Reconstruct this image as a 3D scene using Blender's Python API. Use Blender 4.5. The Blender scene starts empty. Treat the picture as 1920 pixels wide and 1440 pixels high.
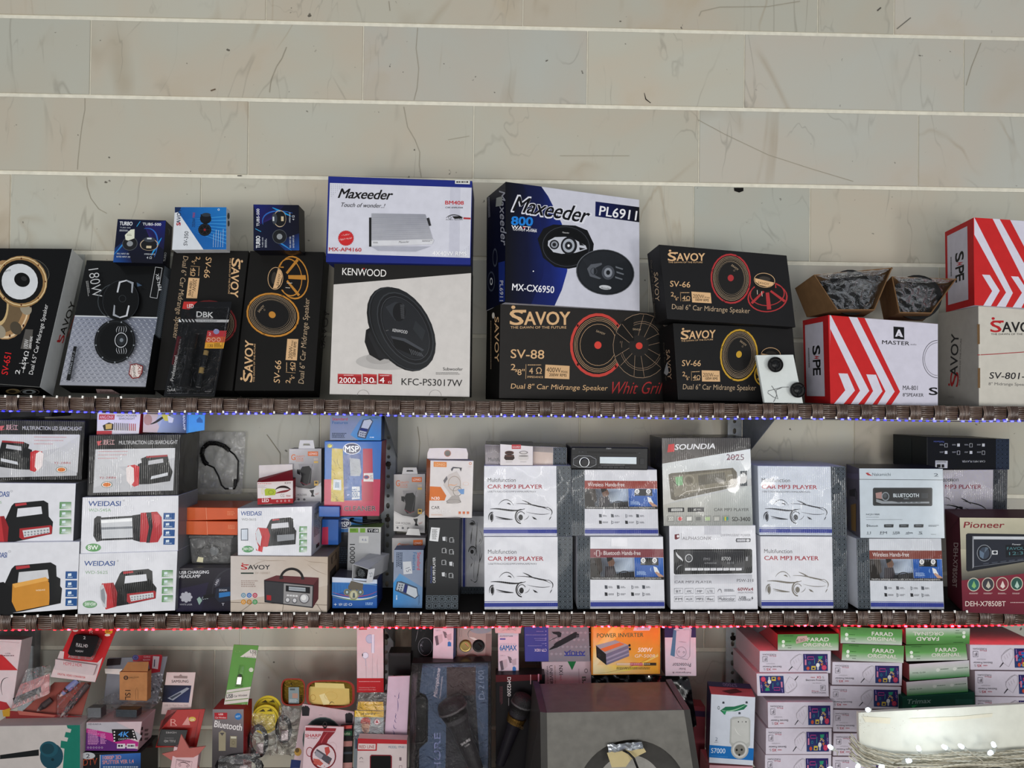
import bpy, bmesh, math, random
import numpy as np
from mathutils import Vector, Matrix
random.seed(7)
SC = bpy.context.scene
COL = SC.collection
R_ = math.radians
# ------------------------------------------------------------------ camera
F_PX = 1387.0
PITCH, YAW, ROLL = 0.00916, 0.02303, 0.01105
def cam_axes():
    cp, sp, cy, sy = math.cos(PITCH), math.sin(PITCH), math.cos(YAW), math.sin(YAW)
    f = Vector((sy*cp, cy*cp, sp)); r = Vector((cy, -sy, 0)); u = r.cross(f)
    return (r*math.cos(ROLL)+u*math.sin(ROLL), -r*math.sin(ROLL)+u*math.cos(ROLL), f)
CR, CU, CF = cam_axes()
cam_data = bpy.data.cameras.new('camera'); cam_data.lens = 36*F_PX/1920; cam_data.sensor_width = 36
cam_data.clip_start = .02
cam = bpy.data.objects.new('camera', cam_data); COL.objects.link(cam)
cam.matrix_world = Matrix((( CR.x, CU.x, -CF.x, 0), (CR.y, CU.y, -CF.y, 0), (CR.z, CU.z, -CF.z, 0), (0, 0, 0, 1)))
SC.camera = cam
def ray(u, v): return CF + CR*((u-960)/F_PX) - CU*((v-720)/F_PX)
def at(u, v, Y): d = ray(u, v); return d*(Y/d.y)
def on_plane(u, v, p, n): d = ray(u, v); return d*(p.dot(n)/d.dot(n))
def proj(p): return (960+F_PX*p.dot(CR)/p.dot(CF), 720-F_PX*p.dot(CU)/p.dot(CF))
# ------------------------------------------------------------------ light and exposure
w = bpy.data.worlds.new('world'); SC.world = w; w.use_nodes = True
w.node_tree.nodes['Background'].inputs[0].default_value = (.86, .92, 1.0, 1)
w.node_tree.nodes['Background'].inputs[1].default_value = .32
def area(name, loc, target, sx, sy, power, col, spread=180):
    l = bpy.data.lights.new(name, 'AREA'); l.shape = 'RECTANGLE'; l.size = sx; l.size_y = sy
    l.energy = power; l.color = col; l.spread = R_(spread)
    o = bpy.data.objects.new(name, l); COL.objects.link(o); o.location = loc
    o.rotation_euler = (Vector(target)-Vector(loc)).to_track_quat('-Z', 'Y').to_euler(); return o
area('shop_front_daylight', (-.3, -2.5, -.65), (0, 2.3, -.3), 6.6, 2.6, 158, (1.0, .985, .95))
area('open_door_daylight', (1.95, -1.6, -.78), (.3, 2.3, .0), .38, .42, 15, (1.0, .97, .93))
area('street_daylight', (-1.15, -1.6, -.66), (-.1, 2.3, .1), .36, .5, 17, (1.0, .97, .93))
SC.view_settings.view_transform = 'Standard'; SC.view_settings.look = 'None'
SC.view_settings.gamma = 1; SC.view_settings.use_curve_mapping = False
SC.view_settings.exposure = 0.0
# ------------------------------------------------------------------ colours and materials
def C(h):
    if not isinstance(h, str): return h
    h = h.lstrip('#')
    if len(h) == 3: h = ''.join(c*2 for c in h)
    o = []
    for i in (0, 2, 4):
        c = int(h[i:i+2], 16)/255
        o.append(c/12.92 if c <= .04045 else ((c+.055)/1.055)**2.4)
    return (o[0], o[1], o[2], 1.0)
MATS = {}
def mat(name, rough=.5, coat=0., ripple=0., metal=0., grain=.06, bump=0., spec=.4, alpha=1., emit=0., trans=0.):
    if name in MATS: return MATS[name]
    m = bpy.data.materials.new(name); m.use_nodes = True; nt = m.node_tree; N = nt.nodes; L = nt.links
    b = N['Principled BSDF']
    a = N.new('ShaderNodeAttribute'); a.attribute_name = 'Col'
    tc = N.new('ShaderNodeTexCoord')
    no = N.new('ShaderNodeTexNoise'); no.inputs['Scale'].default_value = 45; no.inputs['Detail'].default_value = 5
    L.new(tc.outputs['Object'], no.inputs['Vector'])
    mr = N.new('ShaderNodeMapRange'); mr.inputs['From Min'].default_value = .3; mr.inputs['From Max'].default_value = .7
    mr.inputs['To Min'].default_value = 1-grain; mr.inputs['To Max'].default_value = 1+grain*.3
    L.new(no.outputs['Fac'], mr.inputs['Value'])
    mx = N.new('ShaderNodeMix'); mx.data_type = 'RGBA'; mx.blend_type = 'MULTIPLY'; mx.inputs[0].default_value = 1
    L.new(a.outputs['Color'], mx.inputs[6]); L.new(mr.outputs['Result'], mx.inputs[7])
    L.new(mx.outputs[2], b.inputs['Base Color'])
    if emit: L.new(a.outputs['Color'], b.inputs['Emission Color']); b.inputs['Emission Strength'].default_value = emit
    b.inputs['Roughness'].default_value = rough; b.inputs['Metallic'].default_value = metal
    b.inputs['Specular IOR Level'].default_value = spec
    b.inputs['Coat Weight'].default_value = coat; b.inputs['Coat Roughness'].default_value = .09
    b.inputs['Alpha'].default_value = alpha
    if trans: b.inputs['Transmission Weight'].default_value = trans
    if ripple:                                     # film wrap pulled into fine vertical pleats
        sx = N.new('ShaderNodeSeparateXYZ'); L.new(tc.outputs['Object'], sx.inputs[0])
        n2 = N.new('ShaderNodeTexNoise'); n2.inputs['Scale'].default_value = 14; n2.inputs['Detail'].default_value = 2
        L.new(tc.outputs['Object'], n2.inputs['Vector'])
        ad = N.new('ShaderNodeMath'); ad.operation = 'MULTIPLY_ADD'; ad.inputs[1].default_value = .004
        L.new(n2.outputs['Fac'], ad.inputs[0]); L.new(sx.outputs[0], ad.inputs[2])
        mu = N.new('ShaderNodeMath'); mu.operation = 'MULTIPLY'; mu.inputs[1].default_value = 2*math.pi/.0055
        L.new(ad.outputs[0], mu.inputs[0])
        si = N.new('ShaderNodeMath'); si.operation = 'SINE'; L.new(mu.outputs[0], si.inputs[0])
        ms = N.new('ShaderNodeMapRange'); ms.inputs['From Min'].default_value = .42; ms.inputs['From Max'].default_value = .62
        L.new(n2.outputs['Fac'], ms.inputs['Value'])
        m3 = N.new('ShaderNodeMath'); m3.operation = 'MULTIPLY'; L.new(si.outputs[0], m3.inputs[0]); L.new(ms.outputs[0], m3.inputs[1])
        bu = N.new('ShaderNodeBump'); bu.inputs['Strength'].default_value = ripple; bu.inputs['Distance'].default_value = .0006
        L.new(m3.outputs[0], bu.inputs['Height']); L.new(bu.outputs[0], b.inputs['Coat Normal'])
    if bump:
        n3 = N.new('ShaderNodeTexNoise'); n3.inputs['Scale'].default_value = 160; L.new(tc.outputs['Object'], n3.inputs['Vector'])
        bu = N.new('ShaderNodeBump'); bu.inputs['Strength'].default_value = bump; bu.inputs['Distance'].default_value = .001
        L.new(n3.outputs['Fac'], bu.inputs['Height']); L.new(bu.outputs[0], b.inputs['Normal'])
    MATS[name] = m; return m
M_CARD = mat('printed_card', .6, .03, spec=.14)
M_GLOSS = mat('glossy_printed_card', .45, .15, spec=.14)
M_WRAP = mat('film_wrapped_card', .55, .55, ripple=1.5, spec=.14)
M_MATTE = mat('matte_surface', .85, 0, grain=.12, spec=.2)
M_KRAFT = mat('brown_board', .8, 0, grain=.15, spec=.2)
M_FOAM = mat('white_foam', .9, 0, grain=.05, bump=.5)
M_PLAST = mat('black_plastic', .36, .05, spec=.2, grain=.1)
M_METAL = mat('brushed_metal', .35, 0, metal=.9, grain=.15)
M_STEEL = mat('painted_steel', .5, .2, grain=.18)
M_WOVEN = mat('synthetic_rattan', .28, .35, grain=.3, spec=.6)
M_LED = mat('lit_diode', .4, 0, emit=6, grain=0)
def film(name, tint, refl, alpha, rough=.08):
    m = bpy.data.materials.new(name); m.use_nodes = True; nt = m.node_tree; N = nt.nodes; L = nt.links
    N.remove(N['Principled BSDF']); out = N['Material Output']
    t = N.new('ShaderNodeBsdfTransparent'); t.inputs[0].default_value = C(tint)
    g = N.new('ShaderNodeBsdfGlossy'); g.inputs['Roughness'].default_value = rough
    d = N.new('ShaderNodeBsdfDiffuse'); d.inputs[0].default_value = (.8, .8, .8, 1)
    tc = N.new('ShaderNodeTexCoord'); n = N.new('ShaderNodeTexNoise'); n.inputs['Scale'].default_value = 30
    n.inputs['Detail'].default_value = 4; n.inputs['Distortion'].default_value = 2.5; L.new(tc.outputs['Object'], n.inputs['Vector'])
    bu = N.new('ShaderNodeBump'); bu.inputs['Strength'].default_value = .7; bu.inputs['Distance'].default_value = .01
    L.new(n.outputs['Fac'], bu.inputs['Height']); L.new(bu.outputs[0], g.inputs['Normal'])
    fr = N.new('ShaderNodeFresnel'); fr.inputs[0].default_value = 1.5; L.new(bu.outputs[0], fr.inputs['Normal'])
    ma = N.new('ShaderNodeMath'); ma.operation = 'MULTIPLY_ADD'; ma.inputs[1].default_value = .6; ma.inputs[2].default_value = refl
    L.new(fr.outputs[0], ma.inputs[0])
    a = N.new('ShaderNodeMixShader'); L.new(ma.outputs[0], a.inputs[0]); L.new(t.outputs[0], a.inputs[1]); L.new(g.outputs[0], a.inputs[2])
    b = N.new('ShaderNodeMixShader'); b.inputs[0].default_value = alpha
    L.new(a.outputs[0], b.inputs[1]); L.new(d.outputs[0], b.inputs[2]); L.new(b.outputs[0], out.inputs[0]); return m
M_FILM = film('clear_film', '#ffffff', .05, .03)
M_CLEAR = film('clear_rigid_plastic', '#fdfdfd', -.012, .0, .05)
M_CLEARW = film('shiny_window_film', '#ffffff', .02, .01, .12)
M_HAZY = film('hazy_bag_film', '#f4f5f6', .05, .3, .12)
M_SPBAG = film('speaker_bag_film', '#ffffff', -.022, .008, .05)
M_FROST = film('cloudy_plastic', '#eceef0', .02, .08, .15)
# ------------------------------------------------------------------ mesh building
class MB:
    def __init__(s): s.v = []; s.f = []; s.c = []
    def poly(s, pts, col):
        i = len(s.v); s.v += [tuple(p) for p in pts]; s.f.append(tuple(range(i, i+len(pts))))
        s.c += [C(c) for c in col] if isinstance(col, list) else [C(col)]*len(pts)
    def raw(s, pts, faces, col):
        i = len(s.v); s.v += [tuple(p) for p in pts]; col = C(col)
        for f in faces: s.f.append(tuple(i+k for k in f)); s.c += [col]*len(f)
    def hexa(s, p, col, cols=None):
        """p: 8 points, front TL TR BR BL then back TL TR BR BL"""
        cols = cols or {}; i = len(s.v); s.v += [tuple(q) for q in p]
        for k, f in (('F', (3, 2, 1, 0)), ('K', (4, 5, 6, 7)), ('L', (0, 4, 7, 3)), ('R', (1, 2, 6, 5)), ('T', (0, 1, 5, 4)), ('B', (3, 7, 6, 2))):
            s.f.append(tuple(i+a for a in f)); s.c += [C(cols.get(k) or col)]*4
    def box(s, c, hx, hy, hz, col, ax=None):
        c = Vector(c); ax = ax or (Vector((1, 0, 0)), Vector((0, 1, 0)), Vector((0, 0, 1)))
        P = [c+ax[0]*hx*a+ax[1]*hy*b+ax[2]*hz*d for b in (-1, 1) for a, d in ((-1, 1), (1, 1), (1, -1), (-1, -1))]
        s.hexa(P, col)
    def tube(s, pts, r, col, n=7, cap=True):
        pts = [Vector(p) for p in pts]; rs = r if isinstance(r, (list, tuple)) else [r]*len(pts)
        i = len(s.v); col = C(col); up = None
        for k, p in enumerate(pts):
            d = (pts[min(k+1, len(pts)-1)]-pts[max(k-1, 0)]).normalized()
            if up is None: up = d.orthogonal().normalized()
            up = (up-d*up.dot(d)).normalized(); sd = d.cross(up)
            for j in range(n):
                a = 2*math.pi*j/n; s.v.append(tuple(p+(up*math.cos(a)+sd*math.sin(a))*rs[k]))
        for k in range(len(pts)-1):
            for j in range(n):
                s.f.append((i+k*n+j, i+k*n+(j+1) % n, i+(k+1)*n+(j+1) % n, i+(k+1)*n+j)); s.c += [col]*4
        if cap:
            s.f.append(tuple(i+j for j in range(n))[::-1]); s.c += [col]*n
            s.f.append(tuple(i+(len(pts)-1)*n+j for j in range(n))); s.c += [col]*n
    def lathe(s, o, d, prof, cols, n=32, sq=(1, 1), up=None):
        """prof: (distance along d, radius); cols per ring segment"""
        o = Vector(o); d = Vector(d).normalized(); up = Vector(up).normalized() if up else d.orthogonal().normalized()
        up = (up-d*up.dot(d)).normalized(); sd = d.cross(up); i = len(s.v)
        for t, r in prof:
            for j in range(n):
                a = 2*math.pi*j/n; s.v.append(tuple(o+d*t+(up*math.cos(a)*sq[0]+sd*math.sin(a)*sq[1])*r))
        for k in range(len(prof)-1):
            c = C(cols[k] if isinstance(cols, list) else cols)
            for j in range(n):
                s.f.append((i+k*n+j, i+k*n+(j+1) % n, i+(k+1)*n+(j+1) % n, i+(k+1)*n+j)); s.c += [c]*4
    def build(s, name, m, parent=None, label=None, smooth=False, bevel=0, struct=False):
        off = parent_loc(parent)
        me = bpy.data.meshes.new(name)
        me.from_pydata([(x-off[0], y-off[1], z-off[2]) for x, y, z in s.v], [], s.f)
        at_ = me.color_attributes.new('Col', 'FLOAT_COLOR', 'CORNER')
        at_.data.foreach_set('color', [x for c in s.c for x in c])
        me.materials.append(m)
        if smooth: me.polygons.foreach_set('use_smooth', [True]*len(s.f))
        me.update()
        o = bpy.data.objects.new(name, me); COL.objects.link(o)
        if parent: o.parent = parent
        if label: o['label'] = label
        if struct: o['kind'] = 'structure'
        if bevel:
            b = o.modifiers.new('bevel', 'BEVEL'); b.width = bevel; b.segments = 2; b.limit_method = 'ANGLE'
        return o
def parent_loc(p):
    l = Vector((0, 0, 0))
    while p: l += p.location; p = p.parent
    return l
LABELS = {}
def tag(o, label, cat, group=None):
    assert label not in LABELS or group, label
    LABELS[label] = 1
    o['label'] = label; o['category'] = cat
    if group: o['group'] = group
def thing(name, label, cat, loc, group=None):
    o = bpy.data.objects.new(name, None); o.empty_display_size = .02; COL.objects.link(o); o.location = loc
    tag(o, label, cat, group); return o
def single(mb, name, label, cat, m, loc=None, group=None, smooth=False, bevel=0):
    """a thing made of one mesh, origin at its base"""
    xs = np.array(mb.v); c = Vector(((xs[:, 0].min()+xs[:, 0].max())/2, (xs[:, 1].min()+xs[:, 1].max())/2, xs[:, 2].min()))
    e = type('E', (), {})()
    mb.v = [(x-c.x, y-c.y, z-c.z) for x, y, z in mb.v]
    o = mb.build(name, m, None, None, smooth, bevel); o.location = c; tag(o, label, cat, group); return o
# ------------------------------------------------------------------ lettering
GL = {}
def glyphs(t, bold, shear, sp=1.0):
    k = (t, bold, shear, sp)
    if k not in GL:
        c = bpy.data.curves.new('t', 'FONT'); c.dimensions = '2D'; c.body = t; c.resolution_u = 3
        c.offset = bold; c.shear = shear; c.space_character = sp
        o = bpy.data.objects.new('t', c); me = bpy.data.meshes.new_from_object(o)
        v = np.array([q.co[:2] for q in me.vertices]); f = [tuple(p.vertices) for p in me.polygons]
        bpy.data.objects.remove(o); bpy.data.curves.remove(c); bpy.data.meshes.remove(me)
        mn = v.min(0); mx = v.max(0); v = (v-mn)/np.maximum(mx-mn, 1e-6); GL[k] = (v, f)
    return GL[k]
def homog(src, dst):
    A = []; b = []
    for (x, y), (u, v) in zip(src, dst):
        A.append([x, y, 1, 0, 0, 0, -u*x, -u*y]); b.append(u)
        A.append([0, 0, 0, x, y, 1, -v*x, -v*y]); b.append(v)
    return np.append(np.linalg.solve(np.array(A, float), np.array(b, float)), 1).reshape(3, 3)
CRH = [None]                                      # current reading frame: an enlarged detail of the photo (origin, scale)
def K(x0=0, y0=0, k=1.0): CRH[0] = [[1/k, 0, x0], [0, 1/k, y0], [0, 0, 1]]
K()
def XP(p): h = CRH[0]; return (p[0]*h[0][0]+h[0][2], p[1]*h[1][1]+h[1][2])
class Art:
    """flat print laid on a plane; coordinates are photo pixels or a local frame set with fr()"""
    def start(s, p, n): s.ap = p; s.an = n.normalized(); s.k = 0; s.H = CRH[0]; s.picu = []; s.letu = []; s.lay = .00025
    def fr(s, quad=None, W=100, H=100, src=None):
        s.H = CRH[0] if quad is None else homog(src or [(0, 0), (W, 0), (W, H), (0, H)], [XP(p) for p in quad]).tolist()
    def face(s, p, n): s.ap = p; s.an = n.normalized()
    def m(s, x, y):
        if s.H is not None:
            (a, b, c), (d, e, f), (g, h, i) = s.H; k = g*x+h*y+i; x, y = (a*x+b*y+c)/k, (d*x+e*y+f)/k
        o = s.ap+s.an*s.lay
        return on_plane(x, y, o, s.an)
    def nx(s, let=False):
        s.lay += .000022
        if let: s.let = MB(); s.letu.append(s.let)
        else: s.pic = MB(); s.picu.append(s.pic)
    def P(s, pts, col): s.nx(); s.pic.poly([s.m(*p) for p in pts], col)
    def R(s, x0, y0, x1, y1, col, col2=None):
        s.P([(x0, y0), (x1, y0), (x1, y1), (x0, y1)], [col, col, col2, col2] if col2 else col)
    def E(s, cx, cy, rx, ry, col, rot=0, w=None, a0=0, a1=360, n=26, wy=None):
        s.nx(); c, si = math.cos(R_(rot)), math.sin(R_(rot)); full = a1-a0 >= 360
        A = [R_(a0+(a1-a0)*i/n) for i in range(n if full else n+1)]
        def q(k, l): return [s.m(cx+(rx-k)*math.cos(a)*c+(ry-l)*math.sin(a)*si, cy+(rx-k)*math.cos(a)*si*-1+(ry-l)*math.sin(a)*c) for a in A]
        if w is None: s.pic.poly(q(0, 0), col)
        else:
            o, i = q(0, 0), q(w, wy or w*ry/rx); m_ = len(o)
            s.pic.raw(o+i, [(j, (j+1) % m_, m_+(j+1) % m_, m_+j) for j in range(m_ if full else m_-1)], col)
    def L(s, pts, w, col):
        s.nx()
        w = w if isinstance(w, (list, tuple)) else [w]*len(pts); l = []; r = []
        for i, p in enumerate(pts):
            a = pts[max(i-1, 0)]; b = pts[min(i+1, len(pts)-1)]; dx, dy = b[0]-a[0], b[1]-a[1]; d = math.hypot(dx, dy) or 1
            l.append(s.m(p[0]-dy/d*w[i]/2, p[1]+dx/d*w[i]/2)); r.append(s.m(p[0]+dy/d*w[i]/2, p[1]-dx/d*w[i]/2))
        n = len(pts); s.pic.raw(l+r, [(i, i+1, n+i+1, n+i) for i in range(n-1)], col)
    def S(s, pts, w, col, n=10):
        """smooth stroke, thick in the middle"""
        pts = [Vector(p) for p in pts]; o = []; ws = []
        for i in range(n+1):
            t = i/n; q = pts
            while len(q) > 1: q = [a.lerp(b, t) for a, b in zip(q, q[1:])]
            o.append((q[0].x, q[0].y)); ws.append(w*(.25+.75*math.sin(math.pi*t)))
        s.L(o, ws, col)
    def T(s, t, x, y, w, h, col, rot=0, b=.012, sh=0, sp=1.0):
        s.nx(True); v, f = glyphs(t, min(b, 0), sh, sp); c, si = math.cos(R_(rot)), math.sin(R_(rot)); k = b*h*.55 if b > .012 else 0
        for dx, dy in ([(0, 0)] if k == 0 else [(-k, -k*.6), (k, k*.6), (k, -k*.6), (-k, k*.6), (0, 0)]):
            s.lay += .000003; g = len(s.let.v); cc = C(col)
            s.let.v += [tuple(s.m(x+dx+a*w*c-e*h*si, y+dy-a*w*si-e*h*c)) for a, e in v]; s.let.f += [tuple(g+i for i in q) for q in f]; s.let.c += [cc]*sum(len(q) for q in f)
    def Q(s, x, y, w, h, n, col, gap=.45, rot=0):
        """lines of unreadably small print"""
        s.nx(True); c, si = math.cos(R_(rot)), math.sin(R_(rot)); rnd = random.Random(int(x*7+y))
        for i in range(n):
            yy = h*i/n; hh = h/n*(1-gap); xx = 0; end = w*rnd.uniform(.7, 1)
            while xx < end:
                l = min(rnd.uniform(1.6, 5), end-xx)*max(1, h/n/4)
                q = [(xx, yy), (xx+l, yy), (xx+l, yy+hh), (xx, yy+hh)]
                s.let.poly([s.m(x+a*c+e*si, y-a*si+e*c) for a, e in q], col); xx += l+1.2*max(1, h/n/4)
    def end(s, parent, m):
        """every patch of print that stands apart becomes a part of its own"""
        for nm, units in (('printed_picture', s.picu), ('printed_lettering', s.letu)):
            units = [u for u in units if u.v]; n = len(units); root = list(range(n))
            if not n: continue
            A = [np.array(u.v) for u in units]; lo = np.array([a.min(0) for a in A]); hi = np.array([a.max(0) for a in A]); size = (hi-lo).max(1)
            def find(i):
                while root[i] != i: i = root[i]
                return i
            for i in range(n):
                gap = np.maximum(0, np.maximum(lo-hi[i], lo[i]-hi)); d = np.sqrt((gap**2).sum(1))
                for j in np.nonzero(d < np.maximum(.016, .42*np.maximum(size, size[i])))[0]:
                    a, b = find(i), find(int(j))
                    if a != b: root[b] = a
            for r in sorted({find(i) for i in range(n)}):
                mb = MB()
                for i in range(n):
                    if find(i) == r:
                        k = len(mb.v); u = units[i]; mb.v += u.v; mb.f += [tuple(q+k for q in f) for f in u.f]; mb.c += u.c
                mb.build(nm, m, parent)
def solveY(u, v, z): d = ray(u, v); return z/d.z*d.y
class Box(Art):
    def __init__(s, name, label, cat, q, Y, depth=.12, yaw=0, lean=0, col='#cccccc', m=None, sides=None, side=None, group=None, bevel=.0012):
        """q: TL TR BR BL of the front face in photo pixels; side=(L or R, pixel x of the far edge at mid height) solves the yaw"""
        s.cq = q; q = [XP(p) for p in q]; TL, TR, BR, BL = q; s.q = q; Y = max(1.995, min(2.2, solveY(*BL, z2(at(*BL, 2.03).x)))) if Y == 's' else Y; side = side and (side[0], XP((side[1], 0))[0]); s.mat = m or M_CARD
        def geo(yaw):
            n = Vector((math.sin(yaw), -math.cos(yaw), 0))*math.cos(R_(lean))+Vector((0, 0, 1))*math.sin(R_(lean))
            a = at(*BL, Y); P = [on_plane(*c, a, n) for c in (TL, TR, BR)]+[a]
            return n, P, [p-n*depth for p in P]
        yw = R_(yaw)
        if side:
            lo, hi = (-1.2, .05) if side[0] == 'L' else (-.05, 1.2)
            lo, hi = -1.2, 1.2
            def g(a):
                n, P, K = geo(a); i = (0, 3) if side[0] == 'L' else (1, 2)
                return (proj(K[i[0]])[0]+proj(K[i[1]])[0])/2-side[1]
            # yaw is positive when the left edge is nearer
            best = min((abs(g(R_(d/4))), d/4) for d in range(-200, 201)); yw = R_(best[1])
        n, P, K = geo(yw); s.P3 = P; s.K3 = K; s.n = n; s.Y = Y
        if side: print('BOX', label[:40], 'yaw', round(math.degrees(yw), 1), 'dx', round(best[0], 1), 'back', round(max(k.y for k in K), 2))
        if max(k.y for k in K) > 2.335: print('THROUGH WALL', label[:50], round(max(k.y for k in K), 3))
        base = (P[2]+P[3]+K[2]+K[3])/4
        s.e = thing(name, label, cat, base, group)
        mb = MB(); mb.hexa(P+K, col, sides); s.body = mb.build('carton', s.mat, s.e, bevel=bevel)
        s.start(P[3], n)
    def side(s, k):
        P, K = s.P3, s.K3
        if k == 'L': s.face(P[3], (K[3]-P[3]).cross(P[0]-P[3]))
        elif k == 'R': s.face(P[2], (P[1]-P[2]).cross(K[2]-P[2]))
        elif k == 'T': s.face(P[0], (P[1]-P[0]).cross(K[0]-P[0]))
        elif k == 'B': s.face(P[3], (K[3]-P[3]).cross(P[2]-P[3]))
        c = sum(P+K, Vector())/8
        if k != 'F' and s.an.dot(c-s.ap) > 0: s.an = -s.an
        elif k == 'F': s.face(P[3], s.n)
    def pq(s, k):
        """pixel quad of a side face, TL TR BR BL as seen"""
        h = CRH[0]
        P, K = [[((p[0]-h[0][2])/h[0][0], (p[1]-h[1][2])/h[1][1]) for p in map(proj, l)] for l in (s.P3, s.K3)]
        return {'L': [K[0], P[0], P[3], K[3]], 'R': [P[1], K[1], K[2], P[2]], 'T': [K[0], K[1], P[1], P[0]], 'B': [P[3], P[2], K[2], K[3]], 'F': P}[k]
    def done(s): s.end(s.e, s.mat); return s.e
# ------------------------------------------------------------------ the wall of marble tiles
YW = 2.33
def marble():
    m = bpy.data.materials.new('veined_marble'); m.use_nodes = True; nt = m.node_tree; N = nt.nodes; L = nt.links; b = N['Principled BSDF']
    tc = N.new('ShaderNodeTexCoord'); oi = N.new('ShaderNodeObjectInfo')
    of = N.new('ShaderNodeVectorMath'); of.operation = 'SCALE'; of.inputs[0].default_value = (37, 19, 53); L.new(oi.outputs['Random'], of.inputs['Scale'])
    v = N.new('ShaderNodeVectorMath'); v.operation = 'ADD'; L.new(tc.outputs['Object'], v.inputs[0]); L.new(of.outputs[0], v.inputs[1])
    def noise(sc, det, dist, src=v):
        n = N.new('ShaderNodeTexNoise'); n.inputs['Scale'].default_value = sc; n.inputs['Detail'].default_value = det
        n.inputs['Distortion'].default_value = dist; L.new(src.outputs[0], n.inputs['Vector']); return n
    def ramp(src, stops):
        r = N.new('ShaderNodeValToRGB'); e = r.color_ramp.elements
        while len(e) < len(stops): e.new(.5)
        for q, (p, c) in zip(e, stops): q.position = p; q.color = C(c)
        L.new(src, r.inputs[0]); return r
    base = ramp(noise(2.6, 6, .6).outputs['Fac'], [(.3, '#c9cbc2'), (.48, '#cac8bc'), (.6, '#cdc6b8'), (.75, '#c9bda8')])
    def mixc(a, col, fac):
        x = N.new('ShaderNodeMix'); x.data_type = 'RGBA'; L.new(fac, x.inputs[0]); L.new(a, x.inputs[6]); x.inputs[7].default_value = C(col); return x.outputs[2]
    def vein(sc, dist, width, strength, rot):
        mp = N.new('ShaderNodeMapping'); mp.inputs['Rotation'].default_value = (0, rot, 0); mp.inputs['Scale'].default_value = (1, 1, .35)
        L.new(v.outputs[0], mp.inputs[0]); n = noise(sc, 4, dist, mp)
        a = N.new('ShaderNodeMath'); a.operation = 'SUBTRACT'; a.inputs[1].default_value = .5; L.new(n.outputs['Fac'], a.inputs[0])
        c = N.new('ShaderNodeMath'); c.operation = 'ABSOLUTE'; L.new(a.outputs[0], c.inputs[0])
        r = N.new('ShaderNodeMapRange'); r.inputs['From Min'].default_value = 0; r.inputs['From Max'].default_value = width
        r.inputs['To Min'].default_value = strength; r.inputs['To Max'].default_value = 0; L.new(c.outputs[0], r.inputs['Value'])
        msk = noise(3.1+sc, 2, 0); q = N.new('ShaderNodeMapRange'); q.inputs['From Min'].default_value = .45; q.inputs['From Max'].default_value = .65
        L.new(msk.outputs['Fac'], q.inputs['Value']); z = N.new('ShaderNodeMath'); z.operation = 'MULTIPLY'
        L.new(r.outputs[0], z.inputs[0]); L.new(q.outputs[0], z.inputs[1]); return z.outputs[0]
    c = mixc(base.outputs[0], '#918d82', vein(2.2, .8, .007, .45, .7))
    c = mixc(c, '#a8977d', vein(1.5, 1.2, .012, .4, -.9))
    c = mixc(c, '#8d8a81', vein(4.5, .5, .007, .4, 1.1))
    sp = noise(38, 2, 0); r = N.new('ShaderNodeMapRange'); r.inputs['From Min'].default_value = .74; r.inputs['From Max'].default_value = .78
    L.new(sp.outputs['Fac'], r.inputs['Value']); c = mixc(c, '#6b675e', r.outputs[0])
    tint = N.new('ShaderNodeMapRange'); L.new(oi.outputs['Random'], tint.inputs['Value']); tint.inputs['To Min'].default_value = .84; tint.inputs['To Max'].default_value = .94
    mm = N.new('ShaderNodeMix'); mm.data_type = 'RGBA'; mm.blend_type = 'MULTIPLY'; mm.inputs[0].default_value = 1
    L.new(c, mm.inputs[6]); L.new(tint.outputs[0], mm.inputs[7]); at_ = N.new('ShaderNodeAttribute'); at_.attribute_name = 'Col'
    m2 = N.new('ShaderNodeMix'); m2.data_type = 'RGBA'; m2.blend_type = 'MULTIPLY'; m2.inputs[0].default_value = 1
    L.new(mm.outputs[2], m2.inputs[6]); L.new(at_.outputs['Color'], m2.inputs[7]); L.new(m2.outputs[2], b.inputs['Base Color'])
    b.inputs['Roughness'].default_value = .42; b.inputs['Specular IOR Level'].default_value = .35; return m
M_MARBLE = marble()
wall = MB(); wall.box((.1, YW+.06, 0), 2.6, .06, 1.7, '#e6e2d2'); wo = wall.build('wall_back', M_MATTE, None, struct=True)
JH = .24530
JZ = [1.397-JH*k for k in range(-1, 13)]          # joint heights, counted from above the view
JZ = [z-.0035 if i in (2, 3) else z for i, z in enumerate(JZ)]
ROWS = [[-500, 240, 760, 1290, 1800, 2300], [-150, 500, 981, 1533, 1676, 2250], [-330, 170, 681, 1101, 1395, 1806, 2260], [-400, 466, 888, 1310, 1721, 2200],
        [-300, 20, 377, 805, 1300, 1518, 2150], [-260, 160, 640, 1216, 1760, 2240], [-350, 330, 870, 1400, 1900, 2300], [-280, 170, 600, 1086, 1600, 2180],
        [-330, 120, 560, 1000, 1450, 1930, 2250], [-260, 452, 900, 1320, 1790, 2200], [-340, 60, 402, 830, 1270, 1700, 2210], [-200, 300, 800, 1300, 1750, 2200]]
def row_y(z): return proj(Vector((0, YW, z)))[1]
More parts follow.
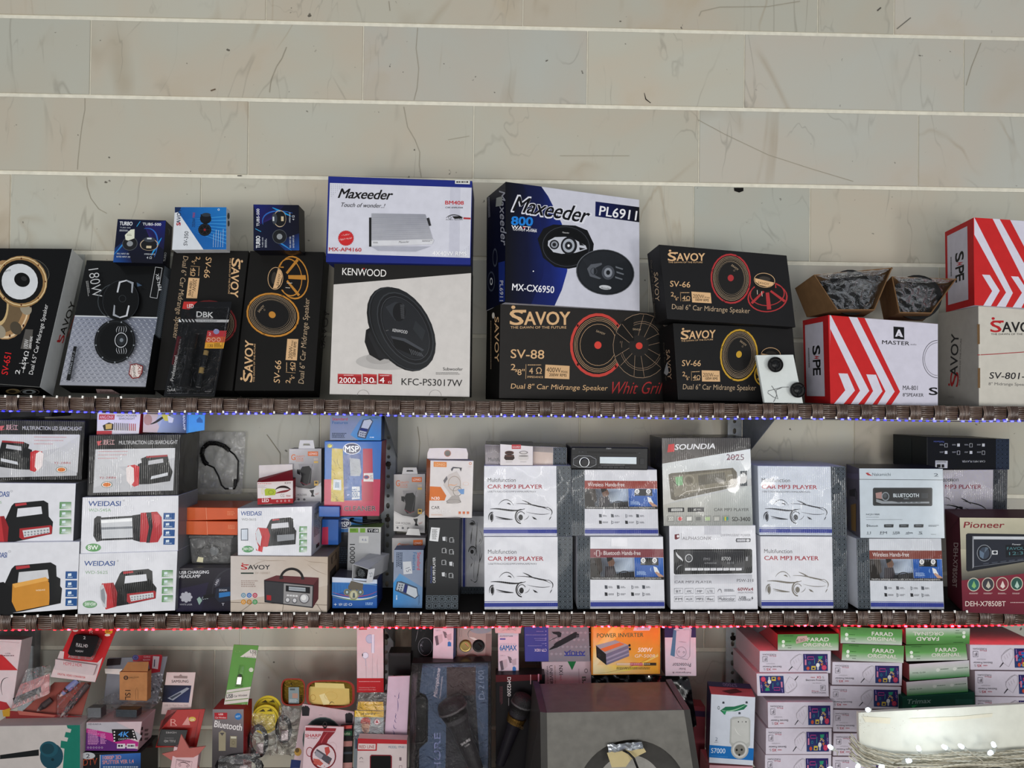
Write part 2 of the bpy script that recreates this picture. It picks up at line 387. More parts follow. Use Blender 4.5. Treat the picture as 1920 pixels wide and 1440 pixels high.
for i, row in enumerate(ROWS):
    row = [-980]+row+[2850]
    z1, z0 = JZ[i]-.0062, JZ[i+1]+.0062
    xs = [at(px, row_y((z0+z1)/2), YW).x for px in row]
    for a, b in zip(xs, xs[1:]):
        c_ = '#eef2f2' if (i == 4 and a == xs[5]) else '#%02x%02x%02x' % ((250, 250, 250) if random.random() < .5 else (250, 247, 241))
        t = MB(); d = .004+random.uniform(-.0008, .0008); e = .0015; c = c_
        x0, x1 = a+.0016, b-.0016
        f = [(x0+e, YW-d, z1-e), (x1-e, YW-d, z1-e), (x1-e, YW-d, z0+e), (x0+e, YW-d, z0+e)]
        k = [(x0, YW-d+e, z1), (x1, YW-d+e, z1), (x1, YW-d+e, z0), (x0, YW-d+e, z0)]
        g = [(x0, YW+.001, z1), (x1, YW+.001, z1), (x1, YW+.001, z0), (x0, YW+.001, z0)]
        t.raw(f+k+g, [(3, 2, 1, 0)]+[(j, (j+1) % 4, 4+(j+1) % 4, 4+j) for j in range(4)]+[(4+j, 4+(j+1) % 4, 8+(j+1) % 4, 8+j) for j in range(4)], c)
        t.build('marble_tile', M_MARBLE, wo)
K(); ar = Art(); ar.start(Vector((0, YW-.0052, 0)), Vector((0, -1, 0)))
ck = '#a39d8d'
for pts, wd in (([(159, 184), (159, 205), (153, 238), (150, 262), (146, 300), (145, 318)], 1.3), ([(783, 52), (780, 90), (785, 128), (782, 165), (776, 188)], 1.0),
                ([(757, 200), (764, 238), (778, 262), (787, 285), (786, 310), (790, 333)], 1.2), ([(537, 88), (528, 110), (518, 125), (508, 150), (505, 173)], 1.3),
                ([(729, 2), (731, 20)], 1.4), ([(1311, 30), (1315, 21), (1350, 13), (1440, 12), (1500, 2)], 1.2), ([(1840, 80), (1822, 125), (1812, 160)], 1.2),
                ([(162, 332), (163, 350), (170, 372), (185, 392), (200, 400)], 1.2), ([(880, 255), (840, 262)], 1), ([(1180, 292), (1050, 292)], 1),
                ([(1308, 224), (1360, 252), (1440, 290), (1520, 316), (1600, 340)], 1.1), ([(783, 800), (787, 830), (785, 860), (783, 880)], 1.3),
                ([(500, 815), (525, 850), (525, 870)], 1.2), ([(380, 810), (372, 880)], 1.)):
    ar.L(pts, wd, ck)
ar.P([(1376, 352), (1394, 352), (1394, 358), (1386, 361), (1377, 358)], '#151312')
ar.L([(1208, 174), (1211, 186), (1220, 193)], [.6, 2, 1.2], '#2a2622')
ar.L([(395, 170), (404, 167)], 2.4, '#6a5a4a'); ar.L([(1645, 20), (1652, 14)], 2.4, '#5a564f'); ar.L([(1682, 54), (1693, 45), (1708, 33)], 1.6, '#6f6c64')
ar.L([(445, 329.5), (453, 329.5)], 1.6, '#2a2620')
for u in ar.picu: u.build('hairline_crack', M_MATTE, wo)
fl = MB(); fl.box((.1, .3, -1.55), 3.2, 2.1, .03, '#8a8378'); fl.build('floor', M_MATTE, None, struct=True)
# ------------------------------------------------------------------ shelves with a woven edge
YS = 2.0
def z1(x): return -.0285+.0006*x
def z2(x): return -.597+.007*x-(.006*max(0, -x-.5))
def strand_mesh(name, vertical):
    mb = MB(); n = 7; W, H = .0330, .0375
    for i in range(n):
        if vertical:
            t = (i+.5)/n-.5; x = t*W*.86
            pts = [(x*(1+.12*abs(q)), -.0065*math.cos(q*1.35)-.001*random.random(), q*H/2) for q in (-1, -.6, -.2, .2, .6, 1)]
            mb.tube(pts, W/n*.50, random.choice(['#5d4a40', '#6b584e', '#4c3a32']), n=5, cap=False)
        else:
            t = (i+.5)/n-.5; z = t*H*.94
            pts = [(q*W*.56, -.0035*math.cos(q*1.5)+.0012, z*(1+.06*(1-abs(q)))+random.uniform(-.0004, .0004)) for q in (-1, -.6, -.2, .2, .6, 1)]
            mb.tube(pts, H/n*.53, random.choice(['#5d4a40', '#67554b', '#4f3d34']), n=5, cap=False)
    o = mb.build(name, M_WOVEN, None, smooth=True); me = o.data; bpy.data.objects.remove(o); return me
VM = [strand_mesh('upright_weave_bundle', True) for _ in range(4)]; HM = [strand_mesh('level_weave_bundle', False) for _ in range(4)]
SPX = .03375
def inst(name, me, parent, loc, rot=None):
    o = bpy.data.objects.new(name, me); COL.objects.link(o); o.parent = parent; o.location = Vector(loc)-parent_loc(parent)
    if rot: o.rotation_euler = rot
    return o
def shelf(zf, label, tack_z, x_first):
    xs0, xs1 = -1.62, 1.62
    e = thing('shelf', label, 'shelf', (0, YS+.15, zf(0)-.03))
    mb = MB(); A = [(xs0, zf(xs0)), (-.5, zf(-.5)), (xs1, zf(xs1))]
    for (xa, za), (xb, zb) in zip(A, A[1:]):
        f = [(xa, YS+.004, za-.001), (xb, YS+.004, zb-.001), (xb, YS+.004, zb-.03), (xa, YS+.004, za-.03)]
        f = [(x, y, z-.009) for x, y, z in f]; mb.hexa(f+[(x, 2.288, z) for x, y, z in f], '#2a2725')
    mb.build('board', M_MATTE, e)
    tb = MB(); tb.box((0, 0, 0), .0022, .0012, .0032, '#f4f2ee'); to = tb.build('tack', M_PLAST); tm = to.data; bpy.data.objects.remove(to)
    for i in range(-60, 60):
        x = x_first+(i+40)*SPX; z = zf(x)
        if not xs0 < x < xs1: continue
        v = i % 2 == 0
        inst('upright_weave_bundle' if v else 'level_weave_bundle', random.choice(VM if v else HM), e, (x, YS-.001, z-.019), (0, 0, 0))
        tz = tack_z(x); inst('tack', tm, e, (x+SPX/2, YS-.0065, z+tz), (random.uniform(-.1, .1), random.uniform(-.3, .3), 0))
    return e
shelf(z1, 'upper shelf with dark brown woven edge, above the blue light strip', lambda x: 0 if x < -.98 else -.036, at(25, 755, YS).x+0*SPX)
shelf(z2, 'lower shelf with dark brown woven edge, above the red light strip', lambda x: .0, at(13, 1165, YS).x)
bs = thing('shelf', 'lowest shelf board at the very bottom, mostly hidden under the small goods', 'shelf', (0, 2.1, -1.2))
mb = MB(); mb.box((0, 2.06, -1.19), 1.62, .26, .012, '#2a2725'); mb.build('board', M_MATTE, bs)
# LED strips
def strip(name, label, zf, dz, col, lit, px0, spx, power):
    e = thing(name, label, 'light strip', (0, YS-.002, zf(0)+dz))
    tp = MB(); xs = [-1.6+i*.1 for i in range(33)]
    tp.tube([(x, YS+.001, zf(x)+dz+.0015*math.sin(x*9)) for x in xs], .0016, '#5a5560' if lit != 'r' else '#b01a24', n=5); tp.build('strip_tape', M_PLAST, e)
    mats = [led_mat(col, k) for k in ((3, 8, 16, 2) if lit == 'b' else (3, 6, 18, 40))]
    ms = []
    for m_ in mats:
        g = MB(); g.box((0, 0, 0), .0032, .0016, .0017, col); o = g.build('diode', m_); ms.append(o.data); bpy.data.objects.remove(o)
    x = at(px0, 770, YS).x; st = spx*YS/F_PX; i = 0; x -= st*6
    while x < 1.55:
        if random.random() > .06: inst('diode', random.choice(ms if lit == 'r' else ms[:]), e, (x, YS-.002, zf(x)+dz+.0015*math.sin(x*9)), (0, random.uniform(-.2, .2), 0))
        x += st; i += 1
    l = bpy.data.lights.new(name+'_glow', 'AREA'); l.shape = 'RECTANGLE'; l.size = 3.1; l.size_y = .012; l.energy = power; l.color = C(col)[:3]
    o = bpy.data.objects.new(name+'_glow', l); COL.objects.link(o); o.location = (0, YS+.006, zf(0)+dz-.004); o.rotation_euler = (R_(4), 0, 0)
LM = {}
def led_mat(col, k):
    if (col, k) in LM: return LM[(col, k)]
    m = bpy.data.materials.new('glowing_diode'); m.use_nodes = True; b = m.node_tree.nodes['Principled BSDF']
    b.inputs['Base Color'].default_value = C(col); b.inputs['Emission Color'].default_value = C(col); b.inputs['Emission Strength'].default_value = k
    tc = m.node_tree.nodes.new('ShaderNodeTexNoise'); tc.inputs['Scale'].default_value = 20
    m.node_tree.links.new(tc.outputs['Fac'], b.inputs['Roughness']); LM[(col, k)] = m; return m
strip('blue_light_strip', 'strip of small blue lights running under the upper shelf', z1, -.041, '#2a2cff', 'b', 7, 13.6, .35)
strip('red_light_strip', 'strip of small red lights running under the lower shelf', z2, -.040, '#ff2030', 'r', 5, 12.8, .7)
# ------------------------------------------------------------------ perforated steel posts and brackets
def post(px, label, right):
    x0 = at(px, 900, 2.3).x; Y0 = 2.29; wd = .042
    e = thing('shelf_upright', label, 'shelf post', (x0+wd/2, Y0, -1.178))
    mb = MB(); col = '#a9aeb2'; n = 16; z = -.075; pitch = .0305; k = 0
    while z > -1.178:
        rw, rh = (.0052, .0052) if k % 2 == 0 else (.0055, .009)
        ph = .026 if k % 2 == 0 else .034
        cz = z-ph/2; cx = x0+wd/2
        ang = [2*math.pi*i/n for i in range(n)]
        def out(a):
            c, s_ = math.cos(a), math.sin(a); q = min((wd/2)/max(abs(c), 1e-6), (ph/2)/max(abs(s_), 1e-6)); return (cx+c*q, cz+s_*q)
        corners = sorted(ang+[math.atan2(a*ph, b*wd) % (2*math.pi) for a in (1, -1) for b in (1, -1)])
        for dY in (0, .002):
            o = [(out(a)[0], Y0+dY, out(a)[1]) for a in corners]; i_ = [(cx+math.cos(a)*rw, Y0+dY, cz+math.sin(a)*rh) for a in corners]; m_ = len(o)
            mb.raw(o+i_, [(j, (j+1) % m_, m_+(j+1) % m_, m_+j) for j in range(m_)], col)
        i0 = [(cx+math.cos(a)*rw, Y0, cz+math.sin(a)*rh) for a in corners]; i1 = [(a, Y0+.002, c) for a, b, c in i0]; m_ = len(i0)
        mb.raw(i0+i1, [(j, (j+1) % m_, m_+(j+1) % m_, m_+j) for j in range(m_)], '#7a7f84')
        z -= ph; k += 1
    mb.build('slotted_face', M_STEEL, e)
    fb = MB(); sx = x0+wd if right else x0
    fb.box((x0+wd+.001, Y0+.019, (-.075-1.178)/2), .001, .018, (1.178-.075)/2, '#8d9296'); fb.build('return_flange', M_STEEL, e)
    for zf, nm in ((z1, ''), (z2, '')):
        zt = zf(x0)-.031; bx = x0+wd+.004
        t = MB(); pts = [(bx, Y0+.0, zt), (bx, YS+.03, zt), (bx, YS+.03, zt-.014), (bx, Y0, zt-.15)]
        t.raw(pts+[(p[0]+.002, p[1], p[2]) for p in pts], [(0, 1, 2, 3), (7, 6, 5, 4), (0, 4, 5, 1), (1, 5, 6, 2), (2, 6, 7, 3), (3, 7, 4, 0)], '#6f757c'); t.build('bracket', M_STEEL, e)
    for zz in (-.23, -.40, -.76):
        b = MB(); b.lathe((x0+wd*.5, Y0, zz), (0, -1, 0), [(0, .009), (.004, .009), (.004, .0055), (.010, .0055), (.010, 0)], '#3a3532', n=6); b.build('bolt', M_METAL, e)
    return e
post(716, 'slotted steel post between the disc cleaner box and the car holders', True)
post(1362, 'slotted steel post behind the middle of the right-hand radios', True)
post(44, 'slotted steel post at the left, behind the red media adapter card', True)
# ------------------------------------------------------------------ shared printed designs
GOLD = '#d9b184'
def savoy(b, x, y, w, h, c1, c2=None, tag_=True, k=.045):
    """wide wordmark whose first letter carries a round dot"""
    b.T('S', x, y, w*.22, h*.78, c2 or c1, b=k); b.R(x+w*.04, y-h*.80, x+w*.27, y-h*.66, c2 or c1)
    b.T('AVOY', x+w*.24, y, w*.76, h*.70, c1, b=k); b.E(x+w*.055, y-h*.94, w*.034, h*.09, c2 or c1)
    if tag_: b.T('THE DAWN OF THE FUTURE', x+w*.01, y+h*.2, w*.93, h*.13, c1, b=.0)
def sv66(b, ring, quad, mir=False):
    src = [(150, 78), (1165, 165), (1235, 735), (215, 670)]
    b.fr(quad, src=src)
    savoy(b, 222, 208, 292, 86, GOLD)
    H0 = b.H
    b.T('SV-66', 238, 412, 160, 46, GOLD, -3); b.T('2', 245, 490, 24, 34, GOLD); b.T('x', 270, 500, 16, 15, GOLD); b.T('6"', 282, 522, 24, 26, GOLD)
    b.L([(321, 455), (324, 528)], 2, GOLD); b.T('4', 335, 520, 26, 34, GOLD); b.T('Ω', 366, 521, 32, 33, GOLD, b=0); b.Q(328, 458, 70, 9, 1, GOLD); b.Q(338, 523, 62, 7, 1, GOLD)
    b.P([(408, 452), (560, 462), (568, 545), (414, 537)], GOLD)
    b.T('200W', 420, 502, 88, 30, '#1a1714', -3); b.T('PEAK', 512, 505, 44, 13, '#1a1714', -3); b.T('100W RMS', 440, 526, 106, 20, '#1a1714', -3, b=.03)
    b.T('Dual 6" Car Midrange Speaker', 252, 603, 620, 54, '#b9a184', -3.2, b=-.005)
    # cone from the front
    b.E(720, 350, 160, 200, ring, 5, w=13, wy=14); b.E(720, 350, 144, 181, '#161515', 5)
    for r, wd in ((140, 2.4), (131, 2.2), (122, 1.6), (112, 1.6)): b.E(721, 348, r, r*1.26, '#b9a184', 5, w=wd)
    b.E(722, 346, 102, 129, '#1d1c1c', 5); b.E(723, 345, 104, 131, '#8d7c68', 5, w=1.4)
    b.E(720, 344, 24, 26, ring); b.T('SAVOY', 722, 246, 66, 16, '#b9a184', -38); b.E(748, 285, 7, 6, '#8d7c68', w=2)
    for a in (20, 110, 200, 290): b.E(720+150*math.cos(R_(a)), 350+188*math.sin(R_(a)), 9, 9, '#1a1515', w=3)
    # basket and magnet from behind
    b.E(1012, 500, 160, 116, ring, 4, w=12); b.E(1012, 492, 148, 104, '#1c1919', 4); b.E(1010, 470, 140, 96, ring, 4, w=9)
    for a, c in ((-62, 26), (20, 20), (85, 34), (150, 20)):
        x, y = 1008+30*math.cos(R_(a)), 440+20*math.sin(R_(a)); b.L([(x, y), (1012+146*math.cos(R_(a)), 496+98*math.sin(R_(a)))], [c*.8, c], ring)
    b.P([(905, 375), (1070, 380), (1074, 432), (990, 452), (912, 420)], '#131212')
    b.E(988, 362, 84, 58, GOLD, -8); b.E(988, 362, 80, 54, '#191716', -8); b.E(990, 350, 45, 18, '#3b3631', -6)
    b.P([(912, 345), (1062, 380), (1050, 402), (1010, 414), (950, 400), (915, 372)], GOLD); b.T('SAVOY', 935, 388, 90, 18, '#1a1714', -10)
    b.L([(930, 440), (932, 475)], 4, '#d8cfc0'); b.L([(965, 450), (970, 490)], 4, '#d8cfc0')
    b.fr()
def weidasi(b, x, y, w, h, rot=0): b.T('WEIDASI', x, y, w, h, '#2f4f8f', rot, b=.025, sh=.1, sp=.95)
# ------------------------------------------------------------------ goods on the upper shelf
Z = {}
K(0, 380, 3.512)                                   # far left
b = Box('speaker_box', 'black carton at the far left edge printed with a white-coned speaker, white side panel', 'box',
        [(-330, 297), (475, 303), (262, 1215), (-560, 1200)], 2.05, depth=.066, lean=22, col='#0c0c0d', sides={'R': '#d2d5d6', 'T': '#141414'}, m=M_GLOSS)
b.E(35, 640, 175, 262, '#a8835a', 0); b.E(30, 650, 165, 245, '#e2c9a4', 0, w=10); b.E(20, 640, 140, 215, '#6f5c43'); b.E(-5, 670, 55, 130, '#151312'); b.E(-5, 670, 62, 140, '#c9ad7c', w=12)
for a in (15, 60, 105, 150, 195): b.E(35+140*math.cos(R_(a)), 640+215*math.sin(R_(a)), 36, 46, '#9a917f' if a % 2 else '#4c4437', 30)
for a in (10, 45, 80, 115): b.E(35+168*math.cos(R_(a)), 640+240*math.sin(R_(a)), 6, 9, '#3a1a10')
b.E(235, 450, 98, 70, '#1a1b1b', -35); b.E(235, 450, 98, 70, '#6a675c', -35, w=3)
b.E(140, 520, 172, 170, '#9c7a4e', -25); b.E(140, 518, 168, 160, '#e8cf9f', -25, w=6); b.E(136, 520, 148, 143, '#121110', -25); b.E(130, 520, 120, 117, '#d9dce0', -30)
b.E(145, 508, 53, 46, '#0b0b0b', -25); b.E(158, 500, 20, 15, '#2c2c2d', -25); b.T('savoy', 30, 463, 45, 15, '#333333', 14)
for a in range(0, 360, 45): b.E(140+158*math.cos(R_(a)), 520+153*math.sin(R_(a)), 5, 6, '#5b2a16')
b.T('SV-651', 50, 1135, 145, 42, '#d8252a', 80, b=.02); b.T('2', 128, 1132, 30, 30, '#e8e8e8', 80); b.T('6.5"', 165, 1098, 60, 28, '#e8e8e8', 80); b.L([(126, 1058), (190, 1056)], 2, '#dddddd')
b.T('4', 178, 1046, 28, 30, '#e8e8e8', 80); b.T('Ω', 185, 1012, 32, 30, '#e8e8e8', 80); b.Q(150, 1120, 60, 8, 1, '#cccccc', rot=80)
b.P([(168, 833), (218, 836), (205, 968), (135, 962)], '#55524e'); b.T('100W', 183, 962, 60, 30, '#d8d8d8', 82, b=0); b.T('200W PEAK', 205, 962, 82, 17, '#efefef', 82)
b.T('Dual 6.5" Car Midrange Speaker', 224, 1135, 472, 37, '#e4e4e4', 77.5, b=-.005)
b.L([(0, 1195), (262, 1215)], 3, '#6b6b68')
b.side('R'); b.T('S', 415, 927, 55, 34, '#c8282c', 76, b=.03); b.T('AVOY', 426, 872, 225, 36, '#161616', 71, b=.03); b.E(382, 912, 7, 8, '#c8282c'); b.Q(442, 880, 180, 8, 1, '#c8282c', rot=71)
b.side('B')
b.E(85, 1243, 48, 17, '#8d7a55'); b.E(80, 1243, 26, 10, '#3b3326'); b.E(195, 1247, 66, 22, '#77716a'); b.E(195, 1247, 60, 19, '#141414'); b.E(192, 1246, 45, 14, '#a9b0b3'); b.E(192, 1246, 22, 8, '#141414'); b.done()

b = Box('speaker_box', 'black and silver tread-plate carton with an oval grille speaker, second from the left', 'box',
        [(570, 378), (1090, 390), (958, 1218), (390, 1205)], 2.06, depth=.062, lean=19, col='#131415', sides={'R': '#5d666f', 'B': '#161616', 'T': '#2a2c2e'}, m=M_GLOSS)
b.P([(492, 745), (1036, 758), (962, 1212), (392, 1201)], ['#8b90a0', '#747a8b', '#a3a6b1', '#9a9ca6']); b.P([(494, 742), (1037, 754), (1035, 761), (492, 749)], '#d5d9dd')
for i in range(30):
    for j in range(19):
        u, v = (i+.5)/30, (j+.5)/19.5; x = (492+(392-492)*v)+u*((1036-492)+((962-392)-(1036-492))*v); y = 757+v*438+u*8
        d = 6 if (i+j) % 2 else -6; b.L([(x-6, y-d*.7), (x+6, y+d*.7)], 3, '#c3c7cf' if (i+j) % 2 else '#666b78')
b.T('180W', 582, 440, 188, 66, '#c4c6c8', -82, b=-.012); b.Q(580, 515, 100, 18, 2, '#999999', rot=-82)
b.L([(1024, 424), (1068, 430)], 2.5, '#d4d6d8'); b.L([(1068, 430), (1034, 630)], 2.5, '#d4d6d8'); b.L([(1034, 630), (988, 622)], 2.5, '#d4d6d8'); b.L([(988, 622), (1024, 424)], 2.5, '#d4d6d8')
b.T('XB-1674', 1024, 470, 112, 22, '#d4d6d8', -80, b=.01)
b.E(760, 650, 118, 118, '#3d4347', 0, w=5); b.E(795, 645, 120, 135, '#0e0f10', -10); b.E(795, 645, 120, 135, '#2c3034', -10, w=3)
for s_ in (1, -1):
    f = (lambda x, y: (x, y)) if s_ > 0 else (lambda x, y: (1622-x, 1268-y))
    b.P([f(768, 590), f(783, 520), f(833, 508), (f(834, 516)), f(793, 528), f(778, 592)], '#c9ccd2'); b.P([f(833, 508), f(880, 525), f(872, 596), f(864, 590), f(866, 534), f(834, 517)], '#9ba0a8')
b.E(806, 632, 24, 24, '#33373a', w=3); b.P([(900, 525), (935, 545), (905, 553)], '#41566e')
b.E(756, 915, 135, 145, '#141516', -12); b.E(756, 915, 126, 135, '#2e3236', -12, w=3); b.E(765, 912, 108, 118, '#0e0f10', -12)
for a in range(10, 360, 40): b.E(756+126*math.cos(R_(a)), 915+136*math.sin(R_(a)), 5, 5, '#8a9096')
b.E(797, 905, 42, 50, '#c9ccd2', -8, w=4); b.E(797, 905, 30, 36, '#26292c', -8); b.E(800, 905, 12, 13, '#767d85', -8)
for k in (-1, 1):
    for i in (-2, -1, 0, 1, 2): b.S([(797+i*14, 905+k*50), (800+i*20, 905+k*72), (803+i*11, 905+k*92)], 3, '#c9ccd2', n=5)
b.P([(486, 945), (506, 948), (462, 1172), (436, 1168)], '#18191a'); b.T('4" CAR SPEAKER', 480, 975, 158, 15, '#8f949c', -102.0, b=0)
b.P([(858, 1066), (895, 1058), (942, 1075), (938, 1120), (915, 1155), (870, 1160), (846, 1130)], '#7a2a2a'); b.P([(862, 1072), (895, 1064), (935, 1080), (931, 1118), (912, 1148), (874, 1152), (853, 1126)], '#e0d5cf')
b.T('XB', 905, 1070, 60, 24, '#8c3230', -85); b.T('Sound', 872, 1066, 82, 22, '#51403e', -85, b=.02); b.T('XtraPower', 845, 1045, 120, 20, '#8c5a5a', -82, b=-.01)
b.side('R'); pq = b.pq('R'); b.fr(pq, 20, 200)
for j in range(60): b.L([(2 if j % 2 else 6, 20+j*1.6), (12 if j % 2 else 16, 21+j*1.6)], .9, '#8d97a2')
b.R(0, 118, 20, 200, '#0f1011'); b.fr(); b.side('B'); b.P([(632, 1228), (735, 1230), (795, 1262), (640, 1258)], '#a9908f'); b.T('XtraSound', 655, 1252, 100, 16, '#4a3232', -2); b.done()

K(280, 380, 3.6)
qa = [(165, 318), (670, 325), (560, 1268), (30, 1264)]
b = Box('speaker_box', 'dark upright carton with gold writing and a dull red speaker ring, behind the torch pack', 'box', qa, 2.07, depth=.066, lean=17, col='#1b1a19', m=M_CARD)
sv66(b, '#7e2f2f', [qa[1], qa[2], qa[3], qa[0]]); b.done()
qb = [(680, 325), (1182, 332), (1112, 1268), (573, 1268)]
b = Box('speaker_box', 'dark upright carton with an orange speaker ring and basket, left of the subwoofer carton', 'box', qb, 2.07, depth=.07, lean=17, col='#1a1918', sides={'R': '#121111'}, m=M_CARD)
sv66(b, '#c08438', [qb[3], qb[0], qb[1], qb[2]]); b.side('R'); b.T('SAVOY', 1182, 985, 260, 32, '#3b3836', 82, b=.02); b.side('F')
b.done()
b = Box('tweeter_box', 'small blue and white carton standing on the red-ringed dark carton', 'box', [(172, 30), (520, 31), (519, 316), (152, 318)], 2.13, depth=.035, lean=5, col='#d4d9e0', side=('R', 546), m=M_GLOSS)
b.P([(172, 30), (520, 31), (519, 316), (365, 316)], ['#15549c', '#1d74bd', '#1463ae', '#1b5fa6'])
for i in range(8): b.P([(245+i*4, 115+i*10), (519, 90+i*26), (519, 96+i*26)], '#3c93d4')
b.P([(172, 30), (215, 31), (200, 62), (172, 68)], '#152a52'); b.E(380, 108, 38, 36, '#0b0d10'); b.P([(346, 78), (410, 78), (418, 125), (352, 130)], '#10141a'); b.E(384, 82, 30, 13, '#2d3640'); b.E(374, 183, 44, 42, '#0b0b0c'); b.E(374, 183, 38, 36, '#2a2d31', w=3)
for a in range(0, 360, 60): b.L([(374, 183), (374+34*math.cos(R_(a)), 183+32*math.sin(R_(a)))], 4, '#20242a')
b.E(374, 183, 8, 8, '#8a2626'); b.T('SAVOY', 208, 155, 112, 26, '#1b2c4a', 86, b=.03); b.T('S', 210, 155, 22, 26, '#c0272c', 86, b=.03); b.T('SV-350', 256, 290, 96, 26, '#33373d', 85)
b.T('350W', 307, 165, 60, 20, '#1c2f58', 86); b.T('MAX', 307, 100, 34, 16, '#b8282c', 86); b.E(468, 47, 7, 7, '#cfe0ee', w=3)
for i in range(5): b.Q(430+i*16, 300, 110+(i % 3)*14, 4, 1, '#cfe0ee', rot=88)
b.side('R'); b.E(535, 90, 7, 22, '#22262a'); b.E(536, 140, 6, 20, '#22262a'); b.done()
def turbo(b, sticker):
    """local frame 320 x 290"""
    b.R(0, 0, 320, 290, '#0c1330', '#0a0c1c'); b.P([(0, 200), (60, 140), (120, 290), (0, 290)], ['#17356e', '#0c1330', '#101d48', '#1a4c96'])
    b.P([(180, 40), (320, 0), (320, 200), (220, 120)], ['#241a55', '#12206a', '#131538', '#2c2266'])
    b.S([(0, 240), (40, 190), (60, 150), (90, 130)], 10, '#2c7fc4'); b.S([(180, 60), (260, 40), (300, 130), (262, 250)], 9, '#2b64b8'); b.S([(240, 240), (270, 180), (300, 120)], 14, '#1f8fd0'); b.L([(130, 48), (150, 12)], 4, '#37a3d8')
    b.T('TURBO', 16, 42, 84, 26, '#e9edf2', b=.035); b.T('TUB5-500', 168, 38, 122, 18, '#e4e8ee', b=.03); b.T('TUB5-500', 20, 62, 70, 9, '#b8bec8'); b.Q(20, 72, 60, 14, 2, '#b8bec8')
    b.E(96, 165, 50, 46, '#1b1d20'); b.E(96, 165, 50, 46, '#4b5055', w=4); b.E(96, 165, 20, 18, '#8b9094')
    b.E(220, 140, 46, 22, '#23262b'); b.P([(176, 140), (266, 140), (262, 176), (180, 176)], '#15171c'); b.E(222, 168, 60, 40, '#b8a489', w=6); b.E(222, 176, 52, 30, '#17181a'); b.E(222, 134, 38, 17, '#3b4048'); b.R(205, 122, 235, 132, '#c9d0d6'); b.R(205, 176, 238, 192, '#c9b998')
    if sticker: b.P([(58, 108), (92, 70), (118, 66), (122, 128), (84, 145), (66, 140)], '#d8dccb'); b.Q(72, 100, 34, 16, 2, '#8f9385')
    b.T('MAX. INPUT: 500', 18, 238, 78, 10, '#cfd5dc'); b.T('RATED INPUT: 250', 18, 258, 88, 10, '#cfd5dc'); b.T('IMPEDANCE', 196, 236, 70, 9, '#cfd5dc'); b.T('4 Ω', 212, 262, 34, 16, '#cfd5dc')
K(0, 380, 3.512)
q = [(775, 108), (1092, 117), (1072, 400), (745, 392)]
b = Box('tweeter_box', 'small dark blue tweeter carton with a torn paper sticker, on the tread-plate carton', 'box', q, 2.14, depth=.06, lean=6, col='#0d0f1c', side=('R', 1128), m=M_GLOSS)
b.fr(q, 320, 290); turbo(b, True); b.fr(); b.side('R'); b.S([(1105, 175), (1120, 165), (1112, 215)], 3, '#777f86'); b.T('TURBO', 1090, 388, 60, 14, '#c9cdd2', 84, b=.03); b.done()
K(280, 380, 3.6)
q = [(702, 12), (1008, 16), (1012, 322), (703, 322)]
b = Box('tweeter_box', 'small dark blue tweeter carton turned on its side, on the orange-ringed carton', 'box', q, 2.14, depth=.055, lean=5, col='#0e0e16', side=('R', 1050), m=M_GLOSS)
b.fr([q[3], q[0], q[1], q[2]], 320, 290); turbo(b, False); b.fr(); b.done()
# torch blister
class Card(Box):
    """thin hang card; same as a box a few mm deep"""
    pass
K(280, 380, 3.6)
b = Card('torch_pack', 'clear blister pack holding a black torch and two batteries, leaning on a dark carton', 'torch pack', [(232, 668), (558, 668), (440, 1308), (95, 1306)], 2.012, depth=.002, lean=15, col='#141518', m=M_GLOSS)
b.P([(232, 668), (325, 668), (268, 722), (222, 716)], '#b6322f'); b.T('LED', 256, 712, 42, 26, '#f0ecea', 0, b=.03)
b.T('DBK', 318, 770, 112, 36, '#f2f2f2', -3, b=.05); b.T('PROFESSIONAL LED', 318, 782, 112, 8, '#cfcfcf', -2)
b.P([(198, 786), (538, 790), (532, 808), (200, 806)], '#d4d6d8')
for i in range(5): b.P([(205+i*22, 786), (217+i*22, 786), (230+i*22, 807), (218+i*22, 807)], '#1b1c1e')
b.T('LED FLASHLIGHT', 318, 805, 140, 11, '#50555a'); b.P([(392, 864), (522, 864), (516, 905), (386, 905)], '#b3343a'); b.P([(386, 905), (516, 905), (508, 943), (378, 943)], '#c4593a'); b.P([(378, 943), (508, 943), (500, 984), (372, 984)], '#e0a436')
b.E(452, 870, 20, 18, '#8c8fb8'); b.T('2', 400, 895, 16, 18, '#f0e0e0')
for i in range(3): b.E(400+i*34, 924, 13, 13, '#e9c9b9', w=3)
b.T('130', 395, 975, 34, 20, '#2b2417'); b.Q(438, 950, 50, 28, 4, '#4a3a1a'); b.P([(190, 900), (215, 905), (170, 1100), (150, 1090)], '#4a1a20')
b.T('Professional', 162, 1205, 172, 22, '#e9e9e9', 80, b=.02); b.T('Flashlight line', 198, 1040, 120, 15, '#9c9c9c', 80); b.T('2xAA', 120, 1272, 56, 20, '#dddddd', -2); b.Q(375, 1272, 45, 8, 1, '#999999')
b.T('UP TO', 122, 1246, 24, 8, '#dddddd'); e = b.done()
def on(b, x, y, d): h = CRH[0]; p = b.P3[3]+b.n*d; return on_plane(*XP((x, y)), p, b.n)
t = MB(); a, c = on(b, 305, 880, .017), on(b, 240, 1240, .017); ln = (c-a).length
t.lathe(a, c-a, [(0, 0), (0, .0105), (ln*.3, .0112), (ln*.32, .0098), (ln*.68, .0098), (ln*.72, .0125), (ln*.95, .0145), (ln, .0145), (ln, .0)], '#101113', n=20); t.build('torch', M_PLAST, e, smooth=False)
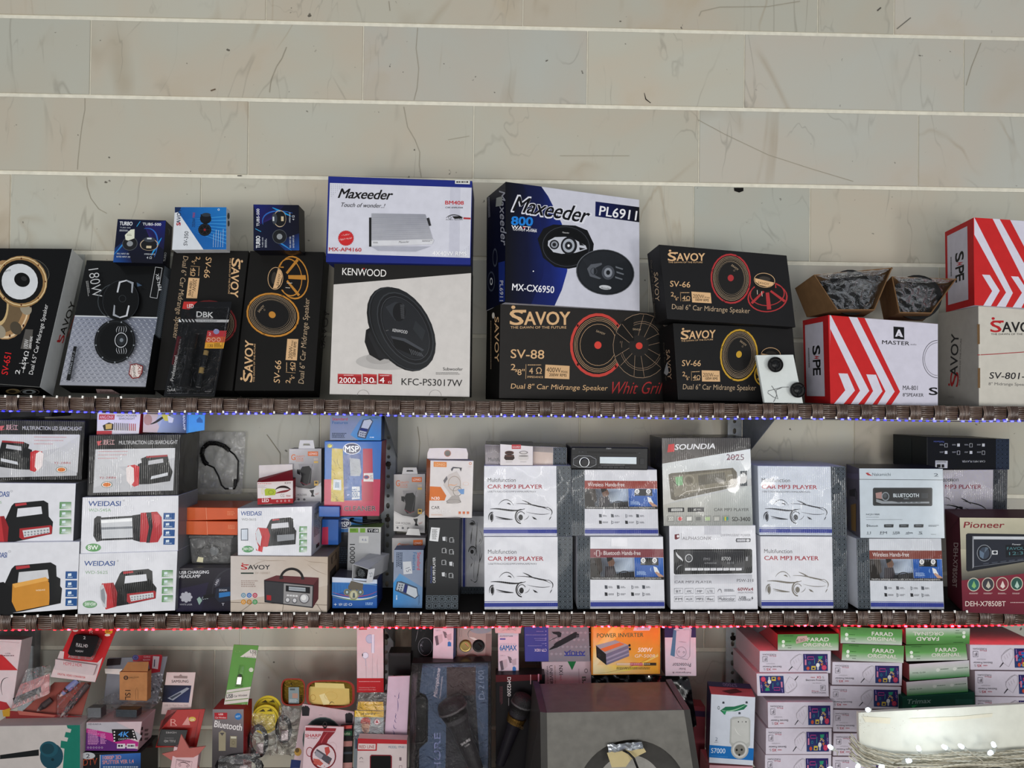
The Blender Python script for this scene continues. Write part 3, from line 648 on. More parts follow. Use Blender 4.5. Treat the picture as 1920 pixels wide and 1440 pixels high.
for (x0, y0, x1, y1) in ((385, 1000, 362, 1108), (355, 1115, 330, 1245)):
    t = MB(); a, c = on(b, x0, y0, .011), on(b, x1, y1, .011); ln = (c-a).length
    t.lathe(a, c-a, [(0, 0), (0, .0065), (ln*.3, .0065), (ln*.3, .0066), (ln, .0065), (ln, 0)], ['#8a7a58', '#8a7448', '#8a7448', '#15171a', '#777777'], n=14); t.build('battery', M_PLAST, e)
t = MB(); P = [on(b, *p, .0) for p in ((245, 700), (545, 700), (435, 1295), (110, 1293))]; Q_ = [on(b, *p, .030) for p in ((262, 840), (520, 840), (425, 1270), (130, 1268))]
t.hexa(Q_+P, '#ffffff'); t.build('clear_blister', M_CLEAR, e, bevel=.004)

K(600, 320, 3.13)
b = Box('subwoofer_box', 'large white carton with a black top band printed with a black subwoofer', 'box', [(84, 537), (888, 557), (878, 1328), (55, 1312)], 2.04, depth=.17, lean=1, col='#cdc9c6', sides={'R': '#26282b', 'L': '#1a1a1a'})
b.P([(84, 537), (888, 557), (888, 601), (80, 668)], '#1c1b1a'); b.T('KENWOOD', 130, 612, 258, 42, '#f0eeeb', -2.5, b=.0, sp=.95); b.P([(250, 572), (264, 572), (257, 581)], '#c22a2a')
b.E(400, 1120, 190, 50, '#b3b0ae'); b.E(350, 1100, 80, 36, '#a5a2a0')
b.P([(270, 935), (330, 900), (420, 1085), (352, 1116), (290, 1080), (262, 1005)], '#141416'); b.P([(280, 960), (345, 1100), (400, 1108), (330, 900)], '#1e1f22')
b.E(470, 930, 165, 270, '#17181a', 29.5); b.E(478, 928, 160, 268, '#2f3236', 29.5, w=5); b.E(490, 925, 160, 262, '#1f2124', 29.5); b.E(500, 925, 140, 232, '#34373b', 29.5, w=8); b.E(500, 925, 134, 224, '#191a1d', 29.5); b.E(500, 925, 118, 205, '#43464b', 29.5, w=2); b.E(502, 925, 112, 196, '#222428', 29.5)
b.P([(385, 800), (440, 770), (490, 780), (500, 860), (440, 880)], '#2f3237'); b.E(465, 830, 38, 55, '#16171a', 0)
for i in range(12): b.L([(470+i*.5, 788+i*7), (495, 790+i*7)], 1.6, '#6a6d72')
b.P([(420, 975), (480, 990), (600, 1050), (560, 1090), (440, 1040)], '#0f1012'); b.P([(415, 970), (500, 985), (612, 1052), (600, 1060), (490, 1000), (425, 985)], '#41444a')
for i in range(7): b.L([(525+i*11, 1045+i*4), (540+i*11, 1080+i*2)], 2, '#70737a')
b.P([(560, 880), (620, 940), (600, 1000), (545, 930)], '#2b2e32')
b.T('KENWOOD', 425, 944, 88, 18, '#d8d8da', -9); b.L([(386, 940), (402, 936)], 2, '#777777')
b.T('Subwoofer', 722, 1172, 115, 18, '#3a3a3b', -1); b.Q(680, 1184, 158, 16, 2, '#8a8886'); b.T('KFC-PS3017W', 478, 1258, 356, 40, '#222223', -1.5, b=.002)
for x0, x1, t1, t2 in ((104, 243, '2000', 'W'), (250, 333, '30', 'cm'), (342, 422, '4', 'Ω')):
    b.P([(x0, 1192), (x1, 1196), (x1, 1254), (x0, 1250)], '#9c1c22'); b.P([(x0, 1192), (x1, 1196), (x1, 1206), (x0, 1203)], '#b83a3c')
    b.T(t1, x0+8, 1245, (x1-x0)*(.7 if t1 != '4' else .35), 32, '#f4f0f0', -1, b=.02); b.T(t2, x1-22, 1247, 16, 12, '#f4f0f0')
b.Q(140, 1199, 70, 6, 1, '#f0dada'); b.Q(352, 1201, 60, 6, 1, '#f0dada')
for x in (253, 676): b.E(x, 1322, 36, 36, '#8c8784', w=1.5, a0=180, a1=360)
b.done()
b = Box('amplifier_box', 'flat blue and white amplifier carton lying on the subwoofer carton', 'box', [(48, 32), (894, 60), (884, 552), (34, 536)], 2.02, depth=.19, lean=0, col='#1d2a7c', sides={'R': '#1b2150'})
b.P([(58, 72), (890, 100), (880, 512), (45, 486)], '#cfd0dc'); b.P([(765, 96), (825, 98), (818, 508), (755, 505)], '#c3c4d2')
for i in range(7):
    for j in range(7-i): b.E(66+i*12, 84+j*11, 2.5, 2.5, '#a9adb8', n=6); b.E(872-i*12, 500-j*9, 2.2, 2.2, '#b3b6c0', n=6)
b.T('Maxeeder', 105, 160, 322, 56, '#101012', -2, b=.03, sh=.35, sp=.95); b.T('Touch of wonder..!', 125, 212, 258, 25, '#303034', -1.5, b=.0, sh=.35)
b.T('BM408', 735, 198, 108, 22, '#c0262a', -1, b=.03); b.T('CAR AMPLIFIER', 736, 220, 102, 9, '#333333', -1, sh=.3)
b.S([(740, 278), (760, 255), (800, 252), (838, 275)], 5, '#1a1a1a'); b.P([(775, 268), (822, 266), (836, 280), (790, 283)], '#1a1a1a'); b.E(762, 276, 9, 8, '#1a1a1a', w=2); b.E(826, 278, 9, 8, '#1a1a1a', w=2); b.P([(842, 274), (884, 276), (884, 286), (842, 284)], '#a82a30'); b.T('Audio System', 738, 292, 100, 8, '#555555')
b.E(152, 396, 44, 43, '#c3282c'); 
for i in range(24): b.E(152+43*math.cos(i*.2618), 396+42*math.sin(i*.2618), 4, 4, '#c3282c', n=6)
b.T('با ضمانت', 128, 386, 50, 13, '#f0dcdc', 8); b.T('تعویض بدون قید', 115, 412, 74, 14, '#f0dcdc', 8)
b.T('MX-AP4160', 52, 472, 190, 22, '#b8262a', -1, b=.025); b.T('4X40W RMS', 660, 496, 200, 24, '#f4f4f6', -1, b=.02)
b.P([(300, 445), (650, 445), (560, 475), (340, 470)], '#a9abb8'); b.P([(288, 275), (303, 275), (303, 446), (288, 446)], '#1a1b1d'); b.P([(625, 280), (640, 275), (652, 322), (640, 325)], '#2a2b2e')
b.P([(302, 250), (618, 256), (664, 410), (656, 432), (302, 446)], ['#a9abb4', '#9698a3', '#c2c3cb', '#c8c9d0', '#bfc0c8'])
for i in range(22): y = 256+i*7; b.L([(303, y), (618+i*2.1, y+3+i*.08)], 2.4, '#83858f')
b.P([(302, 412), (664, 402), (668, 410), (658, 432), (302, 440)], '#d3d4da'); b.T('Maxeeder', 462, 425, 62, 12, '#333333', 2, sh=.3); b.Q(312, 418, 34, 10, 2, '#555555'); b.Q(600, 408, 60, 10, 2, '#555555')
b.P([(793, 54), (880, 57), (879, 80), (792, 77)], '#d6d7d4'); b.Q(800, 62, 72, 9, 1, '#222222', gap=0)
b.done()

K(900, 320, 3.13)
b = Box('speaker_box', 'tall blue and white carton with two oval speakers, on the carton with a grille picture', 'box', [(150, 65), (935, 170), (938, 823), (148, 774)], 2.02, depth=.15, lean=3, col='#cfd0dd', side=('L', 38), sides={'L': '#0c0f24'}, m=M_GLOSS)
b.P([(150, 65), (360, 93), (400, 150), (480, 310), (515, 480), (512, 590), (480, 700), (438, 792), (148, 774)], ['#0a0c1e', '#111a4a', '#182a70', '#1b2f84', '#1c3190', '#1c3190', '#182a78', '#16246a', '#0b0d20'])
b.P([(150, 65), (250, 78), (345, 250), (385, 450), (370, 620), (300, 784), (148, 774)], ['#070810', '#0b0f2a', '#101a52', '#12205e', '#101a52', '#0c1236', '#08090f'])
b.T('Maxeeder', 183, 242, 468, 104, '#dfe0ea', -9.5, b=.075, sh=.3, sp=.96); b.T('Maxeeder', 190, 236, 452, 90, '#0c0c10', -9.5, b=.028, sh=.3, sp=.97)
b.P([(678, 181), (935, 214), (935, 303), (676, 268)], ['#101a52', '#0b0b10', '#0b0b10', '#101a52']); b.T('PL6911', 698, 262, 220, 56, '#f2f2f6', -8, b=.03)
b.T('800', 184, 318, 124, 50, '#1f7fd8', -3, b=.08); b.T('WATT', 184, 340, 112, 20, '#f0f0f4', -5, b=.05); b.T('MAX', 296, 352, 38, 13, '#f0f0f4', -5); b.T('OUTPUT POWER', 194, 350, 140, 10, '#f0f0f4', -5, b=.03); b.P([(252, 330), (268, 331), (258, 342)], '#c22')
b.P([(338, 400), (372, 340), (430, 316), (560, 322), (630, 350), (668, 430), (660, 500), (600, 560), (520, 576), (440, 565), (370, 510)], '#101114'); b.E(505, 445, 140, 118, '#3b3e44', -8, w=4); b.E(505, 445, 126, 105, '#0b0c0e', -8, n=32)
b.P([(400, 412), (440, 390), (500, 388), (540, 395), (620, 440), (628, 460), (560, 482), (480, 488), (430, 478), (398, 440)], '#c5c8d2'); b.E(522, 440, 48, 52, '#1a1b1f', -5); b.E(520, 440, 35, 40, '#aab0ba', -5); b.E(520, 440, 22, 24, '#24262b'); b.E(520, 440, 7, 8, '#e8e8ee'); b.E(436, 434, 28, 28, '#1a1b1f'); b.E(436, 434, 20, 20, '#8d929c'); b.E(436, 434, 11, 11, '#202226')
b.P([(580, 415), (615, 440), (585, 438)], '#1a1b1f'); b.P([(582, 450), (620, 458), (585, 468)], '#1a1b1f'); b.T('Maxeeder', 482, 366, 42, 9, '#c9c9c9', -6, sh=.3)
b.E(735, 596, 172, 134, '#1e2024', -8, n=36); b.E(735, 596, 172, 134, '#6d7178', -8, w=4, n=36); b.E(736, 596, 158, 122, '#24272c', -8, n=36)
for i in range(30): b.L([(600+i*4, 510+i*1.5), (600+i*4, 520+i*5.2)], 1, '#33363c') if i < 14 else b.L([(600+i*9-70, 500), (600+i*9-70, 690)], 1, '#2f3237')
b.P([(628, 575), (650, 550), (715, 541), (715, 552), (668, 575), (668, 610), (712, 632), (700, 637), (645, 620)], '#5a5e66'); b.E(752, 598, 38, 42, '#4a4e56', -4); b.E(752, 598, 24, 28, '#8d929c'); b.E(752, 598, 12, 14, '#202226'); b.E(668, 590, 20, 22, '#3e4148', w=4)
for x, y in ((795, 560), (800, 590), (792, 620)): b.P([(x, y), (x+45, y+15), (x+42, y+22), (x+2, y+10)], '#6b7078')
b.E(735, 685, 36, 13, '#c9ccd2', -6); b.T('Maxeeder', 708, 692, 54, 11, '#333333', -6, sh=.3)
b.T('MX-CX6950', 188, 702, 246, 40, '#eeeef4', -4, b=.03); b.E(313, 590, 4, 4, '#ffffff', n=8)
b.side('L'); b.T('Maxeeder', 112, 118, 322, 34, '#9a9ca8', -88, b=.03, sh=.2); b.P([(96, 160), (132, 150), (128, 205), (92, 212)], '#8f938f'); b.T('PL6911', 118, 640, 125, 22, '#c5c6cf', -90, b=.02)
b.Q(55, 155, 130, 12, 2, '#9a9ca8', rot=-88); b.E(88, 510, 14, 55, '#444a58', w=3); b.E(66, 650, 22, 60, '#3a4050', w=4); b.E(66, 650, 8, 22, '#c9ccd2', w=3); b.P([(108, 540), (146, 530), (146, 768), (112, 770)], '#1b2c70'); b.T('PL6911', 116, 645, 120, 20, '#c5c6cf', -90, b=.02)
b.done()
b = Box('speaker_box', 'wide dark carton with a red-ringed cone and grille, under the tall blue carton', 'box', [(120, 781), (1062, 836), (1100, 1352), (112, 1336)], 2.035, depth=.13, lean=2, col='#2a2827', side=('L', 36), sides={'L': '#141312', 'T': '#1c1b1a'})
savoy(b, 176, 905, 352, 110, GOLD); b.T('SV-88', 180, 1100, 196, 52, GOLD, -1.5, b=.015)
b.T('2', 180, 1170, 28, 36, GOLD, -2); b.T('x', 205, 1182, 16, 18, GOLD); b.T('8"', 220, 1200, 42, 36, GOLD); b.L([(270, 1136), (268, 1222)], 2, GOLD); b.T('4 Ω', 288, 1192, 74, 38, GOLD); b.T('IMPEDANCE', 278, 1216, 92, 12, GOLD, -1); b.Q(280, 1138, 90, 8, 1, GOLD)
b.P([(384, 1138), (526, 1146), (524, 1224), (380, 1218)], GOLD); b.T('400W', 390, 1182, 84, 28, '#1a1714', -2); b.T('PEAK', 476, 1187, 40, 13, '#1a1714', -2); b.T('200W RMS', 406, 1206, 102, 17, '#1a1714', -2, b=.02)
b.T('Dual 8" Car Midrange Speaker', 180, 1288, 570, 40, GOLD, -1.2, b=.01, sh=.12)
b.E(690, 1024, 162, 188, '#c8473f', -3, w=16); b.E(690, 1024, 146, 171, '#201e1d', -3)
for r in (142, 134, 126, 108): b.E(694, 1022, r, r*1.14, '#c9a27c', -3, w=2)
b.E(692, 1024, 21, 22, '#d8483e'); b.T('SAVOY', 680, 945, 56, 12, '#b9a184', -22)
for a in (-40, 45, 140, 220): b.E(690+152*math.cos(R_(a)), 1024+178*math.sin(R_(a)), 6, 8, '#3a1512')
b.E(948, 1028, 168, 190, '#222120', -3); b.E(948, 1028, 168, 190, '#a58a72', -3, w=2.5)
for r in (128, 118): b.E(948, 1028, r, r*1.13, '#a58a72', -3, w=1.6)
b.E(932, 1028, 60, 64, '#2a2827'); b.P([(800, 1000), (830, 890), (900, 850), (905, 1000)], '#1b1a19'); b.P([(795, 935), (840, 1060), (806, 1110), (790, 1080)], '#201e1d')
for a in (-75, -20, 35, 95, 150, 215): 
    c, s_ = math.cos(R_(a)), math.sin(R_(a)); b.L([(932+55*c-18*s_, 1028+58*s_+18*c), (948+160*c-30*s_, 1028+180*s_+30*c)], 2, '#a58a72'); b.L([(932+55*c+18*s_, 1028+58*s_-18*c), (948+160*c+30*s_, 1028+180*s_-30*c)], 2, '#a58a72')
b.E(934, 1028, 20, 20, '#d8483e'); b.T('SAVOY', 896, 935, 48, 11, '#b9a184', -6)
b.T('Whit Gril', 775, 1310, 300, 72, '#b8393a', 0, b=-.005, sh=.45)
b.side('L'); b.T('SAVOY', 86, 858, 265, 24, GOLD, -90, b=.02); b.E(78, 850, 8, 18, '#d8d2c8'); b.Q(66, 880, 300, 8, 1, '#8d7c68', rot=-90); b.done()

K(1200, 440, 4.234)
q1 = [(150, 78), (1165, 165), (1236, 735), (215, 670)]
q2 = [(262, 702), (1212, 742), (1262, 1336), (302, 1312)]
b = Box('speaker_box', 'dark carton with a golden yellow speaker ring, behind the white foam pad', 'box', q2, 2.05, depth=.12, lean=3, col='#1b1b1c', side=('L', 165), sides={'L': '#111112', 'T': '#171717'})
sv66(b, '#c39a34', q2); b.side('L'); b.T('SAVOY', 205, 915, 235, 30, '#a58a72', -86, b=.02); b.T('Dual 6" Car Midrange', 180, 860, 300, 14, '#4a443d', -86, b=0); b.P([(215, 1010), (228, 1095), (212, 1118), (190, 1100), (196, 1070)], '#8f9092'); b.done()
b = Box('speaker_box', 'dark carton with a red speaker ring and basket, tilted on top of its stack', 'box', q1, 2.03, depth=.12, lean=2, col='#19191b', side=('L', 88), sides={'L': '#131314', 'T': '#171717'})
sv66(b, '#a93437', q1); b.side('L'); b.T('SAVOY', 110, 300, 230, 32, '#b9a184', -87, b=.02); b.T('Dual 6" Car Midrange Speaker', 78, 205, 460, 18, '#5a5248', -86, b=0); b.done()
b = Box('foam_pad', 'white foam pad holding two small black tweeters, in front of a dark carton', 'foam pad', [(922, 956), (1218, 952), (1296, 1338), (988, 1334)], 2.008, depth=.012, lean=4, col='#d5dbda', m=M_FOAM)
fp = b; b.L([(925, 965), (990, 1330)], 2, '#a9b0af'); b.done()
def tweeter(x, y, label, wires):
    o = on(fp, x, y, .0005); e = thing('tweeter', label, 'speaker', o)
    t = MB(); t.lathe(o, fp.n, [(0, 0), (0, .0165), (.006, .0185), (.012, .0210), (.016, .0210), (.018, .0190), (.0150, .0175), (.0150, .012)], ['#0e0e0f', '#141415', '#1b1b1d', '#1b1b1d', '#1b1b1d', '#0c0c0d', '#0c0c0d'], n=30); t.build('housing', M_PLAST, e)
    t = MB(); t.lathe(o+fp.n*.0145, fp.n, [(0, .012), (.002, .0105), (.0035, .006), (.004, .0)], '#17181a', n=20); t.build('dome', M_PLAST, e, smooth=True)
    for a in (30, 150, 270):
        t = MB(); u = Vector((1, 0, 0)); v = fp.n.cross(u); c, s_ = math.cos(R_(a)), math.sin(R_(a)); d = u*c+v*s_
        t.tube([o+fp.n*.018+d*.0185, o+fp.n*.0195+d*.004], .0012, '#1d1d1f', n=5); t.build('grille_bar', M_PLAST, e)
    for w_ in wires:
        t = MB(); t.tube([on(fp, wx, wy, .001+.002*(i % 2)) for i, (wx, wy) in enumerate(w_)], .0006, '#3c3c40', n=5); t.build('wire', M_PLAST, e)
tweeter(1060, 1036, 'black tweeter at the top of the white foam pad', [])
tweeter(1236, 1236, 'black tweeter at the lower right of the white foam pad, its thin wires trailing', [[(1180, 1210), (1130, 1212), (1060, 1230), (1020, 1240), (1015, 1258), (1060, 1290), (1095, 1305), (1080, 1250), (1045, 1200)], [(1130, 1212), (1080, 1235), (1085, 1275), (1070, 1312), (1060, 1328)]])

K(1480, 390, 3.6)
def spe_left(b, q, x, y, w):
    b.side('L'); c = [((q[0][0]*(1-t)+q[1][0]*t), (q[0][1]*(1-t)+q[1][1]*t)) for t in (0,)]
    b.fr(b.pq('L'), 100, 600); b.R(9, 38, 80, 550, '#c9c6d4'); b.T('S', 38, 195, 66, 28, '#111114', -90, b=.07); b.T('PE', 38, 296, 108, 28, '#111114', -90, b=.07, sp=.85); b.P([(40, 262), (66, 276), (52, 280), (66, 294), (40, 284), (52, 278)], '#b8282c'); b.Q(24, 205, 200, 5, 1, '#444444', rot=-90, gap=.2); b.fr(); b.side('F')
def chevrons(b, W='#d3d1df', R='#c22527'):
    """local frame 740 x 600, red field at the left with white bars turning at a point"""
    b.P([(0, 0), (225, 0), (467, 505), (405, 600), (0, 600)], R)
    b.P([(0, 0), (5, 0), (254, 505), (179, 600), (130, 600), (192, 505), (0, 90)], W)
    for a0, a1, y, tp, l, r in ((120, 176, 0, 429, 309, 364), (51, 110, 390, 158, 20, 82), (234, 300, 390, 344, 220, 275)): b.P([(a0, y), (a1, y), (tp, 505), (r, 600), (l, 600), (tp-64, 505)], W)
q = [(262, 722), (1004, 782), (1004, 1336), (278, 1322)]
b = Box('speaker_box', 'red and white chevron carton lying under two open brown cartons', 'box', q, 2.02, depth=.16, lean=0, col='#cfcddc', side=('L', 97), sides={'L': '#b51f24', 'T': '#b51f24'})
b.fr([(275, 724), (1000, 782), (1000, 1334), (280, 1322)], 740, 600); chevrons(b); b.fr(); b.P([(262, 722), (272, 723), (285, 1320), (278, 1322)], '#c22527')
b.P([(703, 800), (775, 805), (776, 888), (704, 882)], '#141417'); b.P([(714, 868), (735, 820), (745, 820), (768, 872), (750, 870), (740, 842), (728, 868)], '#d8d6e2'); b.P([(732, 862), (740, 850), (748, 864)], '#d8d6e2')
b.T('MASTER', 626, 918, 184, 26, '#141417', -3, b=.02); b.T('audio', 818, 925, 40, 11, '#77757d', -3); b.T('MA-801', 766, 1228, 100, 30, '#2b2b30', -1, b=.0); b.T('8"SPEAKER', 766, 1272, 140, 24, '#2b2b30', -1, b=.0)
b.E(1000, 1020, 100, 128, '#4a4a52', w=3, a0=90, a1=270); b.E(1000, 1020, 88, 112, '#77757d', w=2.5, a0=90, a1=270); b.T('S', 944, 1262, 56, 50, '#141417', b=.06)
spe_left(b, q, 0, 0, 0); b.done()
q = [(1242, 64), (1720, 95), (1720, 682), (1250, 656)]
b = Box('speaker_box', 'red and white chevron carton standing high at the right edge on a white carton', 'box', q, 2.02, depth=.19, lean=0, col='#cfcddc', side=('L', 1052), sides={'L': '#b51f24', 'T': '#b51f24'})
b.fr([(1244, 64), (1720, 95), (1720, 682), (1252, 656)], 478, 600)
b.P([(0, 0), (246, 0), (478, 430), (478, 600), (0, 600)], '#c22527')
b.P([(0, 0), (5, 0), (262, 500), (212, 600), (150, 600), (215, 500), (0, 110)], '#d3d1df'); b.P([(128, 0), (176, 0), (478, 535), (478, 600), (435, 600)], '#d3d1df'); b.P([(52, 385), (105, 385), (172, 490), (110, 600), (58, 600), (120, 495)], '#d3d1df'); b.P([(250, 385), (300, 385), (375, 495), (320, 600), (260, 600), (325, 495)], '#d3d1df')
b.fr(); b.P([(1242, 64), (1247, 64), (1255, 655), (1250, 656)], '#c22527'); spe_left(b, q, 0, 0, 0); b.done()
q = [(1276, 662), (1720, 684), (1720, 1345), (1280, 1336)]
b = Box('speaker_box', 'white carton with red and black writing at the right edge, under a red chevron carton', 'box', q, 2.03, depth=.20, lean=0, col='#c9c5bb', side=('L', 1003), sides={'L': '#a8a49e'})
savoy(b, 1358, 838, 330, 98, '#222222', '#b3242a'); b.L([(1270, 992), (1400, 985), (1720, 962)], 5, '#9c2228'); b.T('SV-801-M', 1350, 1152, 300, 44, '#26262a', -1, b=.02, sh=.12); b.T('8" Midrange Speaker', 1345, 1202, 285, 26, '#6b6a68', -1, b=0)
b.P([(1268, 785), (1285, 784), (1286, 918), (1270, 920)], '#6b5236'); b.P([(1272, 1080), (1288, 1080), (1288, 1215), (1272, 1215)], '#6b5236'); b.L([(1288, 665), (1292, 1334)], 2, '#e2ded4')
b.side('L'); b.T('S', 1138, 1208, 100, 55, '#a8282c', 86, b=.03); b.T('AVOY', 1134, 1135, 285, 50, '#2a2a2c', 88, b=.03); b.E(1078, 1192, 6, 9, '#a8282c'); b.T('THE DAWN OF THE FUTURE', 1152, 1200, 320, 9, '#5a5856', 88, b=0); b.T('iNG', 1070, 1282, 40, 14, '#77736c', -4, b=-.01); b.done()
# open brown cartons with bagged speakers
def crumple(pts4, nx, ny, amp, seed, out):
    """sagging sheet over a quad of 3-D points"""
    rnd = random.Random(seed); V = []; F = []
    for j in range(ny+1):
        for i in range(nx+1):
            u, v = i/nx, j/ny; p = (pts4[0]*(1-u)+pts4[1]*u)*(1-v)+(pts4[3]*(1-u)+pts4[2]*u)*v
            e = min(u, 1-u, v, 1-v)*4; V.append(p+out*(amp*rnd.uniform(-1, 1)+amp*1.2*min(1, e)))
    for j in range(ny):
        for i in range(nx): a = j*(nx+1)+i; F.append((a, a+1, a+nx+2, a+nx+1))
    return V, F
def bag(name, pts4, nx, ny, amp, seed, out, parent=None, m=None):
    V, F = crumple(pts4, nx, ny, amp, seed, out); t = MB(); t.raw(V, F, '#ffffff'); o = t.build(name, m or M_FILM, parent, smooth=False)
    s_ = o.modifiers.new('sub', 'SUBSURF'); s_.levels = 1; s_.render_levels = 2; return o
def open_carton(label, op, bk, fy, by, lab2, seed):
    O = [at(*XP(p), y) for p, y in zip(op, fy)]; B_ = [at(*XP(p), y) for p, y in zip(bk, by)]
    e = thing('open_carton', label, 'box', (O[2]+O[3]+B_[2]+B_[3])/4)
    for nm, (i, j) in (('side_panel', (0, 1)), ('side_panel', (1, 2)), ('side_panel', (2, 3)), ('side_panel', (3, 0))):
        n_ = (O[j]-O[i]).cross(B_[i]-O[i]).normalized(); cen = sum(O, Vector())/4; n_ = n_ if n_.dot(O[i]-cen) < 0 else -n_; t = MB()
        P = [O[i], O[j], B_[j], B_[i]]; t.hexa(P+[p+n_*.0028 for p in P], '#735639'); t.build(nm, M_KRAFT, e)
    t = MB(); n_ = (B_[1]-B_[0]).cross(B_[3]-B_[0]).normalized(); t.hexa(B_+[p+Vector((0, .003, 0)) for p in B_], '#735639'); t.build('bottom_panel', M_KRAFT, e)
    c = sum(O, Vector())/4; bc = sum(B_, Vector())/4; ax = (c-bc).normalized()
    s_ = thing('bagged_speaker', lab2, 'speaker', c.lerp(bc, .5)); r = min((O[0]-O[1]).length, (O[1]-O[2]).length)*.36
    t = MB(); t.lathe(c.lerp(bc, .55), ax, [(0, 0), (0, r*.5), (.03, r*.6), (.045, r*1.1), (.05, r*1.1), (.05, r*.95), (.03, r*.4), (.03, 0)], '#0d0d0e', n=28); t.build('speaker_frame', M_PLAST, s_)
    t = MB(); Q_ = [p.lerp(c, .1)+(bc-c)*.42 for p in O]; t.hexa(Q_+[p+(bc-c)*.03 for p in Q_], '#0b0b0c'); t.build('darkening_plate', M_PLAST, s_)  # black plate added to darken the carton's inside around the speaker
    Q_ = [p.lerp(c, .08)+(bc-c)*.12 for p in O]; bag('clear_bag', Q_, 16, 11, .008, seed, ax, s_, M_SPBAG)
    Q_ = [O[0].lerp(c, -.03), O[1].lerp(c, .05), O[1].lerp(c, .3), O[0].lerp(c, .3)]; bag('clear_bag', Q_, 14, 5, .006, seed+5, ax, s_)
open_carton('open brown carton with a bagged speaker, on the left above the chevron carton', [(165, 450), (697, 402), (576, 690), (322, 690)], [(40, 540), (560, 490), (500, 735), (120, 736)], [2.05, 2.05, 1.99, 1.99], [2.16, 2.18, 2.14, 2.14], 'black speaker wrapped in clear film inside the left open brown carton', 3)
open_carton('open brown carton with a bagged speaker, touching the tall red carton', [(690, 462), (1130, 478), (960, 712), (740, 708)], [(600, 560), (980, 560), (900, 765), (640, 752)], [2.06, 2.06, 2.0, 2.0], [2.18, 2.18, 2.15, 2.15], 'black speaker wrapped in clear film inside the open brown carton beside the tall red carton', 9)
# ------------------------------------------------------------------ goods on the lower shelf
def pattern(b, x0, y0, x1, y1, nx, ny, bg='#10161c', fg='#78848f'):
    b.R(x0, y0, x1, y1, bg); w, h = (x1-x0)/nx, (y1-y0)/ny; b.nx()
    def ring(cx, cy, rx, ry, t):
        o = [(cx-rx, cy-ry), (cx+rx, cy-ry), (cx+rx, cy+ry), (cx-rx, cy+ry)]; i = [(cx-rx+t, cy-ry+t), (cx+rx-t, cy-ry+t), (cx+rx-t, cy+ry-t), (cx-rx+t, cy+ry-t)]
        b.pic.raw([b.m(*p) for p in o+i], [(j, (j+1) % 4, 4+(j+1) % 4, 4+j) for j in range(4)], fg)
    for i in range(nx):
        for j in range(ny):
            cx, cy = x0+w*(i+.5), y0+h*(j+.5); ring(cx, cy, w*.44, h*.44, w*.05); ring(cx, cy, w*.24, h*.24, w*.05)
            if (i+j) % 2: b.pic.poly([b.m(cx-w*.5, cy-1.2), b.m(cx-w*.3, cy-1.2), b.m(cx-w*.3, cy+1.2), b.m(cx-w*.5, cy+1.2)], fg)
def car(b, k='#1d1d20'):
    """sports car line drawing, in the enlarged frame of the bottom left player carton"""
    b.S([(108, 1120), (200, 1110), (250, 1150), (345, 1118)], 12, k, 14); b.S([(165, 1092), (190, 1045), (240, 1040), (268, 1095)], 5, k); b.S([(222, 1082), (238, 1078), (248, 1092)], 9, k)
    b.S([(285, 1082), (360, 1080), (450, 1095), (515, 1130)], 6, k, 12); b.S([(325, 1058), (360, 1070), (410, 1100)], 7, k); b.P([(358, 1070), (405, 1098), (385, 1092), (370, 1088)], k); b.S([(385, 1088), (440, 1105), (500, 1110)], 9, k)
    b.S([(495, 1105), (545, 1130), (520, 1165)], 6, k); b.S([(355, 1140), (420, 1160), (480, 1160), (512, 1150)], 4, k); b.S([(523, 1170), (515, 1182), (508, 1196)], 5, k)
    b.S([(100, 1195), (92, 1150), (125, 1135), (130, 1145)], 7, k); b.E(118, 1178, 10, 24, k); b.E(118, 1178, 14, 32, k, w=2.5, a0=-100, a1=100)
    b.E(318, 1172, 42, 52, k, w=9, a0=90, a1=275, wy=8); b.E(318, 1172, 30, 36, k, w=4, a0=100, a1=330); b.E(316, 1178, 15, 20, k)
    b.S([(145, 1172), (200, 1188), (262, 1192)], 8, k); b.S([(150, 1184), (210, 1196), (262, 1194)], 4, k); b.S([(372, 1165), (362, 1190), (338, 1196)], 3, k); b.P([(392, 1172), (412, 1180), (428, 1194), (405, 1190)], k)
MP3SRC = [(64, 815), (660, 815), (662, 1305), (66, 1307)]
def mp3(b, quad, panel=True, k='#1d1d20', sub=True):
    """quad: where the four corners of the design fall"""
    b.fr(quad, src=MP3SRC)
    pattern(b, 560, 815, 661, 1306, 3, 14)
    b.T('Multifunction', 90, 930, 192, 28, '#46464a', 0, b=-.004); b.T('CAR MP3 PLAYER', 90, 977, 374, 28, '#a32b38', 0, b=.035, sp=.97)
    if sub: b.T('USB/TF/RADIO/ID3/MP3/WMA/APE/WAV', 92, 1004, 328, 12, '#6a6a70', 0, b=.0)
    car(b, k); b.P([(66, 1252), (560, 1250), (560, 1254), (66, 1256)], '#34408f'); b.P([(66, 1262), (560, 1260), (560, 1287), (66, 1289)], '#303c8e'); b.P([(66, 1295), (560, 1293), (560, 1295), (66, 1297)], '#4a559c'); b.fr()
HFSRC = [(690, 815), (1270, 815), (1284, 1300), (692, 1303)]
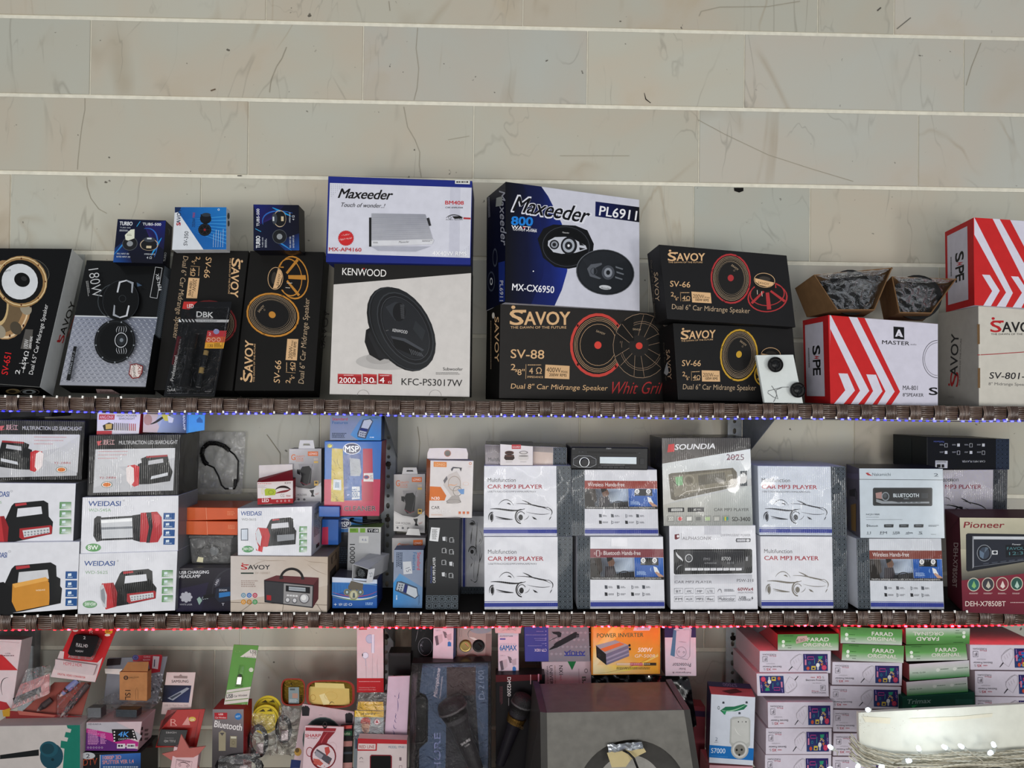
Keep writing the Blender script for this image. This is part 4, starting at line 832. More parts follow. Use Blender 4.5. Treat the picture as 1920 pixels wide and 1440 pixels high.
def handsfree(b, quad, title, strip):
    b.fr(quad, src=HFSRC); pattern(b, 690, 815, 778, 1303, 3, 14)
    b.P([(778, 896), (1272, 898), (1273, 954), (778, 956)], strip); b.T(title, 800 if 'W' in title else 868, 938, 250, 28, '#e8e4e4', 0, b=.0)
    if 'B' in title: b.L([(820, 908), (842, 908), (842, 946), (820, 946), (820, 908)], 3, '#eeeeee'); b.E(808, 928, 5, 8, '#d7b8b8', w=2); b.E(852, 928, 5, 8, '#d7b8b8', w=2)
    b.P([(778, 957), (1075, 956), (1078, 1085), (779, 1103)], ['#3a3532', '#8c9ab0', '#6a7688', '#2b2927'])
    b.P([(880, 956), (1060, 956), (1072, 1040), (1000, 1050), (900, 1052), (930, 990)], ['#8a96a8', '#a3b2c8', '#8a98ae', '#b0bccb', '#7a7f88', '#5d6470'])
    b.P([(778, 1000), (830, 980), (850, 1090), (780, 1100)], '#26221f'); b.P([(800, 957), (850, 957), (862, 1040), (845, 1060)], '#403a36'); b.P([(900, 960), (935, 962), (945, 990), (935, 1012), (905, 1015), (895, 985)], '#6d5245'); b.P([(880, 1015), (940, 1012), (962, 1095), (875, 1098)], '#332e33'); b.P([(888, 955), (930, 955), (925, 970), (895, 985)], '#1c1a19')
    b.P([(945, 1065), (1075, 1048), (1080, 1104), (930, 1100)], '#202124'); b.E(1010, 1078, 44, 34, '#0f1012', 0, w=7, a0=180, a1=380); b.L([(990, 1085), (1030, 1072)], 6, '#17181b')
    b.P([(1076, 955), (1271, 957), (1276, 1105), (1080, 1085)], ['#2a5cab', '#3465b4', '#2353a0', '#1d4c98']); b.P([(1118, 957), (1238, 958), (1240, 1008), (1118, 1006)], '#17181b')
    for x in (1136, 1213): b.E(x, 974, 16, 18, '#e8e8ea'); b.E(x, 974, 7, 9, '#2a2a2c', w=3)
    b.Q(1120, 994, 34, 8, 2, '#bbbbbb'); b.Q(1198, 994, 30, 8, 2, '#bbbbbb'); b.P([(1205, 1014), (1228, 1022), (1248, 1060), (1235, 1066), (1212, 1050)], '#dfe3e6'); b.P([(1228, 1050), (1272, 1078), (1274, 1100), (1245, 1090), (1215, 1055)], '#b8907a'); b.S([(1192, 1050), (1180, 1035), (1190, 1020)], 4, '#9fc0e6')
    b.Q(1092, 1048, 70, 26, 4, '#a9c4e8'); b.P([(779, 1086), (1276, 1086), (1277, 1105), (780, 1104)], '#1e1c1c'); b.T('Handsfree technology provides a safer and more convenient driving experience.', 790, 1102, 470, 14, '#d7d7d7', 0, b=0)
    for i, x in enumerate((876, 958, 1055, 1130)):
        for j, y in enumerate((1142, 1190)):
            if (i+j) % 2 or i == 0: b.P([(x, y), (x+18, y+2), (x+20, y+24), (x+2, y+24)], '#4b4f57' if j == 0 else '#25272b')
            else: b.L([(x+4, y), (x+6, y+28)], 3, '#4b4f57'); b.E(x+12, y+14, 7, 9, '#6a6e76', w=2)
            b.Q(x+26, y+8, 34, 14, 2, '#77797f')
    b.P([(780, 1249), (1279, 1249), (1279, 1252), (780, 1252)], '#34408f'); b.P([(780, 1257), (1280, 1256), (1281, 1284), (780, 1286)], '#303c8e'); b.P([(780, 1290), (1281, 1289), (1281, 1291), (780, 1292)], '#4a559c'); b.fr()
WH = '#dcdde4'
def torch_pic(b, x, y, s, kind='red', flip=False):
    """hand lamp picture in a 240 x 190 frame placed at x, y with scale s"""
    f = (lambda p: (x+(240-p[0])*s, y+p[1]*s)) if flip else (lambda p: (x+p[0]*s, y+p[1]*s))
    P = lambda pts, c: b.P([f(p) for p in pts], c)
    body = '#191a1c'
    P([(60, 75), (85, 20), (95, 10), (205, 0), (222, 10), (224, 60), (240, 80), (236, 125), (120, 150), (60, 160)], body)
    P([(108, 30), (196, 22), (200, 50), (104, 62)], WH if kind != 'gold' else '#cdced2'); P([(98, 12), (140, 8), (142, 16), (100, 22)], '#b03a40')
    if kind == 'red':
        P([(8, 62), (55, 58), (72, 100), (68, 160), (25, 172), (5, 120)], '#b93439'); P([(0, 75), (14, 64), (30, 110), (28, 165), (14, 160), (0, 120)], '#c6c7cc'); P([(4, 90), (18, 80), (24, 125), (20, 150), (6, 130)], '#8f9299'); P([(45, 59), (57, 58), (74, 100), (70, 159), (58, 163)], '#8f2127')
        P([(115, 105), (232, 92), (238, 100), (234, 126), (125, 146), (114, 138)], '#a32b31'); P([(126, 112), (226, 100), (228, 120), (132, 138)], '#d0d2d6')
        for i in range(8):
            for j in range(2): cx, cy = f((136+i*12, 120-i*1.4+j*10)); b.E(cx, cy, 4*s, 3.4*s, '#8e9298', n=8)
    elif kind == 'gold':
        P([(0, 70), (60, 60), (90, 80), (88, 170), (20, 190), (0, 180)], '#141416'); P([(8, 80), (50, 74), (48, 165), (12, 172)], '#26282b'); P([(88, 66), (190, 45), (205, 70), (200, 130), (100, 150), (86, 120)], '#c98a35'); P([(88, 66), (190, 45), (200, 55), (95, 78)], '#e0a552'); P([(200, 30), (235, 50), (232, 125), (202, 132)], '#17181a')
    else:
        P([(0, 95), (40, 90), (48, 150), (40, 205), (4, 195)], '#c7242c'); P([(0, 100), (14, 96), (22, 150), (14, 198), (2, 180)], '#dcdde2'); P([(48, 80), (230, 60), (235, 130), (60, 175)], body); P([(150, 120), (210, 112), (212, 128), (152, 140)], '#b9bcc2')
def icons(b, x, y, w, h, n, step, col, light='#dfe6df'):
    for i in range(n):
        yy = y+i*step; b.P([(x, yy), (x+w, yy), (x+w-2, yy+h), (x-2, yy+h)], [col, col, light, col] if col.startswith('#4') or col.startswith('#5') else col)
        b.P([(x+w*.2, yy+h*.3), (x+w*.5, yy+h*.25), (x+w*.5, yy+h*.6), (x+w*.2, yy+h*.65)], '#d9e6ee'); b.Q(x+w*.15, yy+h*.75, w*.6, h*.15, 1, '#d9e6ee')
K(0, 760, 3.43)
b = Box('lamp_box', 'white carton with an orange and black hand lamp picture, lowest of the far left stack', 'box', [(-110, 884), (512, 876), (496, 1312), (-110, 1349)], 2.0, depth=.13, lean=0, col=WH, sides={'R': '#55575c'}, m=M_GLOSS)  # right side is white card, its shade painted in as dark grey
weidasi(b, -60, 980, 105, 34); b.E(62, 940, 8, 7, '#9a9aa0', w=2); torch_pic(b, -105, 1010, 2.1, 'gold'); b.T('WEIDASI', 230, 1196, 60, 10, '#f0e3cc', 5)
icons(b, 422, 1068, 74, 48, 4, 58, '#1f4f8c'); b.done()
b = Box('lamp_box', 'white carton with a red and black hand lamp, middle of the far left stack', 'box', [(-110, 498), (488, 502), (470, 876), (-110, 886)], 2.01, depth=.13, lean=0, col=WH, sides={'R': '#55575c', 'T': '#c9cacf'}, m=M_GLOSS)  # dark right side paints shade onto a white panel
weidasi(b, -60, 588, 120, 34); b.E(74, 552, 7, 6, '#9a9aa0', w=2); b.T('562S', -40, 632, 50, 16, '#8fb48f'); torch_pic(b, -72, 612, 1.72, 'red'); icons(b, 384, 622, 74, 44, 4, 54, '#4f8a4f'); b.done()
def search(b, q, flip):
    H = [(0, 0), (588, 0), (585, 390), (0, 390)]; b.fr(q, src=H)
    b.P([(45, 92), (556, 88), (552, 360), (38, 372)], '#bcbdc2'); b.P([(45, 92), (556, 88), (555, 150), (300, 200), (44, 210)], '#cdced2'); b.P([(560, 90), (556, 340), (330, 250)] if flip else [(45, 92), (260, 250), (42, 340)], '#c6c7cb')
    for i in range(3): b.Q(62 if not flip else 270, 104+i*22, 240-i*40, 8, 1, '#c7888c')
    b.T('MULTIFUNCTION LED SEARCHLIGHT', 195, 62, 375, 24, '#c9c9cb', 0, b=.015); b.P([(52, 40), (85, 36), (70, 60), (95, 58), (60, 68)], '#c9585c'); b.T('跃江', 95, 64, 72, 34, '#d8a8a8', 0, b=.02)
    x = 400 if flip else 75
    b.T('YJ-2886', x, 285 if not flip else 285, 108, 17, '#a8383c', 0, b=.0, sh=.1, sp=1.1); b.E(x+50, 320, 36, 20, '#55604f'); b.E(x+50, 320, 32, 17, '#e8e2da'); b.E(x+50, 320, 26, 13, '#d5742c')
    g = (lambda p: (588-p[0]+(-10), p[1])) if flip else (lambda p: p)
    P = lambda pts, c: b.P([g(p) for p in pts], c)
    P([(320, 190), (345, 180), (338, 155), (372, 140), (508, 132), (525, 200), (545, 240), (530, 300), (400, 318), (330, 320)], '#191a1b'); P([(388, 168), (480, 155), (484, 180), (386, 195)], '#bcbdc2'); P([(372, 138), (508, 130), (509, 142), (374, 150)], '#9c2d33')
    P([(255, 200), (300, 192), (330, 205), (330, 325), (300, 335), (262, 300)], '#c22f35'); P([(245, 215), (270, 198), (295, 215), (300, 300), (280, 330), (252, 295)], '#e9dedd'); P([(410, 268), (515, 244), (515, 264), (405, 288)], '#c9ccd2')
    b.fr()
q = [(-60, 92), (548, 100), (524, 480), (-60, 482)]
b = Box('lamp_box', 'black framed searchlight carton wrapped in film, topmost of the far left stack', 'box', q, 2.02, depth=.13, lean=0, col='#151415', m=M_WRAP, sides={'R': '#1b1b1c', 'T': '#26262a'}); search(b, q, True); b.done()
q = [(572, 192), (1162, 186), (1146, 577), (560, 581)]
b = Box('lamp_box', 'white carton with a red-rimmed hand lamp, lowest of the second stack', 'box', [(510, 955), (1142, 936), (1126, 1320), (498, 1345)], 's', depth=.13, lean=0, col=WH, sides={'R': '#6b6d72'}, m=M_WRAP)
weidasi(b, 543, 1032, 196, 31); b.T('WD-562S', 547, 1084, 145, 20, '#8fae8f', 0, b=.01); b.E(757, 1000, 6, 5, '#9a9aa0', w=2); b.E(578, 1280, 46, 24, '#6f9c74'); b.E(578, 1280, 38, 18, '#7fab83'); b.T('5W+5W', 545, 1290, 72, 22, '#e9f0ea', 0, b=.02); torch_pic(b, 642, 1052, 1.52, 'red'); icons(b, 1042, 1060, 70, 44, 4, 54, '#4f8a4f'); Ys = b.Y; b.done()
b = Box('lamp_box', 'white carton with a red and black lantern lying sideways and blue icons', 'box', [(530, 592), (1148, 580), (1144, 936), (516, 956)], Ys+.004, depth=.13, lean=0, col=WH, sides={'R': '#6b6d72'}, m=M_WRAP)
weidasi(b, 570, 648, 208, 32); b.T('WD-545A', 570, 684, 144, 20, '#8fb48f', 0, b=.01); b.E(796, 612, 5, 5, '#9a9aa0', w=2); b.E(600, 915, 50, 26, '#5f9a5f'); b.T('8W', 565, 928, 66, 28, '#f2f6f2', 0, b=.04)
b.P([(605, 730), (625, 712), (650, 714), (655, 870), (622, 878), (600, 840)], '#1c1d1f'); b.P([(648, 728), (850, 715), (855, 862), (655, 868)], '#c9ccd1'); b.P([(650, 740), (850, 728), (850, 745), (650, 758)], '#f1f3f5'); b.P([(650, 785), (852, 778), (852, 792), (650, 800)], '#7e838a'); b.P([(648, 722), (852, 710), (852, 722), (650, 735)], '#2a2c2f'); b.P([(652, 858), (855, 850), (855, 862), (655, 870)], '#2a2c2f')
b.P([(850, 708), (905, 700), (900, 878), (855, 866)], '#202124'); b.P([(905, 692), (960, 688), (965, 880), (900, 880)], '#b5333a'); b.P([(940, 690), (975, 688), (985, 780), (965, 884), (940, 884), (958, 780)], '#232427'); b.P([(972, 686), (1010, 684), (1040, 720), (1042, 830), (1015, 880), (962, 884), (982, 780)], '#b02f36'); b.P([(990, 700), (1025, 705), (1030, 760), (1000, 790)], '#c94a50'); icons(b, 1052, 692, 72, 42, 4, 54, '#1f4f8c'); b.done()
b = Box('lamp_box', 'black framed searchlight carton wrapped in film, topmost of the second stack', 'box', q, Ys+.01, depth=.13, lean=0, col='#171617', m=M_WRAP, sides={'R': '#1b1b1c', 'T': '#26262a'}); search(b, q, False); b.done()
b = Box('small_box', 'small white and red carton lying on the second searchlight stack', 'box', [(625, 45), (905, 52), (893, 184), (621, 189)], 2.03, depth=.06, lean=0, col='#d8d3d2', sides={'R': '#b03038'}, m=M_GLOSS)
b.P([(637, 58), (738, 60), (735, 92), (635, 92)], '#b8343a'); b.T('ANG.ONX', 642, 86, 88, 20, '#e9c9c9', 0); b.T('HIGH POWER', 752, 74, 128, 13, '#4b4b52'); b.T('SEARCHLIGHT', 764, 92, 104, 13, '#4b4b52'); b.P([(660, 130), (700, 110), (730, 120), (728, 158), (670, 162)], '#2a2320'); b.P([(678, 122), (720, 118), (718, 150), (680, 154)], '#c9a95a')
for i in range(12): b.L([(738+i*12, 112+i*.6), (737+i*12, 160+i*.4)], 5, '#4b4443' if i < 8 else '#b0393f')
b.P([(622, 165), (720, 163), (719, 186), (621, 188)], '#b8343a'); b.done()
b = Box('dark_tray', 'flat dark tray under the upper shelf at the far left, behind the searchlight carton', 'tray', [(-60, 40), (335, 42), (328, 74), (-60, 78)], 2.16, depth=.1, col='#3b3c3e', m=M_STEEL); b.P([(230, 46), (318, 46), (316, 70), (232, 70)], '#5a5c5e'); b.done()
K(320, 770, 3.5125)
b = Box('headlamp_box', 'blue carton with a hanging tab and headlamp picture, just under the upper shelf', 'box', [(-178, -6), (118, 6), (112, 148), (-183, 142)], 2.035, depth=.05, lean=0, col='#a9b4c6', sides={'R': '#2b7fc4'}, m=M_GLOSS)
b.P([(-178, -6), (-70, -2), (-95, 60), (-60, 145), (-183, 142)], '#c9b7b2'); b.P([(-40, 20), (118, 6), (112, 148), (-90, 144)], ['#8fa0be', '#1a3f7c', '#152c58', '#9aa8c0']); b.S([(-140, 90), (-80, 80), (-60, 30), (0, 30)], 16, '#17181b'); b.P([(-60, 30), (-20, 20), (20, 70), (-40, 66)], '#c9c04a'); b.P([(-22, 30), (20, 50), (12, 80), (-14, 78)], '#cfd3da'); b.E(-150, 60, 28, 36, '#b08a80'); b.T('HEADLAMP', 80, 20, 108, 14, '#dfe6f0', -88, b=.02)
b.P([(108, 8), (118, 8), (112, 148), (104, 148)], '#2b7fc4')
e = b.done(); t = MB(); P = [on(b, *p, 0) for p in ((118, 8), (226, 14), (222, 128), (114, 146))]; Q_ = [p+Vector((0, .0015, 0)) for p in P]; t.hexa(P+Q_, '#3c93d6'); t.build('hanging_tab', M_GLOSS, e); a2 = Art(); a2.start(P[3], b.n); a2.P([(170, 60), (190, 40), (210, 62), (212, 80), (172, 78)], '#1f5f9c'); a2.end(e, M_GLOSS)
# orange cartons, clear container, headlamp carton
b = Box('headlamp_box', 'dark purple headlamp carton below the clear plastic container', 'box', [(38, 1036), (396, 1036), (396, 1320), (34, 1323)], 's', depth=.13, lean=0, col='#15121d', sides={'T': '#5a585a', 'R': '#15121d'}, m=M_GLOSS)
b.P([(38, 1036), (395, 1036), (395, 1320), (34, 1323)], ['#131118', '#1a1626', '#151122', '#1b1530']); b.P([(34, 1180), (250, 1130), (200, 1322), (34, 1323)], '#1f1a33'); b.Q(60, 1042, 110, 6, 1, '#8a868c'); b.T('USB CHARGING', 58, 1076, 194, 20, '#dcdce2', 1, b=.03); b.T('HEADLAMP', 56, 1102, 140, 20, '#dcdce2', 1, b=.03)
b.S([(275, 1230), (270, 1130), (310, 1060), (395, 1040)], 12, '#2a2a34'); b.P([(296, 1110), (330, 1098), (322, 1150), (290, 1165)], '#3b3b48'); b.P([(300, 1170), (392, 1160), (392, 1250), (320, 1262), (290, 1230)], '#1c2233'); b.P([(318, 1200), (392, 1192), (392, 1220), (318, 1232)], '#2b6fae'); b.T('LED', 300, 1150, 40, 12, '#d8d8e2', 60); b.T('ZOOM', 318, 1188, 52, 12, '#d8d8e2'); b.P([(172, 1240), (190, 1225), (208, 1250), (188, 1280)], '#8aa59c'); b.T('CCC', 208, 1245, 40, 18, '#a9b6b9', 8); b.P([(215, 1215), (290, 1205), (290, 1225), (215, 1240)], '#0d0d14')
for i in range(8): b.E(102+30*math.cos(i*.785), 1228+26*math.sin(i*.785), 12, 11, '#a9a9b4', n=8)
b.E(102, 1228, 32, 27, '#a9a9b4'); b.T('WHITE LASER', 60, 1282, 82, 11, '#a9a9b4'); b.T('T', 336, 1284, 18, 16, '#cfcfda'); b.done()
cY = 2.06
for lab, q, dy in (('orange carton lying on the clear plastic container', [(60, 727), (442, 730), (440, 820), (54, 813)], 0), ('orange carton, upper one of the two on the clear container', [(55, 637), (444, 640), (440, 716), (55, 726)], .003)):
    b = Box('flat_box', lab, 'box', q, cY+dy, depth=.13, lean=0, col='#c9562c', sides={'R': '#a8431f'}, m=M_GLOSS)
    (x0, y0), (x1, y1) = q[0], q[2]; b.P([(x0+2, y0), (x0+180, y0+2), (x0+182, y1-2), (x0+2, y1-6)], ['#d4673a', '#c9562c', '#c2501f', '#cf6030']); b.L([(x0+178, y0+2), (x0+182, y1)], 2, '#e8a888'); b.Q(x0+318, y0+26, 52, 30, 3, '#d78058'); b.done()
e = thing('plastic_container', 'clear lidded plastic container holding dark coiled cable, under the orange cartons', 'container', at(*XP((268, 1010)), cY+.06))
P = [at(*XP(p), cY) for p in ((118, 838), (402, 838), (392, 1012), (135, 1010))]; K_ = [p+Vector((0, .11, 0)) for p in P]
t = MB(); t.hexa(P+K_, '#ffffff'); t.build('tub', M_FROST, e, bevel=.006)
t = MB(); P2 = [at(*XP(p), cY-.004) for p in ((118, 822), (416, 822), (412, 842), (116, 840))]; t.hexa(P2+[p+Vector((0, .118, 0)) for p in P2], '#9a9ea2'); t.build('lid', M_FROST, e, bevel=.002)
t = MB(); P2 = [at(*XP(p), cY-.008) for p in ((232, 835), (292, 835), (290, 880), (236, 878))]; t.hexa(P2+[p+Vector((0, .006, 0)) for p in P2], '#c0c4c8'); t.build('latch', M_CLEAR, e)
t = MB(); c0 = at(*XP((250, 930)), cY+.05)
t.tube([c0+Vector((math.cos(a)*(.028+.004*math.sin(a*3.3)), math.sin(a*1.7)*.014, math.sin(a)*.016)) for a in [i*.35 for i in range(60)]], .0022, '#17181a', n=6); t.build('coiled_cable', M_PLAST, e)
t = MB(); t.lathe(at(*XP((288, 925)), cY+.01), (0, -1, 0), [(-.004, 0), (-.004, .011), (.002, .012), (.003, .009), (.003, 0)], '#5a5d60', n=20); t.build('round_disc', M_PLAST, e)
t = MB(); P2 = [at(*XP(p), cY-.002) for p in ((182, 962), (215, 968), (212, 1000), (170, 995))]; t.hexa(P2+[p+Vector((0, .001, 0)) for p in P2], '#d8d2b0'); t.build('paper_tag', M_CARD, e)
# lamp and radio
b = Box('radio_box', 'pale marbled carton printed with a brown radio, under the small hand lamp carton', 'box', [(395, 957), (1035, 962), (1030, 1330), (393, 1326)], 's', depth=.15, lean=0, col='#bdb0a3', sides={'R': '#7d6a58', 'T': '#8d8278'})
b.P([(395, 957), (1035, 962), (1033, 1150), (800, 1200), (394, 1250)], ['#c6bdb8', '#b8a898', '#c4b8ab', '#cfc8c4', '#cbc4c0'])
for pts in ([(570, 975), (640, 1000), (700, 980), (760, 990)], [(880, 980), (930, 1010), (1000, 990), (1032, 1010)], [(620, 990), (560, 1000), (520, 1040)], [(900, 1010), (950, 1060), (1030, 1080)]): b.S(pts, 3, '#8f7f70')
for a, c in (((735, 1330), (745, 1260)), ((455, 1328), (560, 1250)), ((1000, 1330), (960, 1270)), ((395, 1262), (1031, 1280))): b.L([a, c], 2.4, '#54463c')
savoy(b, 463, 1046, 190, 42, '#2f3033', '#b0282e', False); b.P([(462, 1066), (546, 1066), (546, 1075), (462, 1075)], '#2b3a34'); b.T('SV-1000BT', 556, 1076, 100, 14, '#a39488', b=0); b.Q(464, 1118, 110, 48, 4, '#a08f88')
for i, c in enumerate(('#6f93a8', '#3e6fb0', '#b0445c', '#c9892a', '#a8752c', '#3b8a52')):
    b.E(479+(i % 3)*38, 1216+(i//3)*44, 16, 16, c); b.E(479+(i % 3)*38, 1216+(i//3)*44, 8, 8, '#e0d8d0', w=2)
b.P([(615, 1115), (695, 1085), (975, 1100), (972, 1240), (935, 1300), (620, 1262)], '#4a2226'); b.P([(615, 1115), (695, 1085), (975, 1100), (940, 1148)], '#5e3034'); b.P([(615, 1117), (942, 1148), (936, 1300), (618, 1262)], '#26262a'); b.P([(622, 1125), (742, 1136), (740, 1268), (626, 1255)], '#3a3a3e'); b.P([(745, 1138), (935, 1156), (930, 1292), (742, 1270)], '#8d8b8c')
b.P([(758, 1150), (918, 1162), (918, 1205), (758, 1190)], '#1e1e22'); b.P([(778, 1158), (888, 1167), (888, 1192), (778, 1183)], '#9da3aa'); b.L([(780, 1172), (886, 1180)], 2, '#4b4f55')
for i in range(4): b.P([(765+i*19, 1210+i*1.5), (780+i*19, 1211+i*1.5), (779+i*19, 1222+i*1.5), (764+i*19, 1221+i*1.5)], '#d0d0d2')
b.E(770, 1248, 17, 18, '#5a5a5e'); b.E(770, 1246, 12, 13, '#c9c9cc'); b.E(816, 1252, 17, 18, '#5a5a5e'); b.E(816, 1250, 12, 13, '#c9c9cc'); b.E(880, 1238, 34, 33, '#5c5a5e'); b.E(880, 1236, 28, 28, '#b9b9bd'); b.E(876, 1232, 17, 17, '#dededf')
b.P([(632, 1214), (662, 1217), (662, 1250), (632, 1246)], '#a02a30'); b.E(797, 1110, 80, 76, '#211f20', 0, w=15, a0=182, a1=358, wy=16); b.P([(716, 1095), (740, 1090), (742, 1108), (716, 1110)], '#2b2829'); b.P([(858, 1100), (880, 1098), (880, 1112), (860, 1112)], '#2b2829')
b.side('R'); b.fr(b.pq('R'), 70, 360); b.L([(25, 30), (50, 25), (50, 70), (25, 75), (25, 30)], 3, '#2a2420'); b.P([(15, 120), (50, 112), (50, 190), (15, 200)], '#2f2a27'); b.fr(); Yr = b.Y; b.done()
b = Box('lamp_box', 'small film-wrapped white carton with a hand lamp, on top of the radio carton', 'box', [(440, 642), (932, 630), (926, 962), (442, 958)], Yr+.008, depth=.13, lean=0, col=WH, sides={'R': '#c9cacf', 'T': '#a5a5a9'}, m=M_WRAP)
weidasi(b, 463, 691, 136, 28); b.T('WD-561S', 467, 724, 96, 16, '#8c8f8c'); torch_pic(b, 558, 702, 1.12, 'small'); b.P([(668, 742), (690, 722), (795, 720), (810, 780), (828, 790), (822, 880), (650, 892), (640, 770), (660, 760)], '#2a2b2e'); b.P([(665, 745), (775, 735), (778, 768), (662, 778)], '#cfd0d6'); b.P([(700, 820), (815, 812), (815, 850), (702, 862)], '#8f9298'); b.P([(560, 800), (575, 770), (640, 775), (655, 820), (640, 895), (580, 898), (562, 850)], '#b5232b'); b.P([(560, 800), (580, 772), (600, 830), (590, 892), (566, 860)], '#cfd2d8')
b.P([(462, 778), (510, 776), (510, 856), (462, 856)], '#6a707a'); b.P([(467, 784), (505, 782), (505, 850), (467, 850)], '#ced6e2'); b.E(508, 912, 38, 22, '#3f8a52'); b.T('3W+3W', 476, 922, 66, 22, '#e9f0ea', b=.02); icons(b, 848, 762, 50, 38, 4, 44, '#4f8a4f')
b.side('R'); b.fr(b.pq('R'), 70, 330); b.T('WEIDASI', 15, 40, 40, 16, '#3b5f9c', 4, b=.01); b.Q(15, 60, 44, 160, 16, '#777a80'); b.P([(30, 75), (50, 70), (50, 100), (30, 105)], '#c0c2c8'); b.Q(30, 280, 20, 24, 1, '#333333', gap=0); b.fr(); b.done()
# head lamp carton with open lid, phone holder, bag with coiled lead
b = Box('headlamp_box', 'small white and red headlamp carton with its lid open', 'box', [(569, 470), (806, 456), (806, 610), (572, 619)], Yr+.03, depth=.06, lean=0, yaw=8, col='#d9d0d0', sides={'T': '#3b1518', 'R': '#9a2229', 'L': '#9a2229'})
b.Q(574, 478, 106, 10, 1, '#c98a8c'); b.Q(574, 492, 66, 20, 3, '#b9b0b0'); b.T('LED', 602, 592, 44, 26, '#f0e8e8', b=.04); b.P([(572, 578), (660, 574), (668, 612), (572, 619)], '#a3242b'); b.P([(660, 584), (806, 578), (806, 610), (668, 614)], '#a3242b'); b.T('LED', 602, 602, 44, 22, '#f0e8e8', b=.04); b.E(604, 530, 6, 22, '#d8d2a0', w=2); b.P([(618, 522), (630, 512), (684, 515), (694, 530), (688, 556), (622, 560)], '#a8b83a'); b.E(660, 538, 18, 14, '#6f8030', w=3)
b.S([(690, 520), (720, 490), (770, 500), (790, 520)], 16, '#2b1a1c'); b.S([(690, 545), (730, 530), (770, 535), (790, 515)], 14, '#7a2027'); b.T('K377', 752, 482, 40, 11, '#5a2a2c'); b.T('CG', 722, 568, 26, 20, '#8a8482', -4, b=-.01); b.T('70W', 760, 568, 30, 12, '#a3242b')
for i in range(4): b.E(702+i*26, 596-i, 6, 6, '#e0c8c8', w=2)
e = b.done(); t = MB(); A = [at(*XP(p), y) for p, y in (((582, 445), Yr+.09), ((802, 388), Yr+.09), ((806, 458), Yr+.03), ((569, 470), Yr+.03))]; t.hexa(A+[p+Vector((0, .0015, -.0015)) for p in A], '#8f1f27'); t.build('lid_flap', M_CARD, e)
t = MB(); A = [at(*XP(p), Yr+.092) for p in ((582, 360), (803, 352), (803, 390), (582, 446))]; t.hexa(A+[p+Vector((0, .0015, 0)) for p in A], '#d6cfcc'); t.build('lid_flap', M_CARD, e, label='white upper lid flap')
def holder(label, q, tab, Y, depth, cut=None, foot=True):
    b = Box('holder_box', label, 'box', q, Y, depth=depth, col='#c3c1c1', sides={'R': '#2a2a2c', 'L': '#8c8a8a', 'T': '#a5a3a2'}, m=M_GLOSS); b.fr(q, 205, 390)
    b.P([(0, 0), (205, 0), (205, 240), (150, 292), (60, 280), (0, 250)], ['#c9c6c4', '#a9a6a6', '#6a6868', '#2f2e30', '#4a494b', '#8d8b8b']); b.T('G', 14, 82, 26, 42, '#d2682c', b=.02); b.T('GRAVITY', 42, 62, 60, 14, '#d2682c'); b.T('LOCK', 42, 80, 52, 14, '#d2682c'); b.Q(42, 86, 50, 6, 1, '#d2682c')
    b.P([(120, 20), (185, 20), (185, 54), (120, 52)], '#d2682c'); b.T('LDNIO', 128, 44, 50, 15, '#f4ebe6', b=.01); b.R(158, 68, 185, 84, '#b9aaa0'); b.R(158, 90, 185, 104, '#c9a24a')
    b.P([(60, 110), (150, 110), (160, 150), (70, 160)], '#8f8d8f'); b.P([(70, 160), (84, 130), (128, 124), (145, 150), (138, 250), (90, 268), (72, 240), (80, 200)], '#17171a'); b.P([(50, 150), (72, 150), (72, 190), (52, 180)], '#17171a'); b.L([(72, 240), (110, 262), (136, 250)], 4, '#7a2438'); b.L([(150, 110), (120, 262)], 2, '#5c5b5d'); b.R(160, 232, 186, 266, '#c9a24a'); b.R(165, 238, 181, 252, '#2b2721')
    if foot: b.P([(0, 262), (60, 290), (120, 296), (205, 270), (205, 390), (0, 390)], '#cfcdcc'); b.T('CAR HOLDER', 14, 340, 100, 14, '#3c3c3e', 0, b=0); b.P([(130, 300), (160, 296), (155, 330), (165, 345), (140, 345), (145, 325)], '#17171a'); b.Q(14, 350, 60, 6, 1, '#8a8888'); [b.E(26+i*36, 366, 8, 8, '#6a6a6c') for i in range(3)]; b.T('360°', 168, 335, 28, 12, '#a04a3a', 20)
    b.fr(); e = b.done()
    t = MB(); A = [at(*XP(p), Y+.004) for p in tab]; c = sum(A, Vector())/4; O = A+[p+Vector((0, .0012, 0)) for p in A]
    hx = [c.lerp(A[0], .45), c.lerp(A[1], .45), c.lerp(A[2], .45), c.lerp(A[3], .45)]; hx = [Vector((h.x, h.y, h.z*.5+c.z*.5)) for h in hx]
    t.raw(A+hx, [(0, 1, 5, 4), (1, 2, 6, 5), (2, 3, 7, 6), (3, 0, 4, 7)], '#d0cfce'); o = t.build('hanging_tab', M_GLOSS, e); so = o.modifiers.new('thick', 'SOLIDIFY'); so.thickness = .0012
    return b
holder('grey phone holder carton with a hanging tab, behind the white and red headlamp carton', [(780, 252), (992, 250), (992, 608), (778, 606)], [(852, 194), (940, 194), (950, 252), (842, 252)], Yr+.1, .05)
e = thing('cable_bag', 'clear plastic bag with a black coiled charging lead, hanging against the tiles', 'bag', at(*XP((322, 548)), 2.305))
pts = [at(*XP(p), 2.309) for p in ((182, 140), (496, 140), (470, 548), (178, 552))]
bag('clear_bag', pts, 14, 16, .005, 21, Vector((0, -1, 0)), e, M_HAZY)
t = MB(); path = [(385, 262), (350, 232), (300, 215), (250, 215), (215, 245), (205, 290), (220, 335), (240, 355)]; pp = []
W3 = [at(*XP(p), 2.293) for p in path]
n = 260
